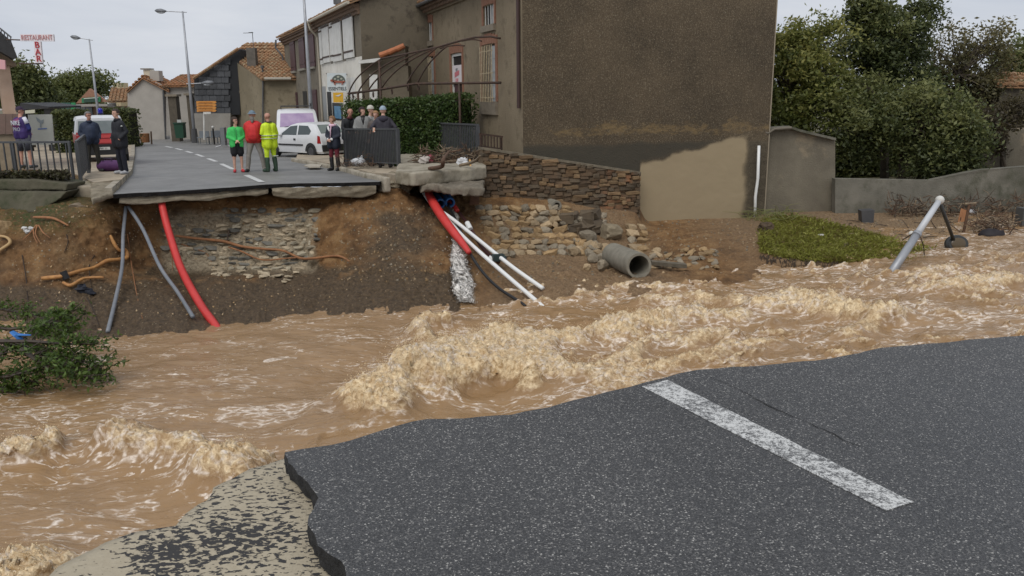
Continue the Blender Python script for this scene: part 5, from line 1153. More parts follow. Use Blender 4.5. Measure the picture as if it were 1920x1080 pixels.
# ---------------- restaurant at the left edge
rs_ = empty('restaurant_porch', tuple(PY(-40, 262, 26)), 'restaurant terrace corner with pinkish pillar under a dark balcony canopy', 'restaurant')
M_pink = mat('pinkish_render', (.37, .255, .18), (.42, .30, .22), 2, .85, .3, 30)
a, b = PY(9, 214, 26), PY(31, 214, 26); t_ = PY(10, 118, 26)
mb = MB(); mb.prism([(a.x, 26, -1), (b.x, 26, -1), (b.x, 26, t_.z+.1), (a.x, 26, t_.z+.1)], (-.3, .4, 0)); mb.build('pillar', [M_pink], rs_)
mb = MB(); mb.prism([PY(-300, 98, 25.9), PY(0, 98, 25.9), PY(30, 118, 25.9), PY(32, 124, 25.9), PY(0, 120, 25.9), PY(-300, 120, 25.9)], (-2.6, 3.6, 0)); mb.build('beam', [mat('wood_beam', (.25, .19, .12), (.19, .14, .09), 3)], rs_)
mb = MB(); mb.prism([PY(-300, 50, 25.5), PY(-4, 55, 25.5), PY(21, 77, 25.5), PY(33, 108, 25.5), PY(26, 111, 25.5), PY(0, 96, 25.5), PY(-300, 96, 25.5)], (-2.6, 3.6, 0)); mb.build('canopy', [mat('black_awning', (.018, .017, .017), (.028, .027, .027), 6, .8)], rs_)
mb = MB(); mb.tube([PY(-100, 40, 25.5), PY(0, 53, 25.5), PY(21, 70, 25.5)], .025, 6)
for x in (2, 8, 14, 20): mb.tube([PY(x, 54+x*.8, 25.5), PY(x+1, 66+x*.9, 25.5)], .015, 5)
mb.build('balcony_rail', [M_rail], rs_)
mb = MB(); mb.prism([PY(-40, 128, 25.4), PY(10, 130, 25.4), PY(9, 113, 25.4), PY(-40, 104, 25.4)], (0, .05, 0)); mb.build('pink_banner', [mat('banner_pink', (.62, .33, .34), rough=.7)], rs_)
for k in range(5):
    x0 = -28+k*13; mb = MB(); mb.prism([PY(x0, 252, 25.6), PY(x0+12.5, 251, 25.6), PY(x0+12.5, 213.5, 25.6), PY(x0, 213.5, 25.6)], (0, .05, 0)); mb.build('screen_panel', [mat('brown_panel', (.13, .085, .065), (.16, .10, .078), 6, .6, rand=.1)], rs_)
mb = MB(); a, b = PY(-300, 255, 25.7), PY(36, 255, 25.7); mb.prism([(a.x, 25.7, -1.2), (b.x, 25.7, -1.2), (b.x, 25.7, a.z), (a.x, 25.7, a.z)], (-.7, .9, 0)); mb.build('terrace_base', [mat('terrace_base', (.28, .22, .15), (.20, .155, .105), 3)], rs_)
mb = MB(); mb.tube([PY(-40, 206, 26.5), PY(38, 206, 26.5)], .03, 6); mb.build('terrace_rail', [M_white], rs_)
sg = empty('restaurant_bar_sign', tuple(PY(70, 120, 25)), 'projecting sign reading RESTAURANT across the top and BAR downwards in red', 'sign'); YS = 25.
mb = MB(); mb.prism([PY(38, 77, YS), PY(101, 77.5, YS), PY(100, 64.5, YS), PY(38, 64, YS)], (0, .06, 0)); mb.build('board', [mat('sign_white_pink', (.72, .66, .67), rough=.5)], sg)
text_mesh('lettering', 'RESTAURANT', .20, PY(68.8, 70.6, YS-.012), (1, 0, 0), (0, 0, 1), mat('pale_red_letters', (.52, .25, .24), rough=.5), sg, .006, sx=.73)
mb = MB(); mb.prism([PY(66, 118, YS), PY(80, 118, YS), PY(76, 78, YS), PY(63, 78, YS)], (0, .06, 0)); mb.build('board', [mat('sign_white_pink', (.72, .66, .67), rough=.5)], sg)
for ch, x, y in (('B', 69.3, 84.5), ('A', 71.2, 98), ('R', 72.6, 110.5)): text_mesh('letter', ch, .25, PY(x, y, YS-.012), (1, 0, 0), (0, 0, 1), mat('red_letters', (.42, .02, .03), rough=.5), sg, .012, sx=1.0)
mb = MB(); mb.tube([PY(12, 74, YS+.05), PY(38, 75, YS+.03)], .02, 6); mb.tube([PY(34, 119, YS+.03), PY(81, 119.5, YS+.03)], .02, 6); mb.build('bracket', [M_iron], sg)

# ---------------- street lamps
M_galv = mat('galvanised_steel', (.36, .37, .39), (.29, .30, .32), 3, .45, metal=.35)
M_lamph = mat('lamp_head_grey', (.16, .165, .175), rough=.45, metal=.2)
def lamp(label, base, top, arm_to, low=None, foot=True):
    L_ = empty('street_lamp', tuple(base), label, 'street lamp', 'street lamps along the road')
    mb = MB(); mb.tube([base, base.lerp(top, .45), top], [.11, .085, .05], 10); mb.build('pole', [M_galv], L_, smooth=True)
    def arm(a, b, s=1.):
        mb = MB(); mb.tube([a+(a-b).normalized()*.25, b], .03, 6); mb.build('arm', [M_galv], L_)
        d = (b-a).normalized(); c = b+d*.3*s
        mb = MB(); mb.tube([c-d*.34*s, c-d*.2*s, c, c+d*.25*s, c+d*.38*s], [.05*s, .12*s, .19*s, .15*s, .04*s], 12, flat=.75); h = mb.build('lamp_head', [M_lamph], L_, smooth=True)
        mb = MB(); mb.ell(c+Vector((0, 0, -.09*s)), .24*s, .15*s, .07*s); mb.build('lens', [mat('lamp_lens', (.42, .44, .46), rough=.2)], h, smooth=True)
    arm(top+Vector((0, 0, -.05)), arm_to)
    if low: arm(low[0], low[1], 1.15)
    if foot: mb = MB(); mb.tube([base, base+Vector((0, 0, .9))], [.22, .17], 10); mb.build('base_sleeve', [mat('lamp_base_dark', (.06, .06, .062), rough=.7)], L_)
Y2 = PR(366, 268).y; b2 = PR(366, 268); t2 = PY(344.5, 21, b2.y); lamp('tall street lamp with second low arm beside the orange direction boards', b2, Vector((b2.x, b2.y, t2.z)), PY(311, 21, b2.y), (PY(357, 157, b2.y), PY(379, 156, b2.y)))
b1 = PY(190, 262, 62); t1 = PY(177, 73, 62); lamp('street lamp rising behind the red fire vehicle', b1, Vector((b1.x, b1.y, t1.z)), PY(150, 71.5, 62), None, False)
b3 = PY(586, 250, 43.); b3.z = road_z(43.); t3 = PY(566, -75, 43.); lamp('street lamp standing in front of the burgundy shuttered house', b3, Vector((b3.x, b3.y, t3.z)), Vector((b3.x-1.3, b3.y, t3.z+.05)), None, True)

# ---------------- small street furniture in the background
ob = empty('direction_boards', tuple(PY(388, 262, 50)), 'four stacked orange arrow boards on a white post', 'sign')
for k in range(4):
    y0 = 189.5+k*5.2; mb = MB(); mb.prism([PY(368+k*.4, y0+4.8, 50), PY(403, y0+4.6, 50), PY(405.5, y0+2.3, 50), PY(403, y0-.1, 50), PY(368+k*.4, y0+.2, 50)], (0, .08, 0)); bd = mb.build('board', [mat('board_orange', (.62, .27, .055), (.55, .23, .045), 5, .6)], ob)
    mb = MB(); mb.prism([PY(372, y0+3.2, 49.98), PY(398, y0+3.0, 49.98), PY(398, y0+1.9, 49.98), PY(372, y0+2.1, 49.98)], (0, -.01, 0)); mb.build('text_line', [mat('board_text', (.42, .16, .03), rough=.6)], bd)
mb = MB(); mb.prism([PY(381, 214, 50), PY(395, 213.5, 50), PY(395, 209.5, 50), PY(381, 210, 50)], (0, .06, 0)); mb.build('plate', [M_white], ob)
mb = MB(); mb.tube([PY(383, 262, 50.1), PY(382, 190, 50.1)], .05, 6); mb.build('post', [M_white], ob)
def chair(px, py, Y, col, w=18, h=24, name='garden_chair', label='grey plastic cafe chair on the pavement before the slate wall'):
    b = PY(px, py, Y); b.z = road_z(Y)+.02; k = 1560/Y; W_, H_ = w/k, h/k
    o = empty(name, tuple(b), label, 'chair', 'cafe chairs on the far pavement'); m = col
    mb = MB(); mb.box(b.x-W_/2, b.x+W_/2, b.y, b.y+.45, b.z+H_*.5, b.z+H_*.56); mb.build('seat', [m], o)
    mb = MB(); mb.box(b.x-W_/2, b.x+W_/2, b.y+.45, b.y+.5, b.z+H_*.5, b.z+H_); mb.build('backrest', [m], o)
    for sx in (-1, 1):
        for sy in (0, .42): mb = MB(); mb.tube([(b.x+sx*W_*.45, b.y+sy+.02, b.z), (b.x+sx*W_*.42, b.y+sy+.02, b.z+H_*.5)], .02, 5); mb.build('leg', [m], o)
M_gc = mat('chair_grey', (.16, .175, .19), rough=.6)
chair(378, 258, 50.5, M_gc); chair(400, 257, 51, M_gc); chair(410, 257, 51.3, M_gc)
bl = empty('bollard', tuple(PR(402, 270)), 'slim black bollard with a white ball top beside the cafe chairs', 'bollard'); p = PR(402, 271); mb = MB(); mb.tube([p, p+Vector((0, 0, .95))], .05, 8); mb.build('post', [M_dark], bl)
mb = MB(); mb.ell(p+Vector((0, 0, 1.03)), .09, .09, .09); mb.build('ball', [M_white], bl, smooth=True)
p = PR(421, 276); bs = empty('barrier_stand', tuple(p), 'grey metal crowd barrier seen end on beside the woman in green', 'barrier')
mb = MB(); mb.cbox(p+Vector((0, 0, .12)), .22, .5, .95, .1); mb.build('panel', [mat('barrier_grey', (.17, .175, .18), rough=.6)], bs)
for s in (-1, 1): mb = MB(); mb.tube([p+Vector((0, 0, .15)), p+Vector((s*.45, -.1, .02))], .025, 6); mb.build('foot', [M_galv], bs)
# brown litter bin near the grey house
p = PY(272, 262, 52); p.z = road_z(52)+.02; lb = empty('slatted_litter_bin', tuple(p), 'brown slatted litter bin standing against the grey house wall', 'bin')
for k, s in enumerate((-.38, .38)): mb = MB(); mb.tube([p+Vector((s, 0, 0)), p+Vector((s*1.1, 0, .78))], .05, 6); mb.build('post', [mat('bin_brown', (.08, .05, .03), rough=.8)], lb)
mb = MB(); mb.tube([p+Vector((0, 0, .12)), p+Vector((0, 0, .66))], [.26, .29], 12); mb.build('drum', [mat('bin_orange', (.26, .11, .04), (.19, .085, .035), 12)], lb)
# white poster board, black gazebo, green signs
wp = empty('advert_board', tuple(PY(80, 262, 30)), 'white advertising board with a grey bird emblem and blue lettering strip', 'sign'); YW = 29.5
mb = MB(); mb.prism([PY(56, 272, YW), PY(101, 271, YW), PY(96, 214.5, YW), PY(52, 215, YW)], (0, .06, 0)); mb.build('board', [mat('poster_board', (.56, .57, .52), (.50, .51, .46), 3, .6)], wp)
mb = MB(); mb.prism([PY(x, y, YW-.01) for x, y in ((67, 219), (73, 223), (77, 226), (82, 224), (81, 231), (78, 232), (78, 239), (75, 239), (75, 231), (70, 227))], (0, -.008, 0)); mb.build('emblem', [mat('emblem_grey', (.27, .31, .33), rough=.6)], wp)
mb = MB(); mb.prism([PY(71, 243, YW-.01), PY(88, 242, YW-.01), PY(88, 240, YW-.01), PY(71, 241, YW-.01)], (0, -.008, 0)); mb.build('lettering_strip', [mat('blue_strip', (.09, .16, .42), rough=.6)], wp)
gz = empty('dark_gazebo', tuple(PY(62, 262, 40)), 'black pitched gazebo roof on a dark post behind the advertising board', 'gazebo'); YG = 40.
mb = MB(); a, b = PY(38, 196, YG), PY(92, 203, YG)
mb.prism([PY(36, 206, YG), PY(92, 203, YG), PY(92, 200, YG), PY(62, 196, YG), PY(38, 193, YG)], (0, 3, 0)); mb.build('roof', [mat('gazebo_black', (.022, .022, .025), (.035, .035, .038), 3, .7)], gz)
for x in (41, 88): p = PY(x, 204, YG+.1); mb = MB(); mb.box(p.x-.15, p.x+.15, YG+.1, YG+.4, road_z(YG), p.z); mb.build('post', [M_dark], gz)
mb = MB(); mb.prism([PY(47, 213, YG-.1), PY(65, 212, YG-.1), PY(65, 205.5, YG-.1), PY(47, 207, YG-.1)], (0, .05, 0)); mb.build('name_board', [mat('cream_board', (.50, .49, .38), rough=.7)], gz)
gs = empty('green_shop_sign', tuple(PY(127, 230, 58)), 'green free standing shop sign between the trees and the brick shop', 'sign')
for nm, x0, x1, c in (('panel', 114, 132, (.02, .085, .065)), ('panel', 133, 141, (.02, .22, .08))): mb = MB(); mb.prism([PY(x0, 207, 58), PY(x1, 207, 58), PY(x1, 192.5, 58), PY(x0, 192.5, 58)], (0, .1, 0)); mb.build(nm, [mat('green_panel%d' % x0, c, rough=.5)], gs)
mb = MB(); p = PY(128, 206, 58.06); mb.box(p.x-.1, p.x+.1, 58.02, 58.09, -1.9, p.z); mb.build('post', [M_dark], gs)
# ================================================================== RAILINGS
def cube_mesh(m):
    mb = MB(); mb.box(-.5, .5, -.5, .5, 0, 1); me = bpy.data.meshes.new('baluster'); me.from_pydata(mb.v, [], mb.f); me.materials.append(m); me.update(); return me
ME_BAL = cube_mesh(M_rail); ME_BALI = cube_mesh(M_iron)
def railing(label, p0, p1, h, n, posts=(0, 1), me=ME_BAL, bw=.022, pw=.09, low=.10, m=None, toprail=.06, group='bridge railings'):
    p0, p1 = Vector(p0), Vector(p1); m = m or M_rail; o = empty('railing', tuple((p0+p1)/2), label, 'railing', group); d = p1-p0; rz = math.atan2(d.y, d.x); L_ = Vector((d.x, d.y, 0)).length
    e = Vector((d.x, d.y, 0))/L_; nn = Vector((-e.y, e.x, 0))
    mb = MB(); mb.obox(p0-e*.04-nn*toprail/2+Vector((0, 0, h-.05)), d+e*.08, nn*toprail, (0, 0, .05)); mb.build('top_rail', [m], o)
    mb = MB(); mb.obox(p0-nn*.02+Vector((0, 0, low)), d, nn*.04, (0, 0, .035)); mb.build('bottom_rail', [m], o)
    for t in posts: link('post', me, o, p0.lerp(p1, t)+Vector((0, 0, -.05)), rot=(0, 0, rz), scale=(pw, pw, h))
    for i in range(n): link('baluster', me, o, p0.lerp(p1, (i+.5)/n)+Vector((0, 0, low+.036)), rot=(0, 0, rz), scale=(bw, .034, h-low-.088))
    return o
r1a, r1b = PZ(748, 314, -.44), PY(651, 302, 26.3); r1b.z = -.50
railing('grey railing panel with a small orange square sticker, leaned on by the group of onlookers', r1b, r1a, 1.13, 34)
r2a, r2b = PZ(897, 303, -.33), PZ(796, 288, -.40)
railing('grey railing panel with driftwood caught against its foot', r2b, r2a, 1.10, 34)
q = r1b.lerp(r1a, .55)+Vector((0, -.05, 1.02)); d_ = (r1a-r1b).normalized(); mb = MB(); mb.obox(q, d_*.11, (0, -.01, 0), (0, 0, .13)); mb.build('sticker', [mat('orange_sticker', (.55, .16, .05), (.75, .7, .6), 22, .5)], label='small orange and white sticker on the railing top', cat='sticker')
a, b = PZ(902, 281, .05), PZ(941, 281, .05); a = PY(901, 277, 24.4); b = PY(941, 282, 25.0)
railing('short low black railing beside the brown house corner', a, b, .42, 7, me=ME_BALI, m=M_iron, bw=.02, pw=.035, low=.03, toprail=.03)
l0, l1 = PZ(-160, 330, -.50), PZ(136, 334, -.50); l1 = PZ(139, 342, -.50); l0 = Vector((l1.x-4.6, l1.y+.55, l1.z))
railing('black railing running beside the cyclist on the left bank', l0, l1, 1.06, 24, posts=(0, .33, .66, 1), pw=.06, bw=.026)
l2 = PZ(163, 322, -.44); railing('black railing panel seen end on next to the man in the navy jacket', l1+Vector((.12, .12, 0)), l2+Vector((0, .1, 0)), 1.06, 22, bw=.03)

# ================================================================== FOLIAGE
def leaf_mat(name, c_dark, c_mid, c_light, rough=.55):
    m = bpy.data.materials.new(name); m.use_nodes = True; t = m.node_tree; b = t.nodes['Principled BSDF']; L = t.links.new
    a = N(t, 'Attribute', attribute_name='tint'); r = N(t, 'ValToRGB'); e = r.color_ramp.elements
    e[0].color = c4(c_dark); e[1].color = c4(c_light); q = e.new(.5); q.color = c4(c_mid); L(a.outputs['Fac'], r.inputs[0]); L(r.outputs[0], b.inputs['Base Color'])
    b.inputs['Roughness'].default_value = rough
    tr = N(t, 'BsdfTranslucent'); L(r.outputs[0], tr.inputs[0]); mx = N(t, 'MixShader'); mx.inputs[0].default_value = .38; out = t.nodes['Material Output']
    L(b.outputs[0], mx.inputs[1]); L(tr.outputs[0], mx.inputs[2]); L(mx.outputs[0], out.inputs[0]); return m
def leaves(name, C, size, m, parent, tint, rs, aspect=.45, up=.4, **kw):
    n = len(C); d = rs.normal(size=(n, 3)); d[:, 2] *= .8; d /= np.linalg.norm(d, axis=1)[:, None]
    nrm = rs.normal(size=(n, 3)); nrm[:, 2] += up*2; b = np.cross(d, nrm); b /= np.linalg.norm(b, axis=1)[:, None]+1e-9
    s = (size*(.6+.8*rs.random(n)))[:, None]; fold = np.cross(d, b)*s*.12
    V = np.stack([C-d*s*.5, C+b*s*aspect*.5+fold, C+d*s*.5, C-b*s*aspect*.5+fold], 1).reshape(-1, 3)
    Fq = np.arange(4*n).reshape(-1, 4)
    return np_mesh(name, V, Fq, m, parent, smooth=False, attrs={'tint': np.repeat(np.clip(tint, 0, 1), 4)}, origin=tuple(WL[parent]) if parent is not None else (0, 0, 0), **kw)
M_bark = mat('bark', (.045, .036, .025), (.08, .062, .042), 6, .9, .7, 25)
def tree(label, base, blobs, nclump, nleaf, size, m, seed, group, trunk_r=.16, cl_r=.42, name='tree', tint0=.5, tw=1.0, weep=0., stems=1):
    """blobs: (px, py, rx, ry, Y) ellipses of crown as seen; depth radius follows the width"""
    rs = np.random.default_rng(seed); rd = random.Random(seed); base = Vector(base)
    T = empty(name, tuple(base), label, 'tree', group)
    cs = []; wts = np.array([bl[2]*bl[3] for bl in blobs], float); wts /= wts.sum()
    for k in range(nclump):
        bx, by, rx, ry, Y = blobs[rs.choice(len(blobs), p=wts)]
        v = rs.normal(size=3); v /= np.linalg.norm(v); r = (.25+.75*rs.random())**.6
        kk = Y/FPX; p = PY(bx, by, Y); cs.append(p+Vector((v[0]*rx*kk*r, v[1]*(rx*.8)*kk*r, v[2]*ry*kk*r)))
    # limbs: trunk to a few forks, forks to clumps
    mb = MB(); cen = sum(cs, Vector((0, 0, 0)))/len(cs); forks = []
    for s in range(stems):
        b0 = base+Vector((rd.uniform(-.5, .5)*(stems > 1), rd.uniform(-.3, .3)*(stems > 1), 0)); mid = b0.lerp(Vector((cen.x, cen.y, cen.z)), .55)+Vector((rd.uniform(-.3, .3), rd.uniform(-.2, .2), 0))
        mb.tube([b0-Vector((0, 0, .2)), b0.lerp(mid, .5)+Vector((rd.uniform(-.12, .12), 0, 0)), mid], [trunk_r, trunk_r*.8, trunk_r*.6], 8); forks.append(mid)
    mains = []
    for k in range(9):
        f = rd.choice(forks); c = rd.choice(cs); e = f.lerp(c, .6); mb.tube([f, f.lerp(e, .5)+Vector((rd.uniform(-.2, .2), 0, .12)), e], [trunk_r*.5, trunk_r*.35, trunk_r*.2], 6); mains.append(e)
    for c in cs:
        f = min(mains+forks, key=lambda q: (q-c).length); md = f.lerp(c, .5)+Vector((rd.uniform(-.1, .1), rd.uniform(-.1, .1), rd.uniform(-.02, .12))); mb.tube([f, md, c], [.035*tw, .022*tw, .008*tw], 4, cap=False)
    mb.build('trunk', [M_bark], T)
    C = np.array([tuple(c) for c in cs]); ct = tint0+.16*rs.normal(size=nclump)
    # leaf tint gets paler the higher a clump sits
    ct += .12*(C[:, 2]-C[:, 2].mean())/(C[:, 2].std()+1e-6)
    idx = rs.integers(0, nclump, nleaf); rr = cl_r*(.6+.8*rs.random(nclump))
    off = rs.normal(size=(nleaf, 3))*rr[idx][:, None]*np.array([.6, .6, .45]); 
    if weep: off[:, 2] -= weep*rs.random(nleaf)*rr[idx]*1.6
    leaves('crown', C[idx]+off, size, m, T, ct[idx]+.16*rs.normal(size=nleaf), rs)
    return T
M_lf1 = leaf_mat('leaf_mid', (.050, .066, .014), (.145, .165, .038), (.33, .31, .09))
M_lf2 = leaf_mat('leaf_dark', (.030, .042, .014), (.085, .105, .034), (.21, .22, .075))
M_lf3 = leaf_mat('leaf_olive', (.055, .052, .022), (.12, .108, .045), (.21, .18, .08))
M_lf4 = leaf_mat('leaf_far', (.045, .06, .016), (.11, .13, .038), (.21, .22, .07))
GT = 'trees behind the low garden wall'
def gz_(Y): return -2.35
def tb(px, Y): p = PY(px, 300, Y); p.z = -2.5; return p
tree('bushy light green tree growing against the big brown house wall', tb(1480, 31), [(1480, 150, 75, 85, 31), (1530, 110, 70, 75, 31.5), (1450, 230, 50, 60, 30.5), (1540, 210, 80, 70, 31), (1500, 90, 40, 40, 31), (1540, 45, 14, 30, 31), (1505, 55, 10, 25, 31), (1455, 100, 14, 40, 31), (1575, 60, 12, 30, 31)], 210, 25000, .16, M_lf1, 1, GT, .15, .40, tint0=.52, stems=3)
tree('tall dark glossy tree rising highest above the garden wall', tb(1665, 33), [(1650, 70, 75, 75, 33), (1690, 50, 60, 50, 33), (1640, 20, 45, 40, 33), (1620, 130, 60, 50, 33), (1700, 140, 70, 60, 33), (1600, 15, 22, 30, 33), (1740, 25, 25, 30, 33)], 170, 21000, .17, M_lf2, 2, GT, .2, .40, tint0=.45)
tree('drooping dark olive shrub tree leaning over the garden wall', tb(1700, 30), [(1720, 210, 110, 70, 30), (1640, 225, 85, 55, 30), (1780, 250, 70, 75, 29.5), (1745, 290, 70, 45, 29.5), (1620, 180, 70, 50, 30.5), (1790, 300, 45, 35, 29.3)], 260, 36000, .15, M_lf2, 3, GT, .13, .40, tint0=.62, weep=.6, stems=4)
tree('thin autumn tree with sparse olive leaves and sky showing through', tb(1800, 35), [(1770, 110, 60, 60, 35), (1840, 120, 60, 70, 35), (1870, 90, 30, 45, 35), (1800, 170, 70, 40, 35), (1850, 180, 50, 50, 35)], 140, 8500, .16, M_lf3, 4, GT, .12, .42, tint0=.5, tw=1.3, stems=2)
tree('reddish brown thicket by the outbuilding beyond the garden wall', tb(1880, 31.5), [(1875, 215, 40, 35, 31.5), (1850, 250, 35, 45, 31), (1910, 200, 40, 30, 31.5)], 60, 4500, .13, leaf_mat('leaf_brown', (.04, .028, .018), (.07, .055, .028), (.14, .12, .05)), 5, GT, .09, .35, stems=2)
tree('distant green tree at the far right behind the thin autumn tree', tb(1960, 48), [(1910, 110, 50, 35, 48), (1960, 130, 60, 40, 48)], 60, 5000, .25, M_lf4, 6, GT, .2, .6)
GL = 'trees behind the far street'
def tl(px, Y): p = PY(px, 262, Y); p.z = -1.9; return p
tree('dark leafy tree behind the restaurant pillar', tl(55, 45), [(55, 165, 32, 40, 45), (40, 140, 22, 25, 45), (75, 185, 25, 25, 45), (10, 160, 30, 40, 46)], 90, 11000, .22, M_lf2, 11, GL, .2, .45, tint0=.5)
tree('broad green tree behind the gazebo and the brick shop', tl(150, 75), [(120, 180, 40, 30, 75), (165, 162, 45, 25, 75), (195, 160, 22, 18, 75), (100, 170, 18, 20, 74), (140, 195, 50, 20, 74)], 110, 13000, .32, M_lf4, 12, GL, .3, .75, tint0=.5)
# clipped hedges -------------------------------------------------------
def hedge(label, top_px, Yc, depth, zbase, n, size, m, seed, dirn=None):
    """hedge as a box: outline of its front in pixels on a plane through its line"""
    rs = np.random.default_rng(seed); (x0, y0), (x1, y1) = top_px; a, b = PY(x0, y0, Yc[0]), PY(x1, y1, Yc[1]); H = empty('clipped_hedge', tuple((a+b)/2*1.0-Vector((0, 0, (a.z+b.z)/2-zbase))), label, 'hedge')
    d = Vector((b.x-a.x, b.y-a.y, 0)); L_ = d.length; e = d/L_; nn = Vector((e.y, -e.x, 0))
    if nn.y > 0: nn = -nn
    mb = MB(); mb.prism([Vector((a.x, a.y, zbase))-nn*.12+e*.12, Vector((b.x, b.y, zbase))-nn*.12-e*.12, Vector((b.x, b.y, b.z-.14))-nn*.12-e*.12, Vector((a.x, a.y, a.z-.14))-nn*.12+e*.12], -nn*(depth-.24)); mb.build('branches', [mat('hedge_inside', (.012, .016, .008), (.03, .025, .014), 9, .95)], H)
    k = n; u = rs.random(k); face = rs.random(k); zt = a.z+(b.z-a.z)*u; C = np.zeros((k, 3)); v = rs.random(k); w = rs.random(k)*depth
    fr = face < .62; tp = (face >= .62) & (face < .84); e0 = (face >= .84) & (face < .92); e1_ = face >= .92
    uu = np.where(e0, 0, np.where(e1_, 1, u)); ww = np.where(fr, 0, w); zz = np.where(tp, zt, zbase+(zt-zbase)*v)
    bump = .10*fbm(uu*L_*1.2, zz*1.2, ww, 3); P = np.array(a)[None]*0+np.stack([a.x+e.x*uu*L_-nn.x*(ww-bump), a.y+e.y*uu*L_-nn.y*(ww-bump), zz+bump*tp], 1)+rs.normal(size=(k, 3))*.05
    leaves('foliage', P, size, m, H, .5+.22*fbm(P[:, 0]*1.6, P[:, 1]*1.6, P[:, 2]*1.6, 3)*2+.18*rs.normal(size=k), rs, aspect=.55); return H
M_lh = leaf_mat('hedge_leaf', (.022, .045, .010), (.060, .105, .022), (.14, .18, .05))
hedge('thick clipped green hedge behind the railing and the onlookers', ((645, 196), (853, 180)), (30.2, 27.6), 1.2, -.75, 17000, .10, M_lh, 21)
hedge('dark clipped hedge beyond the advertising board', ((98, 211), (142, 210)), (38, 38), 1.2, -1.4, 3500, .14, M_lf2, 22)
hedge('rounded clipped hedge beyond the red fire vehicle', ((186, 206), (238, 206)), (48, 48), 1.6, -1.5, 3500, .16, M_lf2, 23)
hedge('tall dark thicket added to darken the view under the garden trees', ((1560, 262), (2050, 240)), (39, 41), 2.0, -2.5, 12000, .22, M_lf2, 24)  # extra hedge row, added to make the gap below the trees dark
# fallen willow branch at the left waterline ---------------------------
def fallen_branch():
    rs = np.random.default_rng(31); rd = random.Random(31); b = PZ(-60, 700, -2.8); T = empty('fallen_leafy_branch', tuple(b), 'broken green leafy branches drooping into the flood at the left bank', 'branch')
    M_lw = leaf_mat('willow_leaf', (.03, .055, .010), (.075, .125, .022), (.16, .24, .05)); Yc = 14.6
    mains = [[(-60, 735), (30, 728), (70, 712)], [(40, 655), (90, 690), (110, 705), (170, 705)], [(-120, 640), (0, 652), (70, 656), (130, 668), (192, 690)], [(-120, 560), (-10, 577), (50, 588), (95, 605), (120, 630)], [(-100, 690), (0, 665), (60, 620), (110, 598), (135, 582)], [(-80, 720), (20, 705), (70, 690), (120, 665)], [(60, 650), (100, 676), (140, 690), (195, 698)], [(-60, 610), (20, 617), (75, 610), (130, 600)], [(-30, 640), (60, 640), (130, 645), (195, 645)], [(-90, 700), (0, 712), (40, 690)]]
    tw = []; mb = MB()
    for k, pts in enumerate(mains):
        P = [PZ(x, y, -1.75-max(0, y-560)/160*.98+.12*math.sin(k*1.7)) for i, (x, y) in enumerate(pts)]; n = len(P); mb.tube(P, [.05*(1-.8*i/(n-1))*(1.6 if k == 0 else .8) for i in range(n)], 6)
        for i in range(n-1):
            for s in range(14):
                p = P[i].lerp(P[i+1], rd.random()); q = p+Vector((rd.uniform(-.05, .42), rd.uniform(-.25, .25), rd.uniform(-.22, .22))); mb.tube([p, q], [.009, .004], 4, cap=False)
                if i > 0 or rd.random() < .5: tw.append((p, q))
    mb.build('twigs', [mat('wet_bark', (.03, .02, .012), (.05, .032, .02), 8, .6)], T)
    C = []; 
    for p, q in tw:
        for s in range(15): C.append(tuple(p.lerp(q, rs.random()**.6)+Vector(rs.normal(size=3)*.045)))
    C = np.array(C); zlim = -2.84; C = C[C[:, 2] > zlim]
    leaves('foliage', C, .085, M_lw, T, .5+.2*rs.normal(size=len(C)), rs, aspect=.42)
    rg = PZ(22, 622, -2.0); mb = MB(); mb.tube([rg, rg+Vector((.08, -.02, -.05)), rg+Vector((.15, 0, -.16)), rg+Vector((.17, .02, -.28))], [.05, .07, .05, .015], 6, flat=.4); mb.tube([rg+Vector((.07, 0, -.05)), rg+Vector((.3, 0, -.06))], [.05, .02], 6, flat=.4); mb.build('blue_rag', [mat('blue_cloth', (.03, .15, .42), rough=.7)], label='blue rag caught in the fallen leafy branches', cat='rag')
fallen_branch()
# ivy and dead leaves on the planter behind the left railing
def ivy():
    rs = np.random.default_rng(33); n = 3800; x = -60+190*rs.random(n); Y = 20.55+.55*rs.random(n); C = np.array([tuple(PY(a, 331+rs.normal()*2.5-8*rs.random()**2, y)) for a, y in zip(x, Y)])
    T = empty('ivy_strip', tuple(PY(40, 333, 20.8)), 'tangle of brown and green ivy along the foot of the left railing', 'ivy')
    leaves('foliage', C, .085, leaf_mat('ivy_leaf', (.04, .028, .018), (.055, .05, .022), (.10, .10, .04)), T, .45+.25*rs.normal(size=n), rs, aspect=.7)
ivy()
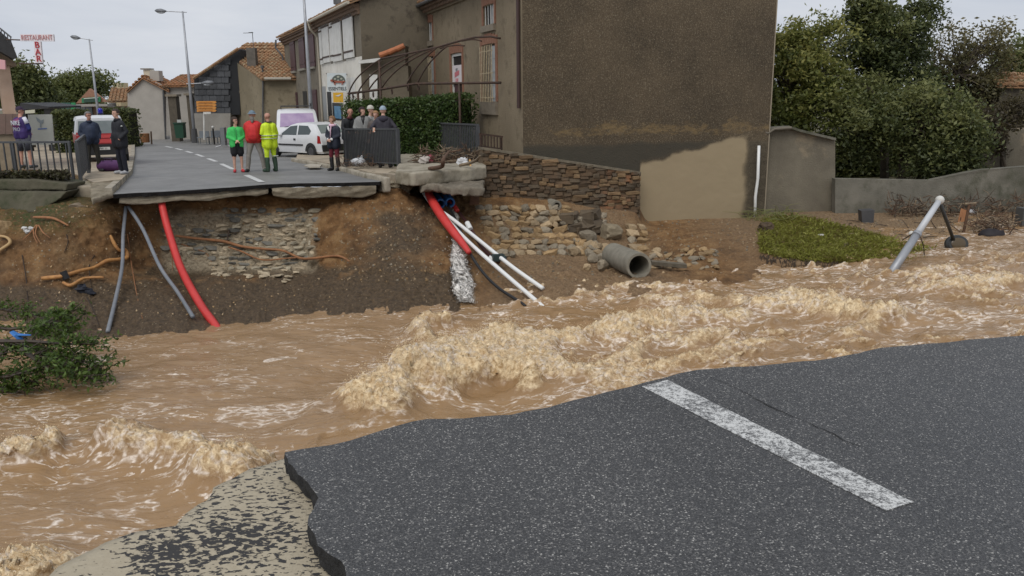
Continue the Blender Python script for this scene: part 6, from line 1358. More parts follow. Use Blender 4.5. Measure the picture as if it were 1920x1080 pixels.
# ================================================================== THINGS ON THE BANK
def tube_obj(name, pts, r, m, label, cat, group=None, n=10, lift=0., corr=0):
    P = [Vector(p) for p in pts]; out = []
    for i in range(len(P)-1):
        p0, p1, p2, p3 = P[max(i-1, 0)], P[i], P[i+1], P[min(i+2, len(P)-1)]
        for j in range(8):
            t = j/8; out.append(.5*((2*p1)+(p2-p0)*t+(2*p0-5*p1+4*p2-p3)*t*t+(-p0+3*p1-3*p2+p3)*t**3))
    out.append(P[-1]); 
    if corr:                                   # corrugated conduit: resample with alternating radius
        L = [0]
        for a, b in zip(out[:-1], out[1:]): L.append(L[-1]+(b-a).length)
        k = int(L[-1]/corr); res = []; j = 0
        for i in range(k+1):
            s = L[-1]*i/k
            while j < len(L)-2 and L[j+1] < s: j += 1
            res.append(out[j].lerp(out[j+1], (s-L[j])/max(1e-6, L[j+1]-L[j])))
        out = res; rr = [r*(1.06 if i % 2 else .93) for i in range(len(out))]
    else: rr = r if hasattr(r, '__len__') else [r]*len(out)
    if hasattr(r, '__len__'): rr = list(np.interp(np.linspace(0, 1, len(out)), np.linspace(0, 1, len(r)), r))
    mb = MB(); mb.tube(out, rr, n); return mb.build(name, [m], smooth=True, label=label, cat=cat, group=group)
M_redc = mat('red_conduit', (.58, .045, .04), (.48, .035, .03), 3, .45)
M_greyp2 = mat('grey_conduit', (.15, .165, .185), (.20, .21, .225), 3, .45)
M_wp = mat('white_plastic', (.72, .72, .70), rough=.4)
M_blk = mat('black_cable', (.012, .012, .013), rough=.5)
bp_ = lambda x, y: on_bank(x, y, .09)[0]
tube_obj('red_conduit', [PY(302, 372, 20.2), PY(306, 395, 20.0), PY(318, 440, 19.5), PY(340, 505, 18.6), PY(375, 570, 17.1), PY(402, 608, 16.35), PY(418, 632, 15.9)], .085, M_redc, 'thick bright red conduit hanging from under the road into the water', 'conduit', corr=.035)
tube_obj('grey_conduit', [PY(236, 388, 20.0), PY(231, 440, 19.4), PY(229, 500, 18.6), PY(217, 560, 17.1), PY(202, 622, 15.7)], .042, M_greyp2, 'slim grey conduit dropping straight down the bank beside the orange root', 'conduit')
tube_obj('grey_conduit', [PY(241, 388, 20.0), PY(268, 430, 19.4), PY(300, 500, 18.5), bp_(330, 555), bp_(362, 602)], .042, M_greyp2, 'slim grey conduit slanting down the bank towards the thick red one', 'conduit')
# roots
M_rootO = mat('root_orange', (.48, .24, .075), (.33, .15, .05), 8, .65); M_rootB = mat('root_brown', (.34, .155, .065), (.21, .095, .042), 8, .8)
def bp(px, py, l=.06): return on_bank(px, py, l)[0]
def root(name, pts, r, m, label, cat='root', group=None, l=.06): return tube_obj(name, [bp(x, y, l) for x, y in pts], r, m, label, cat, group, 7)
root('orange_root', [(78, 530), (95, 527), (118, 523), (150, 515), (178, 507), (198, 493), (216, 491), (233, 486), (233, 474), (219, 469), (212, 455), (205, 443)], [.04, .05, .045, .042, .036, .05, .04, .052, .05, .036, .046, .024], M_rootO, 'pale orange crooked root looping out of the earth near the grey conduit', l=.10)
root('orange_root', [(122, 533), (135, 540), (148, 530), (165, 527), (180, 525), (194, 524)], [.03, .04, .035, .03, .03, .02], M_rootO, 'short forked orange root just under the crooked looping one', l=.09)
mk = bp(121, 522, .12); mb = MB(); mb.tube([mk+Vector((-.03, 0, .08)), mk+Vector((.03, 0, -.09))], .075, 8); mb.build('black_tape', [M_blk], label='black tape wrapped round the crooked orange root', cat='tape')
mk = bp(153, 547, .05); mb = MB(); mb.ell(mk, .15, .10, .11, jit=.35); mb.ell(mk+Vector((.15, 0, -.06)), .12, .08, .08, jit=.35); mb.build('dark_rag', [mat('navy_rag', (.012, .014, .022), rough=.8)], label='crumpled black plastic rag below the orange roots', cat='rag')
root('brown_root', [(330, 440), (370, 447), (415, 457), (450, 468), (490, 469), (530, 477), (570, 488), (597, 482), (630, 489), (657, 497)], [.03, .035, .04, .035, .03, .03, .035, .035, .03, .012], M_rootB, 'long reddish brown root stretched across the exposed old masonry', l=.14)
root('brown_root', [(432, 468), (455, 478), (490, 487), (530, 487), (560, 486)], [.02, .024, .02, .02, .02], M_rootB, 'thinner brown root running under the long one on the masonry', l=.13)
root('brown_root', [(65, 413), (90, 411), (110, 413), (130, 421)], [.03, .032, .03, .02], M_rootB, 'bare brown root poking out below the concrete pier', l=.08)
for k, pts in enumerate(([(68, 427), (60, 440), (48, 452)], [(70, 427), (72, 442), (80, 456)], [(74, 428), (86, 438), (98, 450)], [(66, 430), (70, 445), (72, 460)])): root('fine_root', pts, [.016, .014, .006], M_rootB, 'fine drooping root from the tuft below the mossy concrete bank', group='fine roots on the left bank', l=.08)
for k, pts in enumerate(([(42, 480), (48, 520), (53, 560), (56, 600)], [(238, 440), (245, 490), (255, 550), (268, 600)], [(163, 560), (178, 590), (186, 612)], [(312, 460), (322, 480), (325, 510)], [(178, 480), (168, 500), (172, 540)], [(335, 455), (360, 465), (385, 475), (398, 495)], [(126, 440), (128, 455), (120, 475)])): root('thin_dark_root', pts, [.012, .012, .006], M_rootB if k % 2 else mat('root_dark', (.035, .022, .014), rough=.9), 'thin dark root trailing down the earth face', group='thin dark roots on the earth face', l=.03)
root('pale_root', [(-8, 482), (8, 470), (19, 460), (14, 450), (4, 443)], [.03, .035, .04, .03, .03], mat('root_pale', (.42, .28, .13), rough=.7), 'pale bent root at the left bank under the tan boulder', l=.1)
STONE_M = [mat('stone_tan', (.30, .215, .12), (.40, .30, .185), 5, .88, .6, 20, rand=.25, coord='obj'), mat('stone_ochre', (.27, .17, .078), (.36, .25, .13), 5, .88, .6, 20, rand=.25, coord='obj'), mat('stone_grey', (.20, .165, .115), (.28, .235, .17), 5, .88, .6, 20, rand=.25, coord='obj')]
ROCKS = [rock_mesh('stone', STONE_M[i % 3], 100+i, .95, 2, .30) for i in range(9)]
b_ = on_bank(2, 432)[0]; link('boulder', rock_mesh('boulder', STONE_M[1], 300, .3, 3, .2), None, b_+Vector((0, .05, .05)), 'rounded tan boulder sitting on the left bank', 'boulder', scale=(.26, .24, .28), rot=(.2, 0, .5))
mk = bp(52, 432, .05); mb = MB()
for k in range(5): mb.ell(mk+Vector((random.uniform(-.1, .1), random.uniform(-.03, .03), random.uniform(-.05, .06))), .06, .04, .035, jit=.4)
mb.build('white_litter', [mat('litter_white', (.6, .6, .58), rough=.6)], label='scrap of white litter stuck to the mossy left bank', cat='litter', kind=None)
# exposed old masonry in the face below the road
mas = empty('old_masonry', tuple(on_bank(440, 505)[0]), 'exposed patch of old flat mortared stones in the earth face under the road', 'masonry')
M_mas = [mat('mas_grey', (.25, .215, .15), (.37, .325, .24), 7, .9, .7, 25, rand=.3), mat('mas_buff', (.44, .36, .245), (.32, .255, .17), 6, .9, .7, 25, rand=.25), mat('mas_slate', (.105, .10, .085), (.16, .15, .125), 7, .9, .6, 25, rand=.3)]
MB_ = [rock_mesh('stone', M_mas[i % 3], 60+i, .9, 2, .35) for i in range(9)]
rd = random.Random(5); cnt = 0; y = 390.
while y < 508:
    hp = rd.uniform(7, 11); x = 306+(8*math.sin(y*.2))+(18 if y > 470 else 0)
    xe = 588-8*math.sin(y*.11)-max(0, (y-470))*.6
    while x < xe and cnt < 290:
        wp_ = rd.uniform(12, 34)
        if not (y < 410 and x < 400 and rd.random() < .8) and not (y > 480 and x < 372):
            p, nn = on_bank(x+wp_/2, y+hp/2); k = (p.y)/FPX
            link('stone', rd.choice(MB_), mas, p+Vector((0, rd.uniform(.03, .12), 0)), rot=(rd.uniform(-.12, .12), rd.uniform(-.14, .14), .42+rd.uniform(-.1, .1)), scale=(wp_*k*.62, .16, hp*k*.58)); cnt += 1
        x += wp_+1.0
    y += hp+.4
for k in range(22):                                    # fallen slabs at its foot
    x, y = rd.uniform(395, 560), rd.uniform(506, 530); p, nn = on_bank(x, y, .02); link('fallen_slab', rd.choice(MB_[1::3]), None, p, 'flat pale stone slab fallen at the foot of the exposed old masonry', 'stone', 'fallen slabs below the masonry', rot=(rd.uniform(-.2, .2), rd.uniform(-.2, .2), rd.uniform(-.5, .5)), scale=(rd.uniform(.07, .19), rd.uniform(.08, .16), rd.uniform(.025, .05)))
mb = MB(); a = bp(432, 428, .12); mb.tube([a, bp(428, 455, .12)], .02, 5); mb.build('iron_stub', [M_iron], label='rusty iron stub sticking out of the exposed masonry', cat='rod')
# rubble wall right of the pipes
rub = empty('rubble_wall', tuple(on_bank(985, 460)[0]), 'broken wall of tan rubble stones below the layered stone wall', 'wall')
cnt = 0; y = 385.
while y < 470:
    hp = rd.uniform(9, 15); x = 892+max(0, (y-400))*.45+rd.uniform(0, 6); xe = 1056+max(0, y-420)*.9
    while x < xe:
        wp_ = rd.uniform(11, 27); p, nn = on_bank(x+wp_/2, y+hp/2); k = p.y/FPX
        link('stone', rd.choice(ROCKS), rub, p+Vector((0, rd.uniform(-.06, .04), 0)), rot=(rd.uniform(-.3, .3), rd.uniform(-.3, .3), rd.uniform(-.4, .4)), scale=(wp_*k*.78, .17, hp*k*.80)); x += wp_+.5; cnt += 1
    y += hp*.93
# darker stones and the leaning remains further right
for k, (x, y, w, h) in enumerate([(1060+14*(i % 6)+random.uniform(-4, 4), 406+11*(i//6)+random.uniform(-3, 3), random.uniform(12, 20), random.uniform(9, 14)) for i in range(18)]):
    p, nn = on_bank(x, y); kk = p.y/FPX; link('stone', rd.choice(ROCKS[2::3]+SB[6:9]), rub, p, rot=(rd.uniform(-.3, .3), rd.uniform(-.3, .3), rd.uniform(-.4, .4)), scale=(w*kk*.75, .2, h*kk*.75))
for k, (x, y, w, h) in enumerate([(1182, 424, 20, 13), (1200, 424, 16, 12), (1186, 436, 22, 13), (1204, 437, 15, 13), (1184, 449, 18, 14), (1202, 451, 22, 15), (1192, 463, 26, 14), (1206, 466, 20, 14), (1196, 475, 26, 12)]):
    p, nn = on_bank(x, y); kk = p.y/FPX; link('stone', rd.choice(ROCKS), rub, p+Vector((0, -.15, 0)), rot=(rd.uniform(-.2, .2), rd.uniform(-.2, .2), rd.uniform(-.3, .3)), scale=(w*kk*.72, .22, h*kk*.75))
p = on_bank(1150, 446)[0]; link('stone_block', rock_mesh('stone_block', mat('block_stone', (.21, .17, .11), (.28, .23, .155), 4, .9, .6, 18, coord='obj'), 401, .95, 3, .08), None, p+Vector((0, -.1, .16)), 'large squared grey stone block perched on the collapsed rubble', 'stone', rot=(0, .05, .3), scale=(.42, .36, .30))
p = on_bank(1100, 450)[0]; link('boulder', rock_mesh('boulder', STONE_M[2], 402, .25, 3, .12), None, p+Vector((0, -.15, .10)), 'rounded grey boulder beside the large squared block', 'boulder', rot=(.2, 0, .4), scale=(.29, .28, .24))
for k in range(46):
    x = rd.gauss(1120, 38); y = 455+abs(rd.gauss(0, 1))*22+max(0, (x-1090))*.16; s = rd.uniform(.07, .20)
    if y > 512 or 1143 < x < 1220 and y > 470: continue
    p, nn = on_bank(x, y); link('loose_stone', rd.choice(ROCKS), None, p+Vector((0, 0, s*.3)), 'loose tan stone tumbled on the slope under the rubble wall', 'stone', 'loose stones on the slope under the rubble wall', rot=(rd.uniform(0, 6), rd.uniform(0, 6), rd.uniform(0, 6)), scale=(s*rd.uniform(.8, 1.4), s, s*.75))
for k in range(60):
    x = rd.uniform(1218, 1345); y = rd.uniform(468, 505); s = rd.uniform(.05, .13); p, nn = on_bank(x, y)
    if 1140 < x < 1225 and y > 490: continue
    link('flat_stone', rd.choice(ROCKS), None, p+Vector((0, 0, s*.2)), 'flat tan stone in the spill beside the big concrete pipe', 'stone', 'flat stones spilled beside the concrete pipe', rot=(rd.uniform(-.4, .4), rd.uniform(-.4, .4), rd.uniform(0, 6)), scale=(s*1.5, s, s*.55))
def pebbles(name, n, fx, fy, smin, smax, label, seed):
    rs = random.Random(seed); mb = MB(); base = [(1, 0, 0), (-1, 0, 0), (0, 1, 0), (0, -1, 0), (0, 0, 1), (0, 0, -1)]; fs = [(0, 2, 4), (2, 1, 4), (1, 3, 4), (3, 0, 4), (2, 0, 5), (1, 2, 5), (3, 1, 5), (0, 3, 5)]
    for k in range(n):
        p, nn = on_bank(fx(rs), fy(rs)); s = rs.uniform(smin, smax); E_ = Euler((rs.uniform(0, 6), rs.uniform(0, 6), rs.uniform(0, 6))).to_matrix()
        mb.add([p+E_ @ Vector((a*s*rs.uniform(.7, 1.4), b*s, c*s*rs.uniform(.5, .9))) for a, b, c in base], fs, rs.randrange(3))
    return mb.build(name, STONE_M, kind='stuff', label=label, cat='pebbles')
pebbles('pebbles', 700, lambda r: r.uniform(640, 1180), lambda r: r.uniform(380, 530), .012, .05, 'small stones scattered over the earth slope', 1)
pebbles('pebbles', 500, lambda r: r.uniform(20, 620), lambda r: r.uniform(385, 590), .010, .035, 'small stones caught in the earth face', 2)
pebbles('pebbles', 900, lambda r: r.uniform(1210, 1900), lambda r: r.uniform(402, 470), .012, .05, 'gravel strewn over the washed yard', 3)
# big concrete pipe
def pipe_obj(name, a, b, ro, ri, m, label, dark=True):
    a, b = Vector(a), Vector(b); d = (b-a).normalized(); u = d.cross(Vector((0, 0, 1))).normalized(); v = u.cross(d); mb = MB(); n = 28; R_ = []
    for p, r in ((a, ro), (b, ro), (b+d*.01, ro*.97), (b+d*.01, ri), (b-d*1.1, ri)): R_.append([p+(u*math.cos(2*math.pi*k/n)+v*math.sin(2*math.pi*k/n))*r for k in range(n)])
    mb.add(sum(R_, []), [(i*n+k, i*n+(k+1) % n, (i+1)*n+(k+1) % n, (i+1)*n+k) for i in range(4) for k in range(n)]+[tuple(range(4*n, 5*n))]); return mb.build(name, [m], smooth=True, label=label, cat='pipe', auto=40)
M_cpipe = mat('pipe_concrete', (.17, .155, .12), (.24, .22, .175), 5, .85, .4, 40)
mB = on_bank(1197, 518)[0]; mth = Vector((mB.x, mB.y-.05, mB.z+.26)); pipe_obj('concrete_pipe', PY(1150, 478, mth.y+1.9), mth, .31, .245, M_cpipe, 'big broken concrete pipe with open mouth at the water edge')
p = hit_plane(1044, 386, wA+wn*.45, wn); pipe_obj('concrete_pipe', p+Vector((-.35, .8, .02)), p, .16, .10, M_cpipe, 'small concrete pipe end sticking out under the layered stone wall')
p = on_bank(1255, 506)[0]; mb = MB(); a, b = on_bank(1222, 503, .08)[0], on_bank(1290, 509, .08)[0]; mb.obox(a+Vector((0, 0, 0)), b-a, (0, .24, 0), (0, 0, .09)); mb.build('timber_plank', [mat('wet_timber', (.10, .085, .06), (.15, .125, .09), 6, .8, .5, 30)], label='wet grey timber plank lying beside the concrete pipe mouth', cat='plank')
# pipes in the washed-out hole
tube_obj('white_pipe', [PY(800, 366, 22.8), PY(822, 392, 21.9), PY(880, 455, 20.0), PY(1012, 570, 17.45), PY(1030, 586, 17.0)], .05, M_wp, 'long white plastic pipe whose lower end dips in the water beside the black cable', 'pipe')
tube_obj('white_pipe', [PY(794, 362, 22.9), PY(812, 385, 22.0), PY(850, 412, 21.2), PY(900, 452, 20.3), PY(960, 500, 19.1), PY(1018, 541, 18.2)], .05, M_wp, 'long white plastic pipe lying uppermost of the pair down the bank', 'pipe')
tube_obj('red_conduit', [PY(804, 364, 22.7), PY(812, 380, 22.0), PY(828, 405, 21.3), PY(850, 435, 20.4), PY(866, 455, 19.9), PY(880, 474, 19.5)], [.11, .12, .12, .11, .09, .06], M_redc, 'torn red corrugated conduit hanging out of the hole over the waterfall', 'conduit')
tube_obj('red_conduit', [PY(816, 372, 23.4), PY(830, 373, 23.0), PY(840, 374, 22.7)], .085, M_redc, 'short red conduit stub between the two blue pipes and the deck', 'conduit', corr=.03)
tube_obj('red_conduit', [PY(822, 362, 23.7), PY(838, 370, 23.1), PY(850, 385, 22.6), PY(858, 396, 22.4)], .065, M_redc, 'thin red conduit bending over the right hand blue pipe', 'conduit', corr=.03)
M_bluep = mat('blue_pvc', (.02, .12, .36), (.03, .15, .40), 3, .45)
for x, y, lb in ((826, 382, 'blue ringed water pipe end close to the torn red conduit'), (844, 380, 'blue ringed water pipe end under the thin red conduit')):
    p = PY(x, y, 22.4); pipe_obj('blue_pipe', p+Vector((-.3, 1.4, .1)), p, .135, .09, M_bluep, lb)
tube_obj('black_cable', [PY(840, 385, 22.3), PY(858, 420, 21.2), PY(880, 472, 19.7), PY(905, 510, 18.9), PY(935, 540, 18.2), PY(975, 566, 17.5), PY(985, 574, 17.3)], .035, M_blk, 'black cable curving down the bank over the waterfall', 'cable', n=7)
tube_obj('dark_red_cable', [PY(862, 400, 22.3), PY(880, 425, 21.4), PY(905, 465, 20.4), PY(935, 492, 19.6)], .045, mat('dark_red_cable', (.06, .02, .018), rough=.6), 'dark red cable with a white sleeve between the white pipes', 'cable', n=8)
mb = MB(); mb.tube([PY(876, 418, 21.35), PY(882, 430, 21.15)], .07, 10); mb.build('white_sleeve', [M_wp], label='white sleeve slipped over the dark red cable', cat='sleeve', smooth=False)
mb = MB(); c = PY(934, 489, 19.55); mb.cbox(c, .28, .16, .16, .3); mb.ell(c+Vector((.12, -.03, .06)), .09, .08, .08); mb.build('cable_joint', [mat('dark_teal_plastic', (.02, .035, .035), rough=.5)], label='dark cable joint box lying between the white pipes', cat='box')
c = PY(917, 482, 19.6); mb = MB(); mb.tube([c, c+Vector((.14, -.05, -.08))], .05, 8); mb.build('pipe_clip', [M_wp], label='white clip on the lower white pipe', cat='clip')
# broken slab hanging in the hole mouth
mb = MB(); mb.prism([PY(800, 412, 21.9), PY(832, 416, 21.7), PY(836, 410, 21.9), PY(812, 405, 22.1)], (0, 0, -.08)); mb.build('broken_slab', [M_conc], label='small broken concrete slab below the red conduit', cat='slab')
# waterfall from the pipes
def fall_mat():
    m = bpy.data.materials.new('falling_water'); m.use_nodes = True; t = m.node_tree; b = t.nodes['Principled BSDF']; L = t.links.new
    cx = N(t, 'CombineXYZ'); L(N(t, 'Attribute', attribute_name='fu').outputs['Fac'], cx.inputs[0]); L(N(t, 'Attribute', attribute_name='fv').outputs['Fac'], cx.inputs[1])
    mp = N(t, 'Mapping'); mp.inputs['Scale'].default_value = (7, 5, 1); L(cx.outputs[0], mp.inputs[0])
    n = N(t, 'TexNoise', Scale=1.6, Detail=6, Roughness=.65, Distortion=1.4); L(mp.outputs[0], n.inputs['Vector'])
    ed = N(t, 'Attribute', attribute_name='fe').outputs['Fac']; a = N(t, 'Math', operation='MULTIPLY_ADD'); L(ed, a.inputs[0]); a.inputs[1].default_value = .30; L(n.outputs[0], a.inputs[2])
    r = N(t, 'MapRange'); r.inputs[1].default_value = .66; r.inputs[2].default_value = .82; r.inputs[4].default_value = .92; L(a.outputs[0], r.inputs[0]); L(r.outputs[0], b.inputs['Alpha'])
    b.inputs['Base Color'].default_value = (.80, .76, .70, 1); b.inputs['Roughness'].default_value = .3
    bp_ = N(t, 'Bump', Strength=.7, Distance=.03); L(n.outputs[0], bp_.inputs['Height']); L(bp_.outputs[0], b.inputs['Normal']); return m
def waterfall():
    T = empty('waterfall', tuple(PZ(890, 565, -2.8)), 'white stream of water pouring from the broken pipes down the bank', 'waterfall'); m = fall_mat()
    for ly in range(3):
        V = []; fu = []; fv = []; fe = []; nu, nv = 22, 90
        for i in range(nv):
            f_ = i/(nv-1); yy = 404+170*f_; w_ = 2.5+23*sstep(.15, .8, np.array(f_)); cx_ = 850+6*f_+34*max(0, f_-.35)**1.2
            for j in range(nu):
                a_ = -1+2*j/(nu-1); p, nn = on_bank(cx_+a_*w_, yy, .06+.05*ly+.05*(1-a_*a_)); q = .05*float(noise3(a_*2.5+ly*9, f_*9, ly))
                V.append(tuple(p+nn*q)); fu.append(a_*(.4+f_)+ly*5.3); fv.append(f_*2.2+ly*3.1); fe.append(max(0, 1-abs(a_)**2.5)-.10*ly)
        np_mesh('water_sheet', V, grid_faces(nv, nu), m, T, attrs={'fu': fu, 'fv': fv, 'fe': fe}, origin=tuple(WL[T]))
    mb = MB(); rs = random.Random(4)
    for k in range(160):
        y = rs.uniform(430, 566); f_ = (y-404)/164; p, nn = on_bank(852+6*f_+34*max(0, f_-.35)**1.2+rs.gauss(0, 3+9*max(f_, 0)), y, .1+.1*rs.random()); mb.ell(p, rs.uniform(.004, .011), rs.uniform(.004, .011), rs.uniform(.006, .02), 5, 3)
    mb.build('droplets', [mat('drop_white', (.75, .71, .65), rough=.25)], T, kind='stuff')
waterfall()
# stick leaning from the deck, rusty plate
tube_obj('bamboo_stick', [PY(881, 300, 23.6), PY(884, 325, 23.2), PY(889, 364, 22.9)], .028, mat('bamboo', (.50, .29, .10), rough=.6), 'orange tan stick hanging over the edge of the footway deck', 'stick', n=7)
mb = MB(); mb.prism([PY(882, 366, 23.0), PY(898, 364, 23.0), PY(898, 383, 22.9), PY(880, 384, 22.9)], (0, .05, 0)); mb.build('rusty_plate', [mat('rust_plate', (.13, .06, .03), (.07, .035, .02), 8, .9)], label='rusty metal plate under the edge of the footway deck', cat='plate')
# driftwood against railing 2
def debris(label, pxs, Y, n, seed, spread, zbase, cols, lmax=.5, name='driftwood_heap', w=.02):
    rs = random.Random(seed); T = empty(name, tuple(Vector((PY(pxs[0], 300, Y).x, Y, zbase))), label, 'debris'); groups_ = [MB() for _ in cols]
    for k in range(n):
        x = rs.uniform(*pxs); p = PY(x, 300, Y); p.z = zbase; p += Vector((0, rs.uniform(-spread, spread), rs.random()**1.6*.38*(.5+.5*math.sin((x-pxs[0])*.07+1)**2)))
        d = Vector((rs.gauss(0, 1), rs.gauss(0, .6), rs.gauss(0, .5))).normalized()*rs.uniform(.1, lmax); q = p+d; q.z = max(q.z, zbase+.01); md = (p+q)/2+Vector((rs.gauss(0, .03), 0, rs.gauss(0, .03)))
        groups_[rs.randrange(len(cols))].tube([p, md, q], [w*rs.uniform(.3, 1), w*rs.uniform(.3, .9), w*.3], 5, cap=True)
    for g, m in zip(groups_, cols):
        if g.n: g.build('twigs', [m], T, kind='stuff')
    return T
D1, D2, D3 = mat('twig_brown', (.13, .07, .038), (.075, .042, .025), 9, .85), mat('twig_dark', (.045, .03, .02), (.07, .05, .032), 9, .85), mat('twig_grey', (.24, .185, .12), (.16, .115, .075), 9, .85)
rv = (r2a+r2b)/2
debris('heap of brown driftwood and twigs piled against the second railing', (785, 900), 24.9, 420, 3, .35, -.32, [D1, D2, D3], .55)
tube_obj('driftwood_branch', [PZ(805, 316, -.30), PZ(828, 312, -.2), PZ(830, 300, .0)+Vector((0, .2, 0)), PZ(842, 284, .05)], [.05, .06, .05, .03], D1, 'thick forked driftwood branch in front of the second railing', 'branch', n=8)
tube_obj('driftwood_branch', [PZ(862, 310, -.28), PZ(880, 306, -.2), PZ(893, 300, -.05), PZ(900, 292, .1)], [.04, .045, .04, .02], D3, 'pale driftwood branch at the corner post of the second railing', 'branch', n=8)
for k, (x, y, c, lb) in enumerate(((796, 300, (.40, .36, .32), 'pale torn bag in the driftwood heap'), (806, 298, (.28, .06, .08), 'dark red cloth in the driftwood heap'), (868, 303, (.55, .55, .55), 'white plastic scrap in the driftwood heap'))):
    p = PZ(x, y, -.22); mb = MB(); mb.ell(p, .16, .12, .11, jit=.3); mb.build('litter', [mat('litter%d' % k, c, rough=.7)], label=lb, cat='litter')
p = PZ(672, 309, -.42); mb = MB(); mb.ell(p+Vector((0, 0, .09)), .21, .15, .13, 12, 8, jit=.2); mb.tube([p+Vector((.08, 0, .18)), p+Vector((.14, 0, .28))], [.06, .02], 6); mb.build('white_bag', [mat('bag_white', (.62, .63, .64), (.48, .49, .50), 9, .45)], label='crumpled white plastic bag at the foot of the first railing', cat='bag', smooth=True)
debris('thin litter of twigs and dead leaves along the kerb under the first railing', (630, 735), 25.2, 160, 5, .35, -.44, [D1, D2], .2, 'twig_litter', .012)
p = PZ(588, 312, -.62); mb = MB(); mb.prism([PZ(570, 312, -.61), PZ(583, 309, -.61), PZ(604, 311, -.61), PZ(600, 314.5, -.61), PZ(580, 315, -.61)], (0, 0, .04)); mb.build('flat_debris', [mat('pale_debris', (.40, .36, .29), rough=.8)], label='pale flat piece of debris on the road near the kerb', cat='debris')
# purple holdall between the two men, carrier bag
p = PR(206, 321, .13); hb = empty('purple_holdall', tuple(p), 'purple holdall bag standing on the pavement between the two men', 'bag')
M_pur = mat('purple_fabric', (.075, .022, .095), (.10, .032, .12), 6, .75); mb = MB(); L_ = .36
secs = []
for i in range(9):
    t = -1+i/4; r = .165*(1-.25*max(0, abs(t)-.6)/.4); secs.append((p.x+t*L_*.9, r))
mb.tube([Vector((x, p.y, p.z+.165)) for x, r in secs], [r for x, r in secs], 14); mb.build('body', [M_pur], hb, smooth=True, auto=50)
for s in (-1, 1):
    mb = MB(); mb.tube([Vector((p.x-.15, p.y+s*.1, p.z+.28)), Vector((p.x-.1, p.y+s*.06, p.z+.37)), Vector((p.x+.1, p.y+s*.06, p.z+.37)), Vector((p.x+.15, p.y+s*.1, p.z+.28))], .014, 6); mb.build('handle', [mat('strap_dark', (.03, .012, .04), rough=.7)], hb)
# ---------------- washed yard on the right
def turf():
    rs = np.random.default_rng(12); poly = [(1432, 410), (1470, 404), (1530, 412), (1600, 430), (1680, 452), (1760, 468), (1775, 478), (1720, 488), (1660, 495), (1600, 494), (1540, 492), (1480, 486), (1430, 474), (1423, 455)]
    def inside(x, y):
        c = False; n = len(poly)
        for i in range(n):
            (xa, ya), (xb, yb) = poly[i], poly[i-1]
            if (ya > y) != (yb > y) and x < (xb-xa)*(y-ya)/(yb-ya)+xa: c = not c
        return c
    V = []; tint = []; k = 0
    while k < 15000:
        x, y = 1420+rs.random()*360, 402+rs.random()*96
        if not inside(x+rs.normal()*3, y+rs.normal()*1.5): continue
        p, nn = on_bank(x, y); k += 1; p = Vector(p); h = .09+.12*rs.random(); dr = Vector((rs.normal()*.5-.3, rs.normal()*.4-.5, .75)).normalized(); sd2 = Vector((rs.normal(), rs.normal(), 0)).normalized()*.012; md = p+dr*h*.6; tip = p+dr*h+Vector((rs.normal()*.03, -.02, -.03))
        V += [tuple(p-sd2), tuple(p+sd2), tuple(md+sd2*.7), tuple(tip)]; tint.append(.45+.25*float(noise3(p.x*2.2, p.y*2.2, 0))+.18*rs.normal())
    o = np_mesh('grass_turf', V, np.arange(len(V)).reshape(-1, 4), leaf_mat('grass_blade', (.17, .125, .045), (.27, .28, .05), (.46, .45, .13)), smooth=False, attrs={'tint': np.repeat(np.clip(tint, 0, 1), 4)}, kind='stuff', label='slab of green turf torn up beside the flood', cat='grass')
    # reedy stalks at the corner of the big wall
    mb = MB(); rd_ = random.Random(3)
    for k in range(90):
        p, nn = on_bank(rd_.uniform(1400, 1490), rd_.uniform(400, 416)); d = Vector((rd_.gauss(-.1, .35), rd_.gauss(-.2, .2), rd_.uniform(.2, .5))); mb.tube([p, p+d*.6, p+d+Vector((d.x*.4, -.05, -.12))], [.010, .008, .003], 4, cap=False)
    mb.build('reeds', [mat('reed_green', (.13, .16, .04), (.22, .20, .08), 5, .7)], kind='stuff', label='flattened green reeds at the foot of the big wall corner', cat='reeds')
    mb = MB(); rs_ = random.Random(6)                  # roots hanging from the torn front edge
    for k in range(240):
        x = rs_.uniform(1425, 1660); p, nn = on_bank(x, 482+10*min(1, (x-1425)/80)+rs_.uniform(-3, 6), .05); mb.tube([p, p+Vector((rs_.gauss(0, .05), -.05, -.12)), p+Vector((rs_.gauss(0, .08), -.06, -.12-rs_.random()*.22))], [.012, .008, .003], 4, cap=False)
    mb.build('turf_roots', [D2], kind='stuff', label='dark roots hanging from the torn turf edge', cat='roots')
turf()
p = on_bank(1436, 432)[0]; link('earth_clod', rock_mesh('earth_clod', mat('clod', (.05, .034, .02), (.09, .06, .035), 6, .95, .8, 20), 501, .2, 3, .4), None, p+Vector((0, 0, .08)), 'dark clod of earth at the corner of the turf', 'clod', scale=(.26, .25, .22))
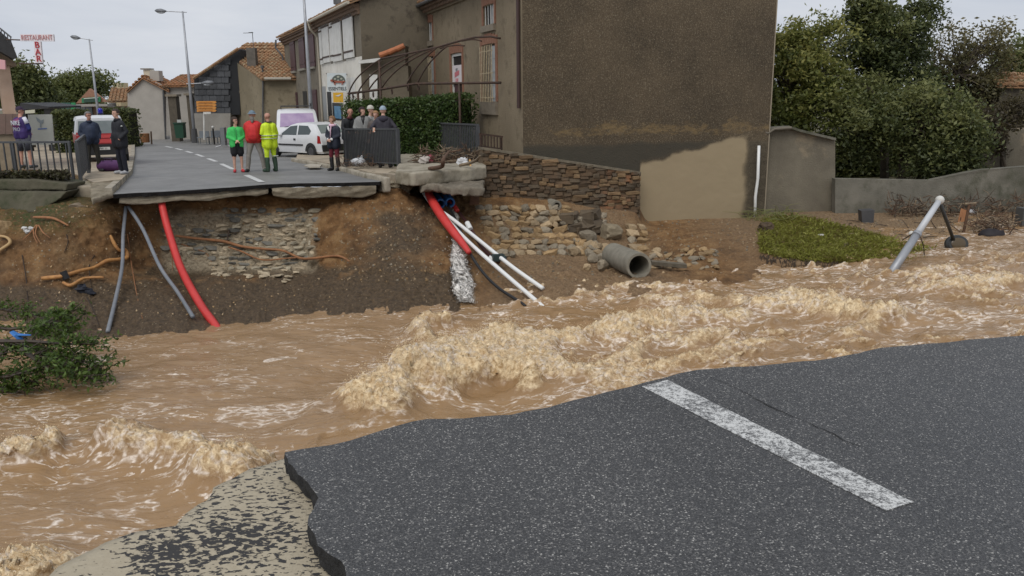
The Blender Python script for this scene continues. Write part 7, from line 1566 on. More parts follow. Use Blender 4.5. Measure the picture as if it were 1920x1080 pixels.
# toppled street lamp
FL = empty('toppled_street_lamp', tuple(PZ(1668, 515, -2.62)), 'toppled silver lamp post leaning out of the flood with its round lantern on the ground', 'street lamp')
fb0, ft = PZ(1663, 524, -2.7), PY(1762, 375, 20.6)
mb = MB(); mb.tube([fb0, fb0.lerp(ft, .55)], [.105, .09], 12); mb.build('lower_pole', [M_galv], FL, smooth=True); mb = MB(); mb.tube([fb0.lerp(ft, .55), ft], [.082, .07], 12); mb.build('upper_pole', [mat('pole_white', (.50, .51, .53), rough=.4)], FL, smooth=True)
mb = MB(); mb.tube([fb0.lerp(ft, .54), fb0.lerp(ft, .57)], .105, 12); mb.build('collar', [M_galv], FL); mb = MB(); mb.ell(ft, .11, .11, .11); mb.build('pole_cap', [M_white], FL, smooth=True)
lg, ln = on_bank(1791, 470); lc = PY(1791, 458, lg.y-.1); mb = MB(); mb.tube([PY(1763, 382, 21.0), lc.lerp(PY(1763, 382, 21.0), .12)], .045, 8); mb.build('arm', [mat('lantern_dark', (.03, .032, .032), rough=.5)], FL, smooth=True)
tl_ = Vector((.05, -.9, .30)).normalized(); u_ = tl_.cross(Vector((0, 0, 1))).normalized(); v_ = u_.cross(tl_)
def disc(c, r, th, m, name, par, sq=.78):
    mb = MB(); n = 24; A = [c+(u_*math.cos(2*math.pi*k/n)+v_*math.sin(2*math.pi*k/n)*sq)*r for k in range(n)]; Bq = [p+tl_*th for p in A]; C2 = [c+(p-c)*.86+tl_*(th*1.5) for p in A]; D_ = [c+(p-c)*.55-tl_*th*1.2 for p in A]
    mb.add(D_+A+Bq+C2, [(i*n+k, i*n+(k+1) % n, (i+1)*n+(k+1) % n, (i+1)*n+k) for i in range(3) for k in range(n)]+[tuple(range(n-1, -1, -1)), tuple(range(3*n, 4*n))]); return mb.build(name, [m], par, smooth=True, auto=35)
ln_ = disc(lc, .31, .10, mat('lantern_dark', (.03, .032, .032), rough=.5), 'lantern', FL); disc(lc+tl_*.13, .20, .03, mat('lantern_lens', (.085, .06, .03), rough=.25), 'lens', ln_)
tube_obj('loose_wire', [PY(1722, 432, 20.7), PY(1726, 445, 20.7), PY(1731, 460, 20.8), PY(1733, 478, 20.9)], .014, D2, 'brown wire dangling from the collar of the toppled lamp', 'wire', n=5)
tube_obj('loose_wire', [PY(1725, 430, 20.7), PY(1708, 440, 20.8), PY(1692, 450, 21.2)], .014, D2, 'brown wire strung left from the collar of the toppled lamp', 'wire', n=5)
p = on_bank(1628, 418)[0]; mb = MB(); a, b = PY(1616, 418, p.y), PY(1640, 394, p.y); mb.prism([Vector((a.x+.03, p.y, p.z-.1)), Vector((b.x, p.y, p.z-.1)), Vector((b.x, p.y, b.z)), Vector((a.x-.05, p.y, b.z-.02))], (.05, .4, 0)); mb.build('cabinet', [mat('grey_metal_box', (.055, .055, .058), (.075, .072, .07), 4, .6)], label='dark grey metal box standing on the gravel before the low wall', cat='box')
p = on_bank(1905, 424)[0]; mb = MB(); mb.cbox(p+Vector((.25, 0, -.05)), .42, .35, .62, .1); mb.build('cabinet', [mat('grey_stone_box', (.075, .075, .072), rough=.8)], label='grey upright block at the far end of the low wall', cat='block')
for (x, y, h, lb) in ((1806, 436, .85, 'wooden post with a short cross piece beside the toppled lantern'),):
    p = on_bank(x, y)[0]; T = empty('wooden_post', tuple(p), lb, 'post'); mb = MB(); mb.tube([p-Vector((0, 0, .1)), p+Vector((.09, 0, h))], .04, 6); mb.build('post', [D1], T); mb = MB(); mb.tube([p+Vector((-.05, 0, h)), p+Vector((.28, 0, h+.02))], .035, 6); mb.build('cross_piece', [D3], T)
for k, (x, y, c, s, lb) in enumerate(((1860, 450, (.012, .008, .010), (.38, .25, .19), 'black sodden lump in the shallow water beyond the lantern'), (1820, 402, (.45, .45, .46), (.2, .12, .1), 'torn white plastic in the flood wrack by the wall'), (1856, 393, (.5, .5, .5), (.1, .06, .14), 'white plastic scrap hanging by the low wall'))):
    p = on_bank(x, y)[0]; mb = MB(); mb.ell(p+Vector((0, 0, s[2]*.7)), *s, 12, 8, jit=.15); mb.build('flood_litter', [mat('fl%d' % k, c, rough=.7)], label=lb, cat='litter', smooth=True)
p = on_bank(1803, 416)[0]; mb = MB(); mb.prism([p+Vector((-.13, 0, -.05)), p+Vector((.12, .03, -.05)), p+Vector((.20, .1, .34)), p+Vector((-.02, .08, .42))], (.01, .03, 0)); mb.build('orange_board', [mat('board_rust_orange', (.36, .17, .075), (.28, .12, .05), 6, .8)], label='broken orange board leaning in the flood wrack', cat='board')
def wrack(label, n, fx, fy, seed, ln_, cols, cat='debris', up=.3, w=.016, name='flood_wrack'):
    rs = random.Random(seed); g = MB()
    for k in range(n):
        p, nn = on_bank(fx(rs), fy(rs)); d = Vector((rs.gauss(0, 1), rs.gauss(0, .5), abs(rs.gauss(0, up)))).normalized()*rs.uniform(.12, ln_); p += Vector((0, 0, rs.random()**2*up)); g.tube([p, p+d*.5+Vector((0, 0, rs.gauss(0, .04))), p+d], [w*rs.uniform(.4, 1), w*.8, w*.3], 4, rs.randrange(len(cols)), cap=False)
    return g.build(name, cols, kind='stuff', label=label, cat=cat)
wrack('tangled brown flood wrack heaped along the foot of the low wall', 1500, lambda r: r.uniform(1660, 1990), lambda r: r.uniform(384, 408), 1, .5, [D1, D2, D3], up=.55)
wrack('heap of tangled brush beside the black sodden lump', 260, lambda r: r.gauss(1862, 24), lambda r: r.uniform(424, 446), 2, .45, [D2, D3, D1], up=.4)
wrack('scattered sticks over the gravel yard', 70, lambda r: r.uniform(1560, 1780), lambda r: r.uniform(412, 470), 4, .45, [D2, D3], up=.05)
for (x0, y0, x1, y1, lb) in ((1708, 404, 1718, 375, 'pale stick propped against the low wall'), (1678, 408, 1681, 378, 'dark stick propped against the low wall beside the box')):
    tube_obj('stick', [on_bank(x0, y0)[0], PY(x1, y1, 27.3)], .025, D3 if x0 == 1708 else D2, lb, 'stick', n=6)
mb = MB(); p = on_bank(1708, 443)[0]; mb.ell(p+Vector((0, 0, .08)), .08, .06, .08); mb.build('white_scrap', [M_white], label='small white scrap beside the toppled lamp pole', cat='litter', smooth=True)
mb = MB(); p = on_bank(1538, 445)[0]; mb.cbox(p+Vector((0, 0, .05)), .18, .05, .04, .1); mb.build('white_scrap', [M_white], label='small white stick lying on the turf', cat='litter')
# ================================================================== VEHICLES
M_tyre = mat('tyre', (.014, .014, .014), rough=.85); M_rim = mat('steel_rim', (.07, .07, .075), rough=.5, metal=.3); M_trim = mat('black_trim', (.02, .02, .021), rough=.6)
M_cw = mat('car_white', (.68, .69, .70), (.62, .63, .64), 2, .28, spec=.6); M_win = mat('car_glass', (.035, .05, .05), rough=.06, spec=.8)
def vehicle(name, label, cat, pos, head, prof, W, belt, wtop, body_m, wheels, wr, roof_m=None, top=None, base=.22):
    head = Vector((head[0], head[1], 0)).normalized(); left = Vector((-head.y, head.x, 0)); pos = Vector(pos); T = lambda x, y, z: pos+head*x+left*y+Vector((0, 0, z))
    V = empty(name, tuple(pos), label, cat); xs_ = [p[0] for p in prof]; zmax = max(p[1] for p in prof)
    def w(x, z):
        k = (abs(x)/max(abs(xs_[0]), abs(xs_[-1])))**6*.12; t = min(1, max(0, (z-belt)/(zmax-belt))); lo = min(1, max(0, (z-base)/.25))
        return W/2*(1-k)*((.93+.07*lo) if z < belt else 1-(1-wtop)*t)
    mb = MB(); mt = []; ns = len(prof); rows = []
    for x, zt in prof:
        zs_ = [base, base+.18, min(belt*.75, zt-.03), min(belt, zt-.02), zt-.07 if zt > belt+.1 else zt-.015, zt-.015]; sec = []
        for i, z in enumerate(zs_): sec.append((w(x, z)*(.96 if i == 5 else 1), z))
        sec += [(w(x, zt)*.75, zt+.005), (0, zt+.015)]; rows.append([T(x, y, z) for y, z in sec]+[T(x, -y, z) for y, z in sec[::-1][1:]])
    k = len(rows[0]); mb.add(sum(rows, []), [(i*k+j, i*k+j+1, (i+1)*k+j+1, (i+1)*k+j) for i in range(ns-1) for j in range(k-1)]+[tuple(range(k-1, -1, -1)), tuple(range((ns-1)*k, ns*k))])
    if roof_m is not None: mb.m = [1 if np.mean([ (Vector(mb.v[i])-pos).z for i in f]) > top else 0 for f in mb.f]
    body = mb.build('body', [body_m]+([roof_m] if roof_m is not None else []), V, smooth=True, auto=38)
    def side(nm, pts, m, s=1, off=.006, par=None):
        mb = MB(); P = [T(x, s*(w(x, z)+off), z) for x, z in pts]; Q = [p-left*s*.03 for p in P]; mb.add(P+Q, [tuple(range(len(P)))]+[(i, (i+1) % len(P), len(P)+(i+1) % len(P), len(P)+i) for i in range(len(P))]); return mb.build(nm, [m], par or V)
    def cross(nm, a, b, ya, yb, m, off=.012, par=None):
        (xa, za), (xb, zb) = a, b; n_ = Vector((-(zb-za), 0, (xb-xa))).normalized(); n_ = Vector((abs(n_.x)*(1 if xa > 0 else -1), 0, abs(n_.z))); mb = MB(); P = [T(x+n_.x*off, y, z+n_.z*off) for x, y, z in ((xa, -ya, za), (xa, ya, za), (xb, yb, zb), (xb, -yb, zb))]; o3 = (head*n_.x+Vector((0, 0, n_.z)))*-.02
        mb.prism(P, o3); return mb.build(nm, [m], par or V)
    for x in wheels:
        for s in (1, -1):
            c = T(x, s*(W/2-.16), wr); mb = MB(); mb.tube([c-left*s*.06, c+left*s*.13, c+left*s*.15], [wr, wr, wr*.9], 20); wh = mb.build('wheel', [M_tyre], V)
            mb = MB(); mb.tube([c+left*s*.145, c+left*s*.158], [wr*.62, wr*.55], 16); mb.build('rim', [M_rim], wh)
            mb = MB(); A = [T(x+math.cos(t*math.pi/12)*(wr+.07), s*(w(x, .45)+.004), wr+math.sin(t*math.pi/12)*(wr+.07)) for t in range(13)]; Bq = [T(x+math.cos(t*math.pi/12)*(wr-.02), s*(w(x, .45)+.004), max(.05, wr+math.sin(t*math.pi/12)*(wr-.02))) for t in range(13)]
            mb.add(A+Bq, [(t, t+1, 14+t, 13+t) for t in range(12)]); mb.build('wheel_arch', [M_trim], V)
    return V, T, w, side, cross
# white hatchback parked by the kerb
hp = Vector((PR(533, 288).x, 0, 0)); fw, rw = PR(536, 291), PR(598, 294)
hd = Vector((-.78, .62, 0)); mid = Vector((-8.5, 35.26, 0)); mid.z = road_z(mid.y)
V, T, w, side, cross = vehicle('white_hatchback', 'small white three door hatchback parked with its tail to the onlookers', 'car', mid, hd, [(1.86, .42), (1.84, .60), (1.68, .73), (.98, .91), (.18, 1.33), (-.15, 1.40), (-.8, 1.42), (-1.30, 1.37), (-1.66, 1.0), (-1.78, .90), (-1.86, .66), (-1.85, .34)], 1.61, .90, .74, M_cw, (1.22, -1.22), .285)
side('door_window', [(.72, .92), (.16, 1.27), (-.28, 1.31), (-.36, .93)], M_win); side('rear_side_window', [(-.44, .94), (-.38, 1.31), (-.95, 1.30), (-1.22, 1.10), (-1.16, .96)], M_win); side('rub_strip', [(.85, .50), (.85, .56), (-.75, .57), (-.75, .51)], M_trim, off=.02); side('door_handle', [(-.30, .72), (-.18, .72), (-.18, .79), (-.30, .79)], M_trim, off=.025)
side('tail_light', [(-1.62, .62), (-1.80, .62), (-1.76, .90), (-1.64, .93)], mat('tail_red', (.30, .012, .012), rough=.25), off=.012); side('bumper', [(-1.52, .28), (-1.85, .28), (-1.84, .55), (-1.52, .55)], M_cw, off=.03)
for s in (-1,): side('tail_light', [(-1.62, .62), (-1.80, .62), (-1.76, .90), (-1.64, .93)], mat('tail_red', (.30, .012, .012), rough=.25), s, .012)
cross('rear_window', (-1.66, 1.02), (-1.34, 1.33), .58, .50, mat('rear_glass', (.16, .20, .19), rough=.1, spec=.8)); cross('windscreen', (.93, .94), (.24, 1.31), .62, .5, M_win); cross('rear_bumper', (-1.87, .30), (-1.84, .56), .72, .72, M_trim, .02)
mb = MB(); c = T(.62, .86, .93); mb.ell(c, .09, .08, .07); mb.build('wing_mirror', [M_cw], V, smooth=True)
for s in (1, -1): side('headlight', [(1.78, .56), (1.60, .58), (1.58, .70), (1.74, .68)], M_glass, s, .012)
# white van behind it, nose towards the river
vp = PR(560, 287); vp = Vector((PY(556, 250, 41.).x, 41.2, road_z(41.2)))
V, T, w, side, cross = vehicle('white_van', 'white van with roof rack and windscreen coloured with a lilac reflection behind the hatchback', 'van', vp, (.26, -.965), [(2.35, .45), (2.33, .85), (2.22, 1.02), (1.75, 1.16), (.98, 1.84), (.6, 1.95), (-.5, 1.98), (-2.25, 1.97), (-2.36, 1.85), (-2.38, .4)], 1.95, 1.15, .90, M_cw, (1.55, -1.45), .33)
cross('windscreen', (1.70, 1.21), (1.04, 1.80), .80, .74, mat('lilac_reflection_glass', (.30, .21, .36), (.42, .32, .46), 1.6, .12, spec=.7)); cross('bumper', (2.345, .42), (2.335, .52), .85, .85, M_trim)  # windscreen's lilac reflection is painted into its base colour
for s in (1, -1):
    side('cab_window', [(1.45, 1.18), (.98, 1.65), (.35, 1.70), (.35, 1.18)], M_win, s); side('side_window', [(.20, 1.18), (.20, 1.70), (-.9, 1.70), (-.9, 1.18)], M_win, s); side('headlight', [(2.25, .78), (2.0, .82), (1.95, 1.0), (2.2, .96)], mat('headlamp', (.45, .42, .36), rough=.15), s, .012)
    mb = MB(); c = T(1.35, s*1.08, 1.25); mb.ell(c, .08, .10, .16); mb.build('wing_mirror', [M_trim], V, smooth=True)
    mb = MB(); mb.tube([T(.5, s*.7, 2.0), T(.45, s*.7, 2.12), T(-2.1, s*.7, 2.12), T(-2.2, s*.7, 1.98)], .022, 6); mb.build('rack_rail', [M_trim], V)
for x in (.4, -.4, -1.2, -2.0): mb = MB(); mb.tube([T(x, -.72, 2.12), T(x, .72, 2.12)], .018, 6); mb.build('rack_bar', [M_trim], V)
for x in (.3, -.9): mb = MB(); mb.tube([T(x, .72, 2.12), T(x, .72, 2.24), T(x-.9, .72, 2.24), T(x-.9, .72, 2.12)], .015, 5); mb.build('rack_hoop', [M_trim], V)
cross('grille', (2.335, .74), (2.33, .82), .32, .32, M_trim); cross('wiper', (1.72, 1.20), (1.64, 1.27), .6, .1, M_trim, .02)
# red and white fire service 4x4, rear towards us
fp = PY(190, 300, 30.2); fp = Vector((fp.x, 30.2, road_z(30.2)+.0))
M_fr = mat('fire_red', (.46, .028, .030), (.40, .022, .025), 2, .35, spec=.6)
V, T, w, side, cross = vehicle('fire_service_jeep', 'red four wheel drive fire vehicle with white roof and blue beacon', 'car', fp+Vector((-.8, 1.7, 0)), (-.46, .89), [(1.85, .5), (1.83, .95), (1.6, 1.02), (.75, 1.08), (.35, 1.62), (.1, 1.72), (-1.6, 1.76), (-1.80, 1.66), (-1.86, 1.2), (-1.88, .95), (-1.88, .42)], 1.76, 1.12, .86, M_fr, (1.2, -1.2), .35, M_cw, 1.17, .38)
cross('rear_window', (-1.862, 1.14), (-1.81, 1.58), .72, .66, mat('jeep_glass', (.16, .19, .19), (.22, .25, .25), 2, .12, spec=.7)); cross('window_frame', (-1.863, 1.09), (-1.805, 1.62), .77, .71, M_cw, .005)
for z0, z1 in ((.98, 1.08), (.80, .93)): cross('door_rib', (-1.885, z0), (-1.88, z1), .62, .62, mat('fire_red_light', (.58, .07, .07), rough=.35), .02)
cross('rear_bumper', (-1.90, .38), (-1.90, .66), .84, .84, M_trim, .05); cross('lower_tailgate', (-1.885, .66), (-1.885, .76), .7, .7, M_trim, .02)
pl = cross('number_plate', (-1.96, .56), (-1.96, .66), .26, .26, mat('plate_white', (.66, .66, .62), rough=.5), .01)
c = T(-1.985, 0, .61); text_mesh('plate_text', '4 PW 11', .10, c, (.89, .46, 0), (0, 0, 1), M_dark, pl, .002, sx=.95)
for s in (1, -1): side('tail_light', [(-1.70, .76), (-1.86, .76), (-1.86, .98), (-1.70, .98)], mat('tail_red', (.30, .012, .012), rough=.25), s, .012); side('side_window', [(.2, 1.16), (.1, 1.55), (-1.5, 1.58), (-1.55, 1.16)], M_win, s)
c = T(-1.3, -.10, 1.76); mb = MB(); mb.tube([c, c+Vector((0, 0, .06))], .10, 12); bk = mb.build('beacon_base', [M_trim], V); mb = MB(); mb.tube([c+Vector((0, 0, .06)), c+Vector((0, 0, .22)), c+Vector((0, 0, .26))], [.085, .08, .03], 12); mb.build('beacon', [mat('beacon_blue', (.012, .012, .30), rough=.2)], V, smooth=True)
mb = MB(); mb.tube([T(-1.5, -.55, 1.75), T(-1.5, -.55, 1.95)], .008, 5); mb.build('aerial', [M_trim], V)
# ================================================================== PEOPLE
def capsule(mb, a, b, ra, rb, n=10):
    a, b = Vector(a), Vector(b); d = (b-a); d = d.normalized() if d.length > 1e-6 else Vector((0, 0, 1)); P = []; rr = []
    for t in (-1, -.8, -.45): P.append(a+d*ra*t); rr.append(max(.004, ra*math.sqrt(1-t*t)))
    P += [a, (a+b)/2, b]; rr += [ra, (ra+rb)/2, rb]
    for t in (.45, .8, 1): P.append(b+d*rb*t); rr.append(max(.004, rb*math.sqrt(1-t*t)))
    mb.tube(P, rr, n)
M_eye = mat('eye_dark', (.03, .02, .015), rough=.3); M_mouth = mat('lips', (.36, .13, .11), rough=.5)
def skin(k): return mat('skin%d' % k, [(.50, .29, .21), (.56, .33, .24), (.44, .22, .155), (.52, .27, .19)][k % 4], rough=.5)
def person(label, foot, H, face, top, bottom, shoes, hair_c, arms='down', look=None, hem=.48, bulk=1.0, skirt=None, bare_legs=False, boots=0., hair='short', hat=None, sk=0, stance=.10, belly=0., lean=0., extras=(), sleeve=None, collar=None, group='people watching the flood', rough_top=.75):
    k = H/1.75; foot = Vector(foot); fa_ = R(face); f = Vector((math.sin(fa_), -math.cos(fa_), 0)); s = Vector((math.cos(fa_), math.sin(fa_), 0)); up = Vector((0, 0, 1)); la = R(face if look is None else look); lf = Vector((math.sin(la), -math.cos(la), 0)); ls = Vector((math.cos(la), math.sin(la), 0))
    def P(x, y, z): return s*(x*k)+f*((y+lean*max(0, z-.9))*k)+up*(z*k)           # right-side, forward, up
    zones = []; mb = MB()
    def C(a, b, ra, rb, z):
        if z != 3: ra, rb = ra*1.12, rb*1.12
        zones.append((np.array(a), np.array(b), ra*k, rb*k, z)); capsule(mb, a, b, ra*k, rb*k)
    TOP, BOT, SHO, SKN, SLV = 0, 1, 2, 3, 4
    legz = SKN if bare_legs else BOT
    for q in (-1, 1):
        hip, kn, an = P(q*.09, 0, .90), P(q*(.09+stance*.35), .02, .49), P(q*(.08+stance*.6), -.02, .10)
        if bare_legs: C(hip, P(q*(.09+stance*.25), .01, .56), .085, .075, BOT)
        C(hip, kn, .085*bulk, .062, BOT if not bare_legs else SKN); 
        if boots: C(kn.lerp(an, .22), an, .066, .058, SHO); C(kn, kn.lerp(an, .2), .058, .056, BOT)
        else: C(kn, an, .056 if bare_legs else .066, .040 if bare_legs else .056, legz)
        C(P(q*(.08+stance*.6), -.03, .05), P(q*(.10+stance*.75), .15, .045), .048, .042, SHO)
    for q in (-1, 1):
        C(P(q*.07, 0, .98), P(q*.075, 0, 1.12), .125*bulk, .120*bulk, BOT if hem > .95 else TOP)
        C(P(q*.07, .01+belly*.4, 1.10), P(q*.085, 0, 1.33), .125*bulk, .118*bulk, TOP); C(P(q*.085, 0, 1.31), P(q*.160, 0, 1.385), .105, .062, TOP); C(P(q*.03, 0, 1.40), P(q*.09, 0, 1.40), .07, .06, TOP)
    if belly: C(P(0, .05+belly, 1.06), P(0, .04+belly, 1.22), .14*bulk, .14*bulk, TOP)
    if hem < .95:                                     # jacket or coat skirt down to its hem
        for q in (-1, 1):
            for yy in (-.04, .05): C(P(q*.085, yy, 1.05), P(q*.10, yy, hem+.07), .115*bulk, .105*bulk, TOP)
    if skirt:
        for q in (-1, 1):
            for yy in (-.03, .04): C(P(q*.08, yy, .95), P(q*.10, yy, skirt+.06), .115, .10, BOT)
    C(P(0, 0, 1.42), P(0, .02, 1.53), .058, .055, SKN)
    sh = {q: P(q*.190, 0, 1.365) for q in (-1, 1)}
    A = {'down': ((.25, -.02, 1.13), (.25, .06, .88)), 'pockets': ((.27, -.06, 1.14), (.20, .12, .96)), 'folded': ((.24, .04, 1.14), (.02, .24, 1.10)), 'clasp': ((.25, .02, 1.14), (.03, .22, 1.02)), 'hips': ((.34, -.05, 1.17), (.18, .06, 1.02)), 'back': ((.25, -.10, 1.14), (.06, -.20, .96)), 'rail': ((.26, .10, 1.16), (.20, .34, 1.06))}
    hands = []
    for q in (-1, 1):
        kd = arms if isinstance(arms, str) else arms[0 if q < 0 else 1]; e, h = A[kd]; el = P(q*e[0], e[1], e[2]); hd_ = P(q*h[0], h[1], h[2]); C(sh[q], el, .062, .053, SLV); C(el, el.lerp(hd_, .9), .053, .042, SLV); C(el.lerp(hd_, .95), hd_, .030, .030, SKN)
        if kd not in ('pockets',): hands.append((hd_, (hd_-el).normalized(), q))
    hc = P(0, .035, 1.635); hx = lambda x, y, z: hc+(ls*x+lf*y+up*z)*k
    for a, b, ra, rb in ((hx(0, -.012, .025), hx(0, .0, .03), .088, .086), (hx(0, .015, -.03), hx(0, .028, -.065), .068, .05), (hx(0, .085, .0), hx(0, .098, -.022), .012, .016)): C(a, b, ra, rb, SKN)
    for q in (-1, 1): C(hx(q*.083, -.01, .01), hx(q*.085, -.012, -.03), .016, .012, SKN)
    me = bpy.data.meshes.new('tmp'); me.from_pydata(mb.v, [], mb.f); ob = bpy.data.objects.new('tmp', me); COL.objects.link(ob)
    m1 = ob.modifiers.new('r', 'REMESH'); m1.mode = 'VOXEL'; m1.voxel_size = .017; m2 = ob.modifiers.new('s', 'SMOOTH'); m2.factor = .5; m2.iterations = 3
    dg = bpy.context.evaluated_depsgraph_get(); ev = ob.evaluated_get(dg).to_mesh(); nv, nf = len(ev.vertices), len(ev.polygons)
    V = np.empty(nv*3, np.float32); ev.vertices.foreach_get('co', V); V = V.reshape(-1, 3); Fs = [tuple(p.vertices) for p in ev.polygons]; ob.to_mesh_clear(); bpy.data.objects.remove(ob)
    fc = np.array([V[list(t)].mean(0) for t in Fs]); best = np.full(nf, 9.); zi = np.zeros(nf, int)
    for a, b, ra, rb, z in zones:
        d = b-a; l2 = max(1e-9, d@d); t = np.clip(((fc-a)@d)/l2, 0, 1); dist = np.linalg.norm(fc-a-t[:, None]*d, axis=1)-(ra+(rb-ra)*t); m_ = dist < best; best = np.where(m_, dist, best); zi = np.where(m_, z, zi)
    V = V+.006*k*np.stack([noise3(V[:, 0]*14, V[:, 1]*14, V[:, 2]*9)]*3, 1)*np.array([1, 1, 0])           # cloth folds
    # hands: palm and five fingers
    hm = MB()
    for hd_, d, q in hands:
        sd = d.cross(up); sd = sd.normalized() if sd.length > .1 else s; pn = sd.cross(d).normalized(); capsule(hm, hd_, hd_+d*.07*k, .030*k, .034*k, 7)
        for i, (o, l) in enumerate(((-.027, .062), (-.009, .075), (.009, .072), (.026, .056))): b0 = hd_+d*.085*k+sd*o*k; hm.tube([b0, b0+d*l*.55*k-pn*.006*k, b0+d*l*.85*k-pn*.025*k], [.0095*k, .0085*k, .006*k], 5)
        b0 = hd_+d*.03*k-sd*q*.03*k; hm.tube([b0, b0+(d*.8-sd*q*.7).normalized()*.05*k, b0+(d*.8-sd*q*.5).normalized()*.08*k], [.012*k, .010*k, .007*k], 5)
    vs_ = [tuple(v) for v in V]+list(hm.v); fs_ = Fs+[tuple(i+nv for i in t) for t in hm.f]; mi = list(zi)+[SKN]*len(hm.f)
    # soft crease where sole meets ground
    zmin = min(v[2] for v in vs_)
    pm = bpy.data.meshes.new('body'); pm.from_pydata([(x, y, z-zmin) for x, y, z in vs_], [], fs_)
    cm = lambda n_, c, r: mat('cloth_%s_%.3f_%.3f_%.3f' % (n_, *c), c, tuple(x*.82 for x in c), 9, r, .35, 60, bdist=.006)
    tm = cm('t', top, rough_top)
    for m in (tm, cm('b', bottom, .85), cm('s', shoes, .6), skin(sk), cm('v', sleeve, rough_top) if sleeve else tm): pm.materials.append(m)
    pm.polygons.foreach_set('material_index', mi); pm.polygons.foreach_set('use_smooth', [True]*len(fs_)); pm.update()
    T = empty('person', tuple(foot), label, 'person', group); link('body', pm, T, foot)
    W_ = lambda v: foot+v-up*zmin
    # face
    for q in (-1, 1): m3 = MB(); m3.ell(W_(hx(q*.032, .079, .012)), .011*k, .011*k, .008*k, 6, 4); m3.build('eye', [M_eye], T)
    m3 = MB(); m3.ell(W_(hx(0, .083, -.055)), .022*k, .010*k, .006*k, 6, 4); m3.build('mouth', [M_mouth], T)
    Mh = Matrix((ls, lf, up)).transposed()
    def shell(nm, col, rx, ry, rz, test, oy=-.012, oz=.03, rough=.8, jit=.0, tk=1.0):
        nu, nv2 = 22, 14; vs, fs = [], []
        for i in range(nv2+1):
            for j in range(nu):
                th, ph = math.pi*i/nv2, 2*math.pi*j/nu; q = 1+jit*math.sin(7*ph+3*th)*math.sin(5*th); vs.append(Vector((rx*math.sin(th)*math.cos(ph)*q, ry*math.sin(th)*math.sin(ph)*q, rz*math.cos(th)*q)))
        for i in range(nv2):
            for j in range(nu):
                qd = (i*nu+j, (i+1)*nu+j, (i+1)*nu+(j+1) % nu, i*nu+(j+1) % nu); c = sum((vs[t] for t in qd), Vector((0, 0, 0)))/4
                if test(c.x/rx, c.y/ry, c.z/rz): fs.append(qd)
        m4 = MB(); m4.add([W_(hc)+Mh @ (v+Vector((0, oy, oz)))*k for v in vs], fs); used = sorted({i for t in fs for i in t}); mp_ = {o: n for n, o in enumerate(used)}; m4.v = [m4.v[i] for i in used]; m4.f = [tuple(mp_[i] for i in t) for t in fs]
        return m4.build(nm, [mat('%s_%.3f_%.3f' % (nm, col[0], col[2]), col, tuple(c*.6 for c in col), 40, rough)], T, smooth=True)
    if hair == 'short': shell('hair', hair_c, .096, .108, .102, lambda x, y, z: z > .42 or (y < .15 and z > -.30), jit=.03)
    elif hair == 'bob': shell('hair', hair_c, .108, .118, .118, lambda x, y, z: (z > .38 or (y < .35 and z > -.62)), jit=.05, oz=.025)
    elif hair == 'fringe': shell('hair', hair_c, .092, .102, .092, lambda x, y, z: y < -.05 and -.55 < z < .35)
    if hat == 'beanie': shell('hat', extras[0], .104, .114, .118, lambda x, y, z: z > -.02, oz=.04)
    if hat == 'bucket' or hat == 'cap':
        shell('hat', extras[0], .100, .110, .10, lambda x, y, z: z > .12, oz=.045); m4 = MB(); ring = []
        for t in range(20):
            w_ = 2*math.pi*t/20; fr = (1.5 if hat == 'bucket' else (1.0 if math.sin(w_) < .3 else 1.75)); c0 = W_(hx(.098*math.cos(w_), .108*math.sin(w_)-.012, .062)); c1 = W_(hx(.098*math.cos(w_)*min(fr, 1.4), .108*math.sin(w_)*fr-.012, .045)); ring.append((c0, c1))
        m4.add([p for a in ring for p in a], [(2*i, 2*((i+1) % 20), 2*((i+1) % 20)+1, 2*i+1) for i in range(20)]); m4.build('hat_brim', [mat('brim_%.3f' % extras[0][0], extras[0], rough=.8)], T, smooth=True)
    if collar: m4 = MB(); cc_ = W_(P(0, .01, 1.475)); m4.tube([cc_-up*.035*k, cc_+up*.03*k], [.105*k, .078*k], 14); m4.build('collar', [cm('c', collar, .8)], T, smooth=True)
    return T, (lambda x, y, z: W_(P(x, y, z))), (lambda x, y, z: W_(hx(x, y, z))), s, f, k, cm
def part(T, nm, m, fn): mb = MB(); fn(mb); return mb.build(nm, [m], T, smooth=True)
GP = 'people watching the flood'
# woman in the bright green jacket
T, P, HX, s, f, k, cm = person('woman in a bright green jacket, black skirt and red shoes with clasped hands', PR(448, 323), 1.66, 25, (.05, .52, .11), (.010, .010, .012), (.50, .03, .04), (.05, .03, .02), 'clasp', look=60, hem=.80, skirt=.58, bare_legs=True, hair='bob', sk=1, stance=.06)
part(T, 'zip', mat('zip_dark', (.02, .10, .04), rough=.6), lambda mb: mb.tube([P(0, .145, 1.42), P(0, .165, 1.2), P(0, .175, .85)], .008, 5)); part(T, 'glasses', M_dark, lambda mb: mb.tube([HX(-.07, .07, .015), HX(0, .10, .015), HX(.07, .07, .015)], .006, 5))
# big man in red
T, P, HX, s, f, k, cm = person('bearded man in a red sweatshirt, grey trousers and blue bucket hat', PR(481, 322), 1.84, 15, (.60, .028, .028), (.27, .245, .215), (.03, .03, .032), (.25, .24, .23), 'back', look=10, hem=.90, bulk=1.22, belly=.06, hair='short', hat='bucket', extras=((.17, .24, .30),), sk=2, stance=.26)
part(T, 'beard', mat('beard_grey', (.24, .22, .20), (.14, .13, .12), 60, .9), lambda mb: (mb.ell(HX(0, .062, -.10), .062*k, .05*k, .085*k, jit=.06), mb.ell(HX(0, .075, -.16), .04*k, .035*k, .06*k, jit=.06)))
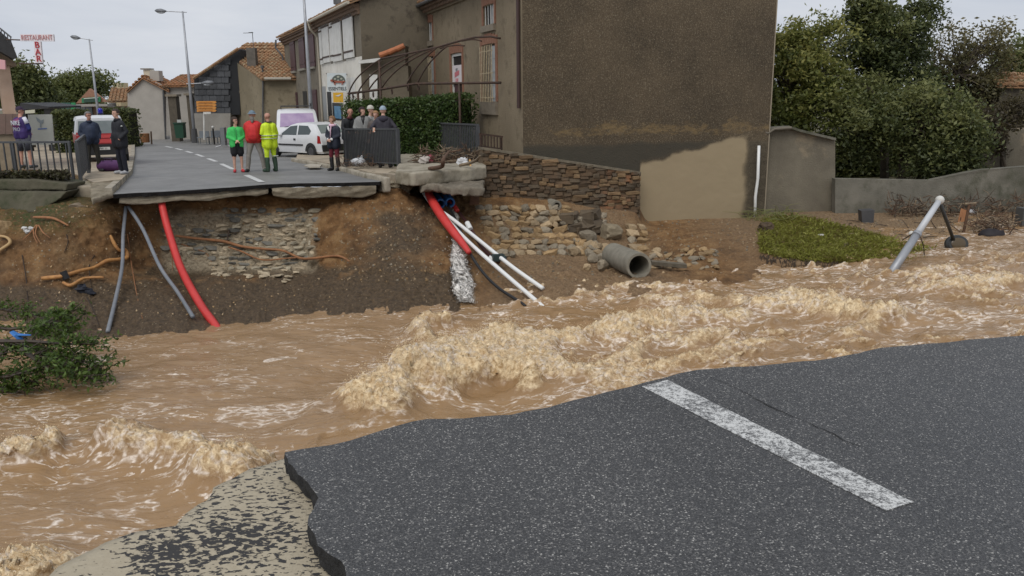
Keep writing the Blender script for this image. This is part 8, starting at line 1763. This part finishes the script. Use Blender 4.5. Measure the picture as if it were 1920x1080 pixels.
# man in yellow hi-vis
T, P, HX, s, f, k, cm = person('bald man in yellow high visibility jacket and trousers with green boots', PR(510, 322), 1.79, -130, (.62, .80, .02), (.58, .76, .03), (.025, .055, .03), (.4, .3, .25), ('down', 'clasp'), look=-120, hem=.72, bulk=1.1, boots=1, hair='none', sk=2, stance=.10, rough_top=.6)
Mref = mat('reflective_grey', (.50, .52, .48), rough=.35, metal=.2); Mnv = mat('hivis_navy', (.015, .018, .028), rough=.8)
for z in (1.0, 1.09): part(T, 'reflective_band', Mref, lambda mb: mb.tube([P(.262*math.cos(t*math.pi/8), .205*math.sin(t*math.pi/8)+.005, z) for t in range(17)], .020, 5, flat=.5))
part(T, 'collar_band', Mnv, lambda mb: mb.tube([P(.085*math.cos(t*math.pi/6), .085*math.sin(t*math.pi/6), 1.48) for t in range(13)], .020, 6)); part(T, 'navy_patch', Mnv, lambda mb: mb.ell(P(.15, .06, 1.37), .09*k, .07*k, .045*k)); part(T, 'navy_patch', Mnv, lambda mb: mb.ell(P(.25, .04, 1.12), .05*k, .06*k, .05*k)); part(T, 'trouser_band', Mref, lambda mb: mb.tube([P(-.15+.09*math.cos(t*math.pi/6), .09*math.sin(t*math.pi/6), .47) for t in range(13)], .018, 5))
# woman with the pink scarf
T, P, HX, s, f, k, cm = person('woman in a navy coat with pink scarf, burgundy trousers and black boots', PR(629, 320), 1.66, -25, (.013, .017, .032), (.13, .012, .022), (.012, .012, .013), (.24, .13, .06), 'clasp', look=-50, hem=.74, boots=1, hair='bob', sk=0, stance=.08)
part(T, 'scarf', mat('scarf_pink', (.66, .38, .50), (.75, .55, .62), 30, .85), lambda mb: (mb.tube([P(.085*math.cos(t*math.pi/6), .02+.085*math.sin(t*math.pi/6), 1.47) for t in range(13)], .038, 7), mb.tube([P(.02, .12, 1.45), P(.03, .18, 1.3), P(.02, .185, 1.08)], [.04*k, .045*k, .04*k], 8, flat=.4))); part(T, 'lining', mat('lining_white', (.66, .66, .64), rough=.8), lambda mb: mb.tube([P(-.14, .07, 1.44), P(-.07, .145, 1.36), P(-.02, .17, 1.28)], [.03, .035, .02], 6, flat=.5)); part(T, 'cuffs', mat('lining_white', (.66, .66, .64), rough=.8), lambda mb: (mb.ell(P(-.06, .20, 1.03), .05, .045, .045), mb.ell(P(.07, .20, 1.03), .05, .045, .045)))
# men by the jeep
T, P, HX, s, f, k, cm = person('grey haired man in a navy blouson and dark trousers beside the railing', PR(178, 322, .13), 1.74, 40, (.016, .026, .055), (.026, .023, .017), (.02, .02, .02), (.18, .17, .16), 'pockets', look=60, hem=.86, bulk=1.12, belly=.03, hair='short', sk=2, stance=.12, collar=(.012, .018, .04))
part(T, 'glasses', M_dark, lambda mb: mb.tube([HX(-.07, .07, .015), HX(0, .10, .015), HX(.07, .07, .015)], .006, 5))
T, P, HX, s, f, k, cm = person('dark haired man in a long black coat and black trousers looking down', PR(232, 326, .13), 1.80, -35, (.010, .011, .016), (.010, .011, .020), (.42, .42, .43), (.045, .028, .02), 'pockets', look=-40, hem=.72, hair='short', sk=1, stance=.06, collar=(.010, .011, .016)); part(T, 'badge', Mref, lambda mb: mb.ell(P(.25, .05, 1.30), .03, .03, .02))
# cyclist, back to us
T, P, HX, s, f, k, cm = person('cyclist in a purple printed jersey, grey shorts and peaked cap, back turned', PY(51, 315, 25.1)*1.0, 1.78, 165, (.045, .022, .13), (.075, .075, .095), (.06, .06, .06), (.10, .08, .07), 'clasp', look=110, hem=.86, bare_legs=True, skirt=None, hair='fringe', hat='cap', extras=((.035, .018, .05),), sk=3, stance=.14, bulk=1.12, sleeve=(.025, .03, .17))
part(T, 'shorts', mat('grey_shorts', (.075, .075, .095), rough=.85), lambda mb: [mb.tube([P(q*.09, 0, .95), P(q*.12, 0, .54)], [.14*k, .105*k], 12) for q in (-1, 1)])
part(T, 'jersey_panel', mat('jersey_magenta', (.28, .03, .09), (.04, .02, .12), 16, .6), lambda mb: mb.ell(P(0, -.09, 1.28), .19*k, .075*k, .16*k)); part(T, 'white_shoulder', mat('jersey_white', (.62, .62, .68), rough=.7), lambda mb: mb.tube([P(-.15, -.02, 1.45), P(-.24, -.02, 1.28)], [.065, .068], 10))

text_mesh('jersey_print', 'NIKE', .19, P(.01, -.185, 1.30), -s, (0, 0, 1), mat('jersey_print', (.62, .66, .70), rough=.6), T, .004, sx=.8); text_mesh('jersey_print', 'PRO', .15, P(.01, -.172, 1.12), -s, (0, 0, 1), mat('jersey_print_dim', (.38, .38, .42), rough=.6), T, .004, sx=.9)
# onlookers behind the first railing
def behind(px, Y): p = PY(px, 300, Y); p.z = road_z(Y)+.12; return p
person('balding man in a dark jacket stooping behind the first railing', behind(656, 27.0), 1.78, 35, (.014, .015, .018), (.02, .02, .022), (.02, .02, .02), (.06, .05, .04), 'rail', look=20, hem=.8, hair='fringe', sk=2, lean=.25, collar=(.09, .02, .02))
T, P, HX, s, f, k, cm = person('dark haired woman in a grey cardigan leaning on the first railing', behind(684, 26.45), 1.80, 12, (.225, .225, .215), (.03, .03, .032), (.02, .02, .02), (.035, .014, .014), 'rail', look=50, hem=.8, bulk=1.32, hair='bob', sk=1, lean=.0)
part(T, 'black_top', M_dark, lambda mb: (mb.tube([P(0, .06, 1.50), P(0, .135, 1.40), P(0, .165, 1.24)], [.07*k, .06*k, .012*k], 10, flat=.5)))
person('person in a pale cream hat half hidden behind the woman in the cardigan', behind(698, 27.1), 1.84, 60, (.32, .32, .31), (.05, .05, .05), (.02, .02, .02), (.3, .3, .3), 'down', hair='none', hat='beanie', extras=((.60, .58, .50),), sk=0)
person('blonde woman peering out between the cardigan and the grey beanie', behind(708, 26.3), 1.68, 10, (.10, .08, .07), (.05, .05, .05), (.02, .02, .02), (.36, .20, .09), 'down', look=-10, hair='bob', sk=0)
T, P, HX, s, f, k, cm = person('person in a pale blue beanie and dark hooded jacket with orange cuffs, back turned', behind(722, 25.45), 1.80, 185, (.038, .034, .046), (.03, .03, .032), (.02, .02, .02), (.06, .04, .03), 'hips', hem=.86, bulk=1.22, hair='none', hat='beanie', extras=((.34, .42, .50),), sk=1)
part(T, 'hood', mat('hood_dark', (.032, .028, .042), rough=.85), lambda mb: mb.ell(P(0, -.10, 1.42), .15*k, .09*k, .10*k)); part(T, 'orange_trim', mat('trim_orange', (.38, .07, .04), rough=.7), lambda mb: [mb.ell(P(q*.30, .0, 1.13), .05, .06, .07) for q in (-1, 1)])
bpy.context.view_layer.update()
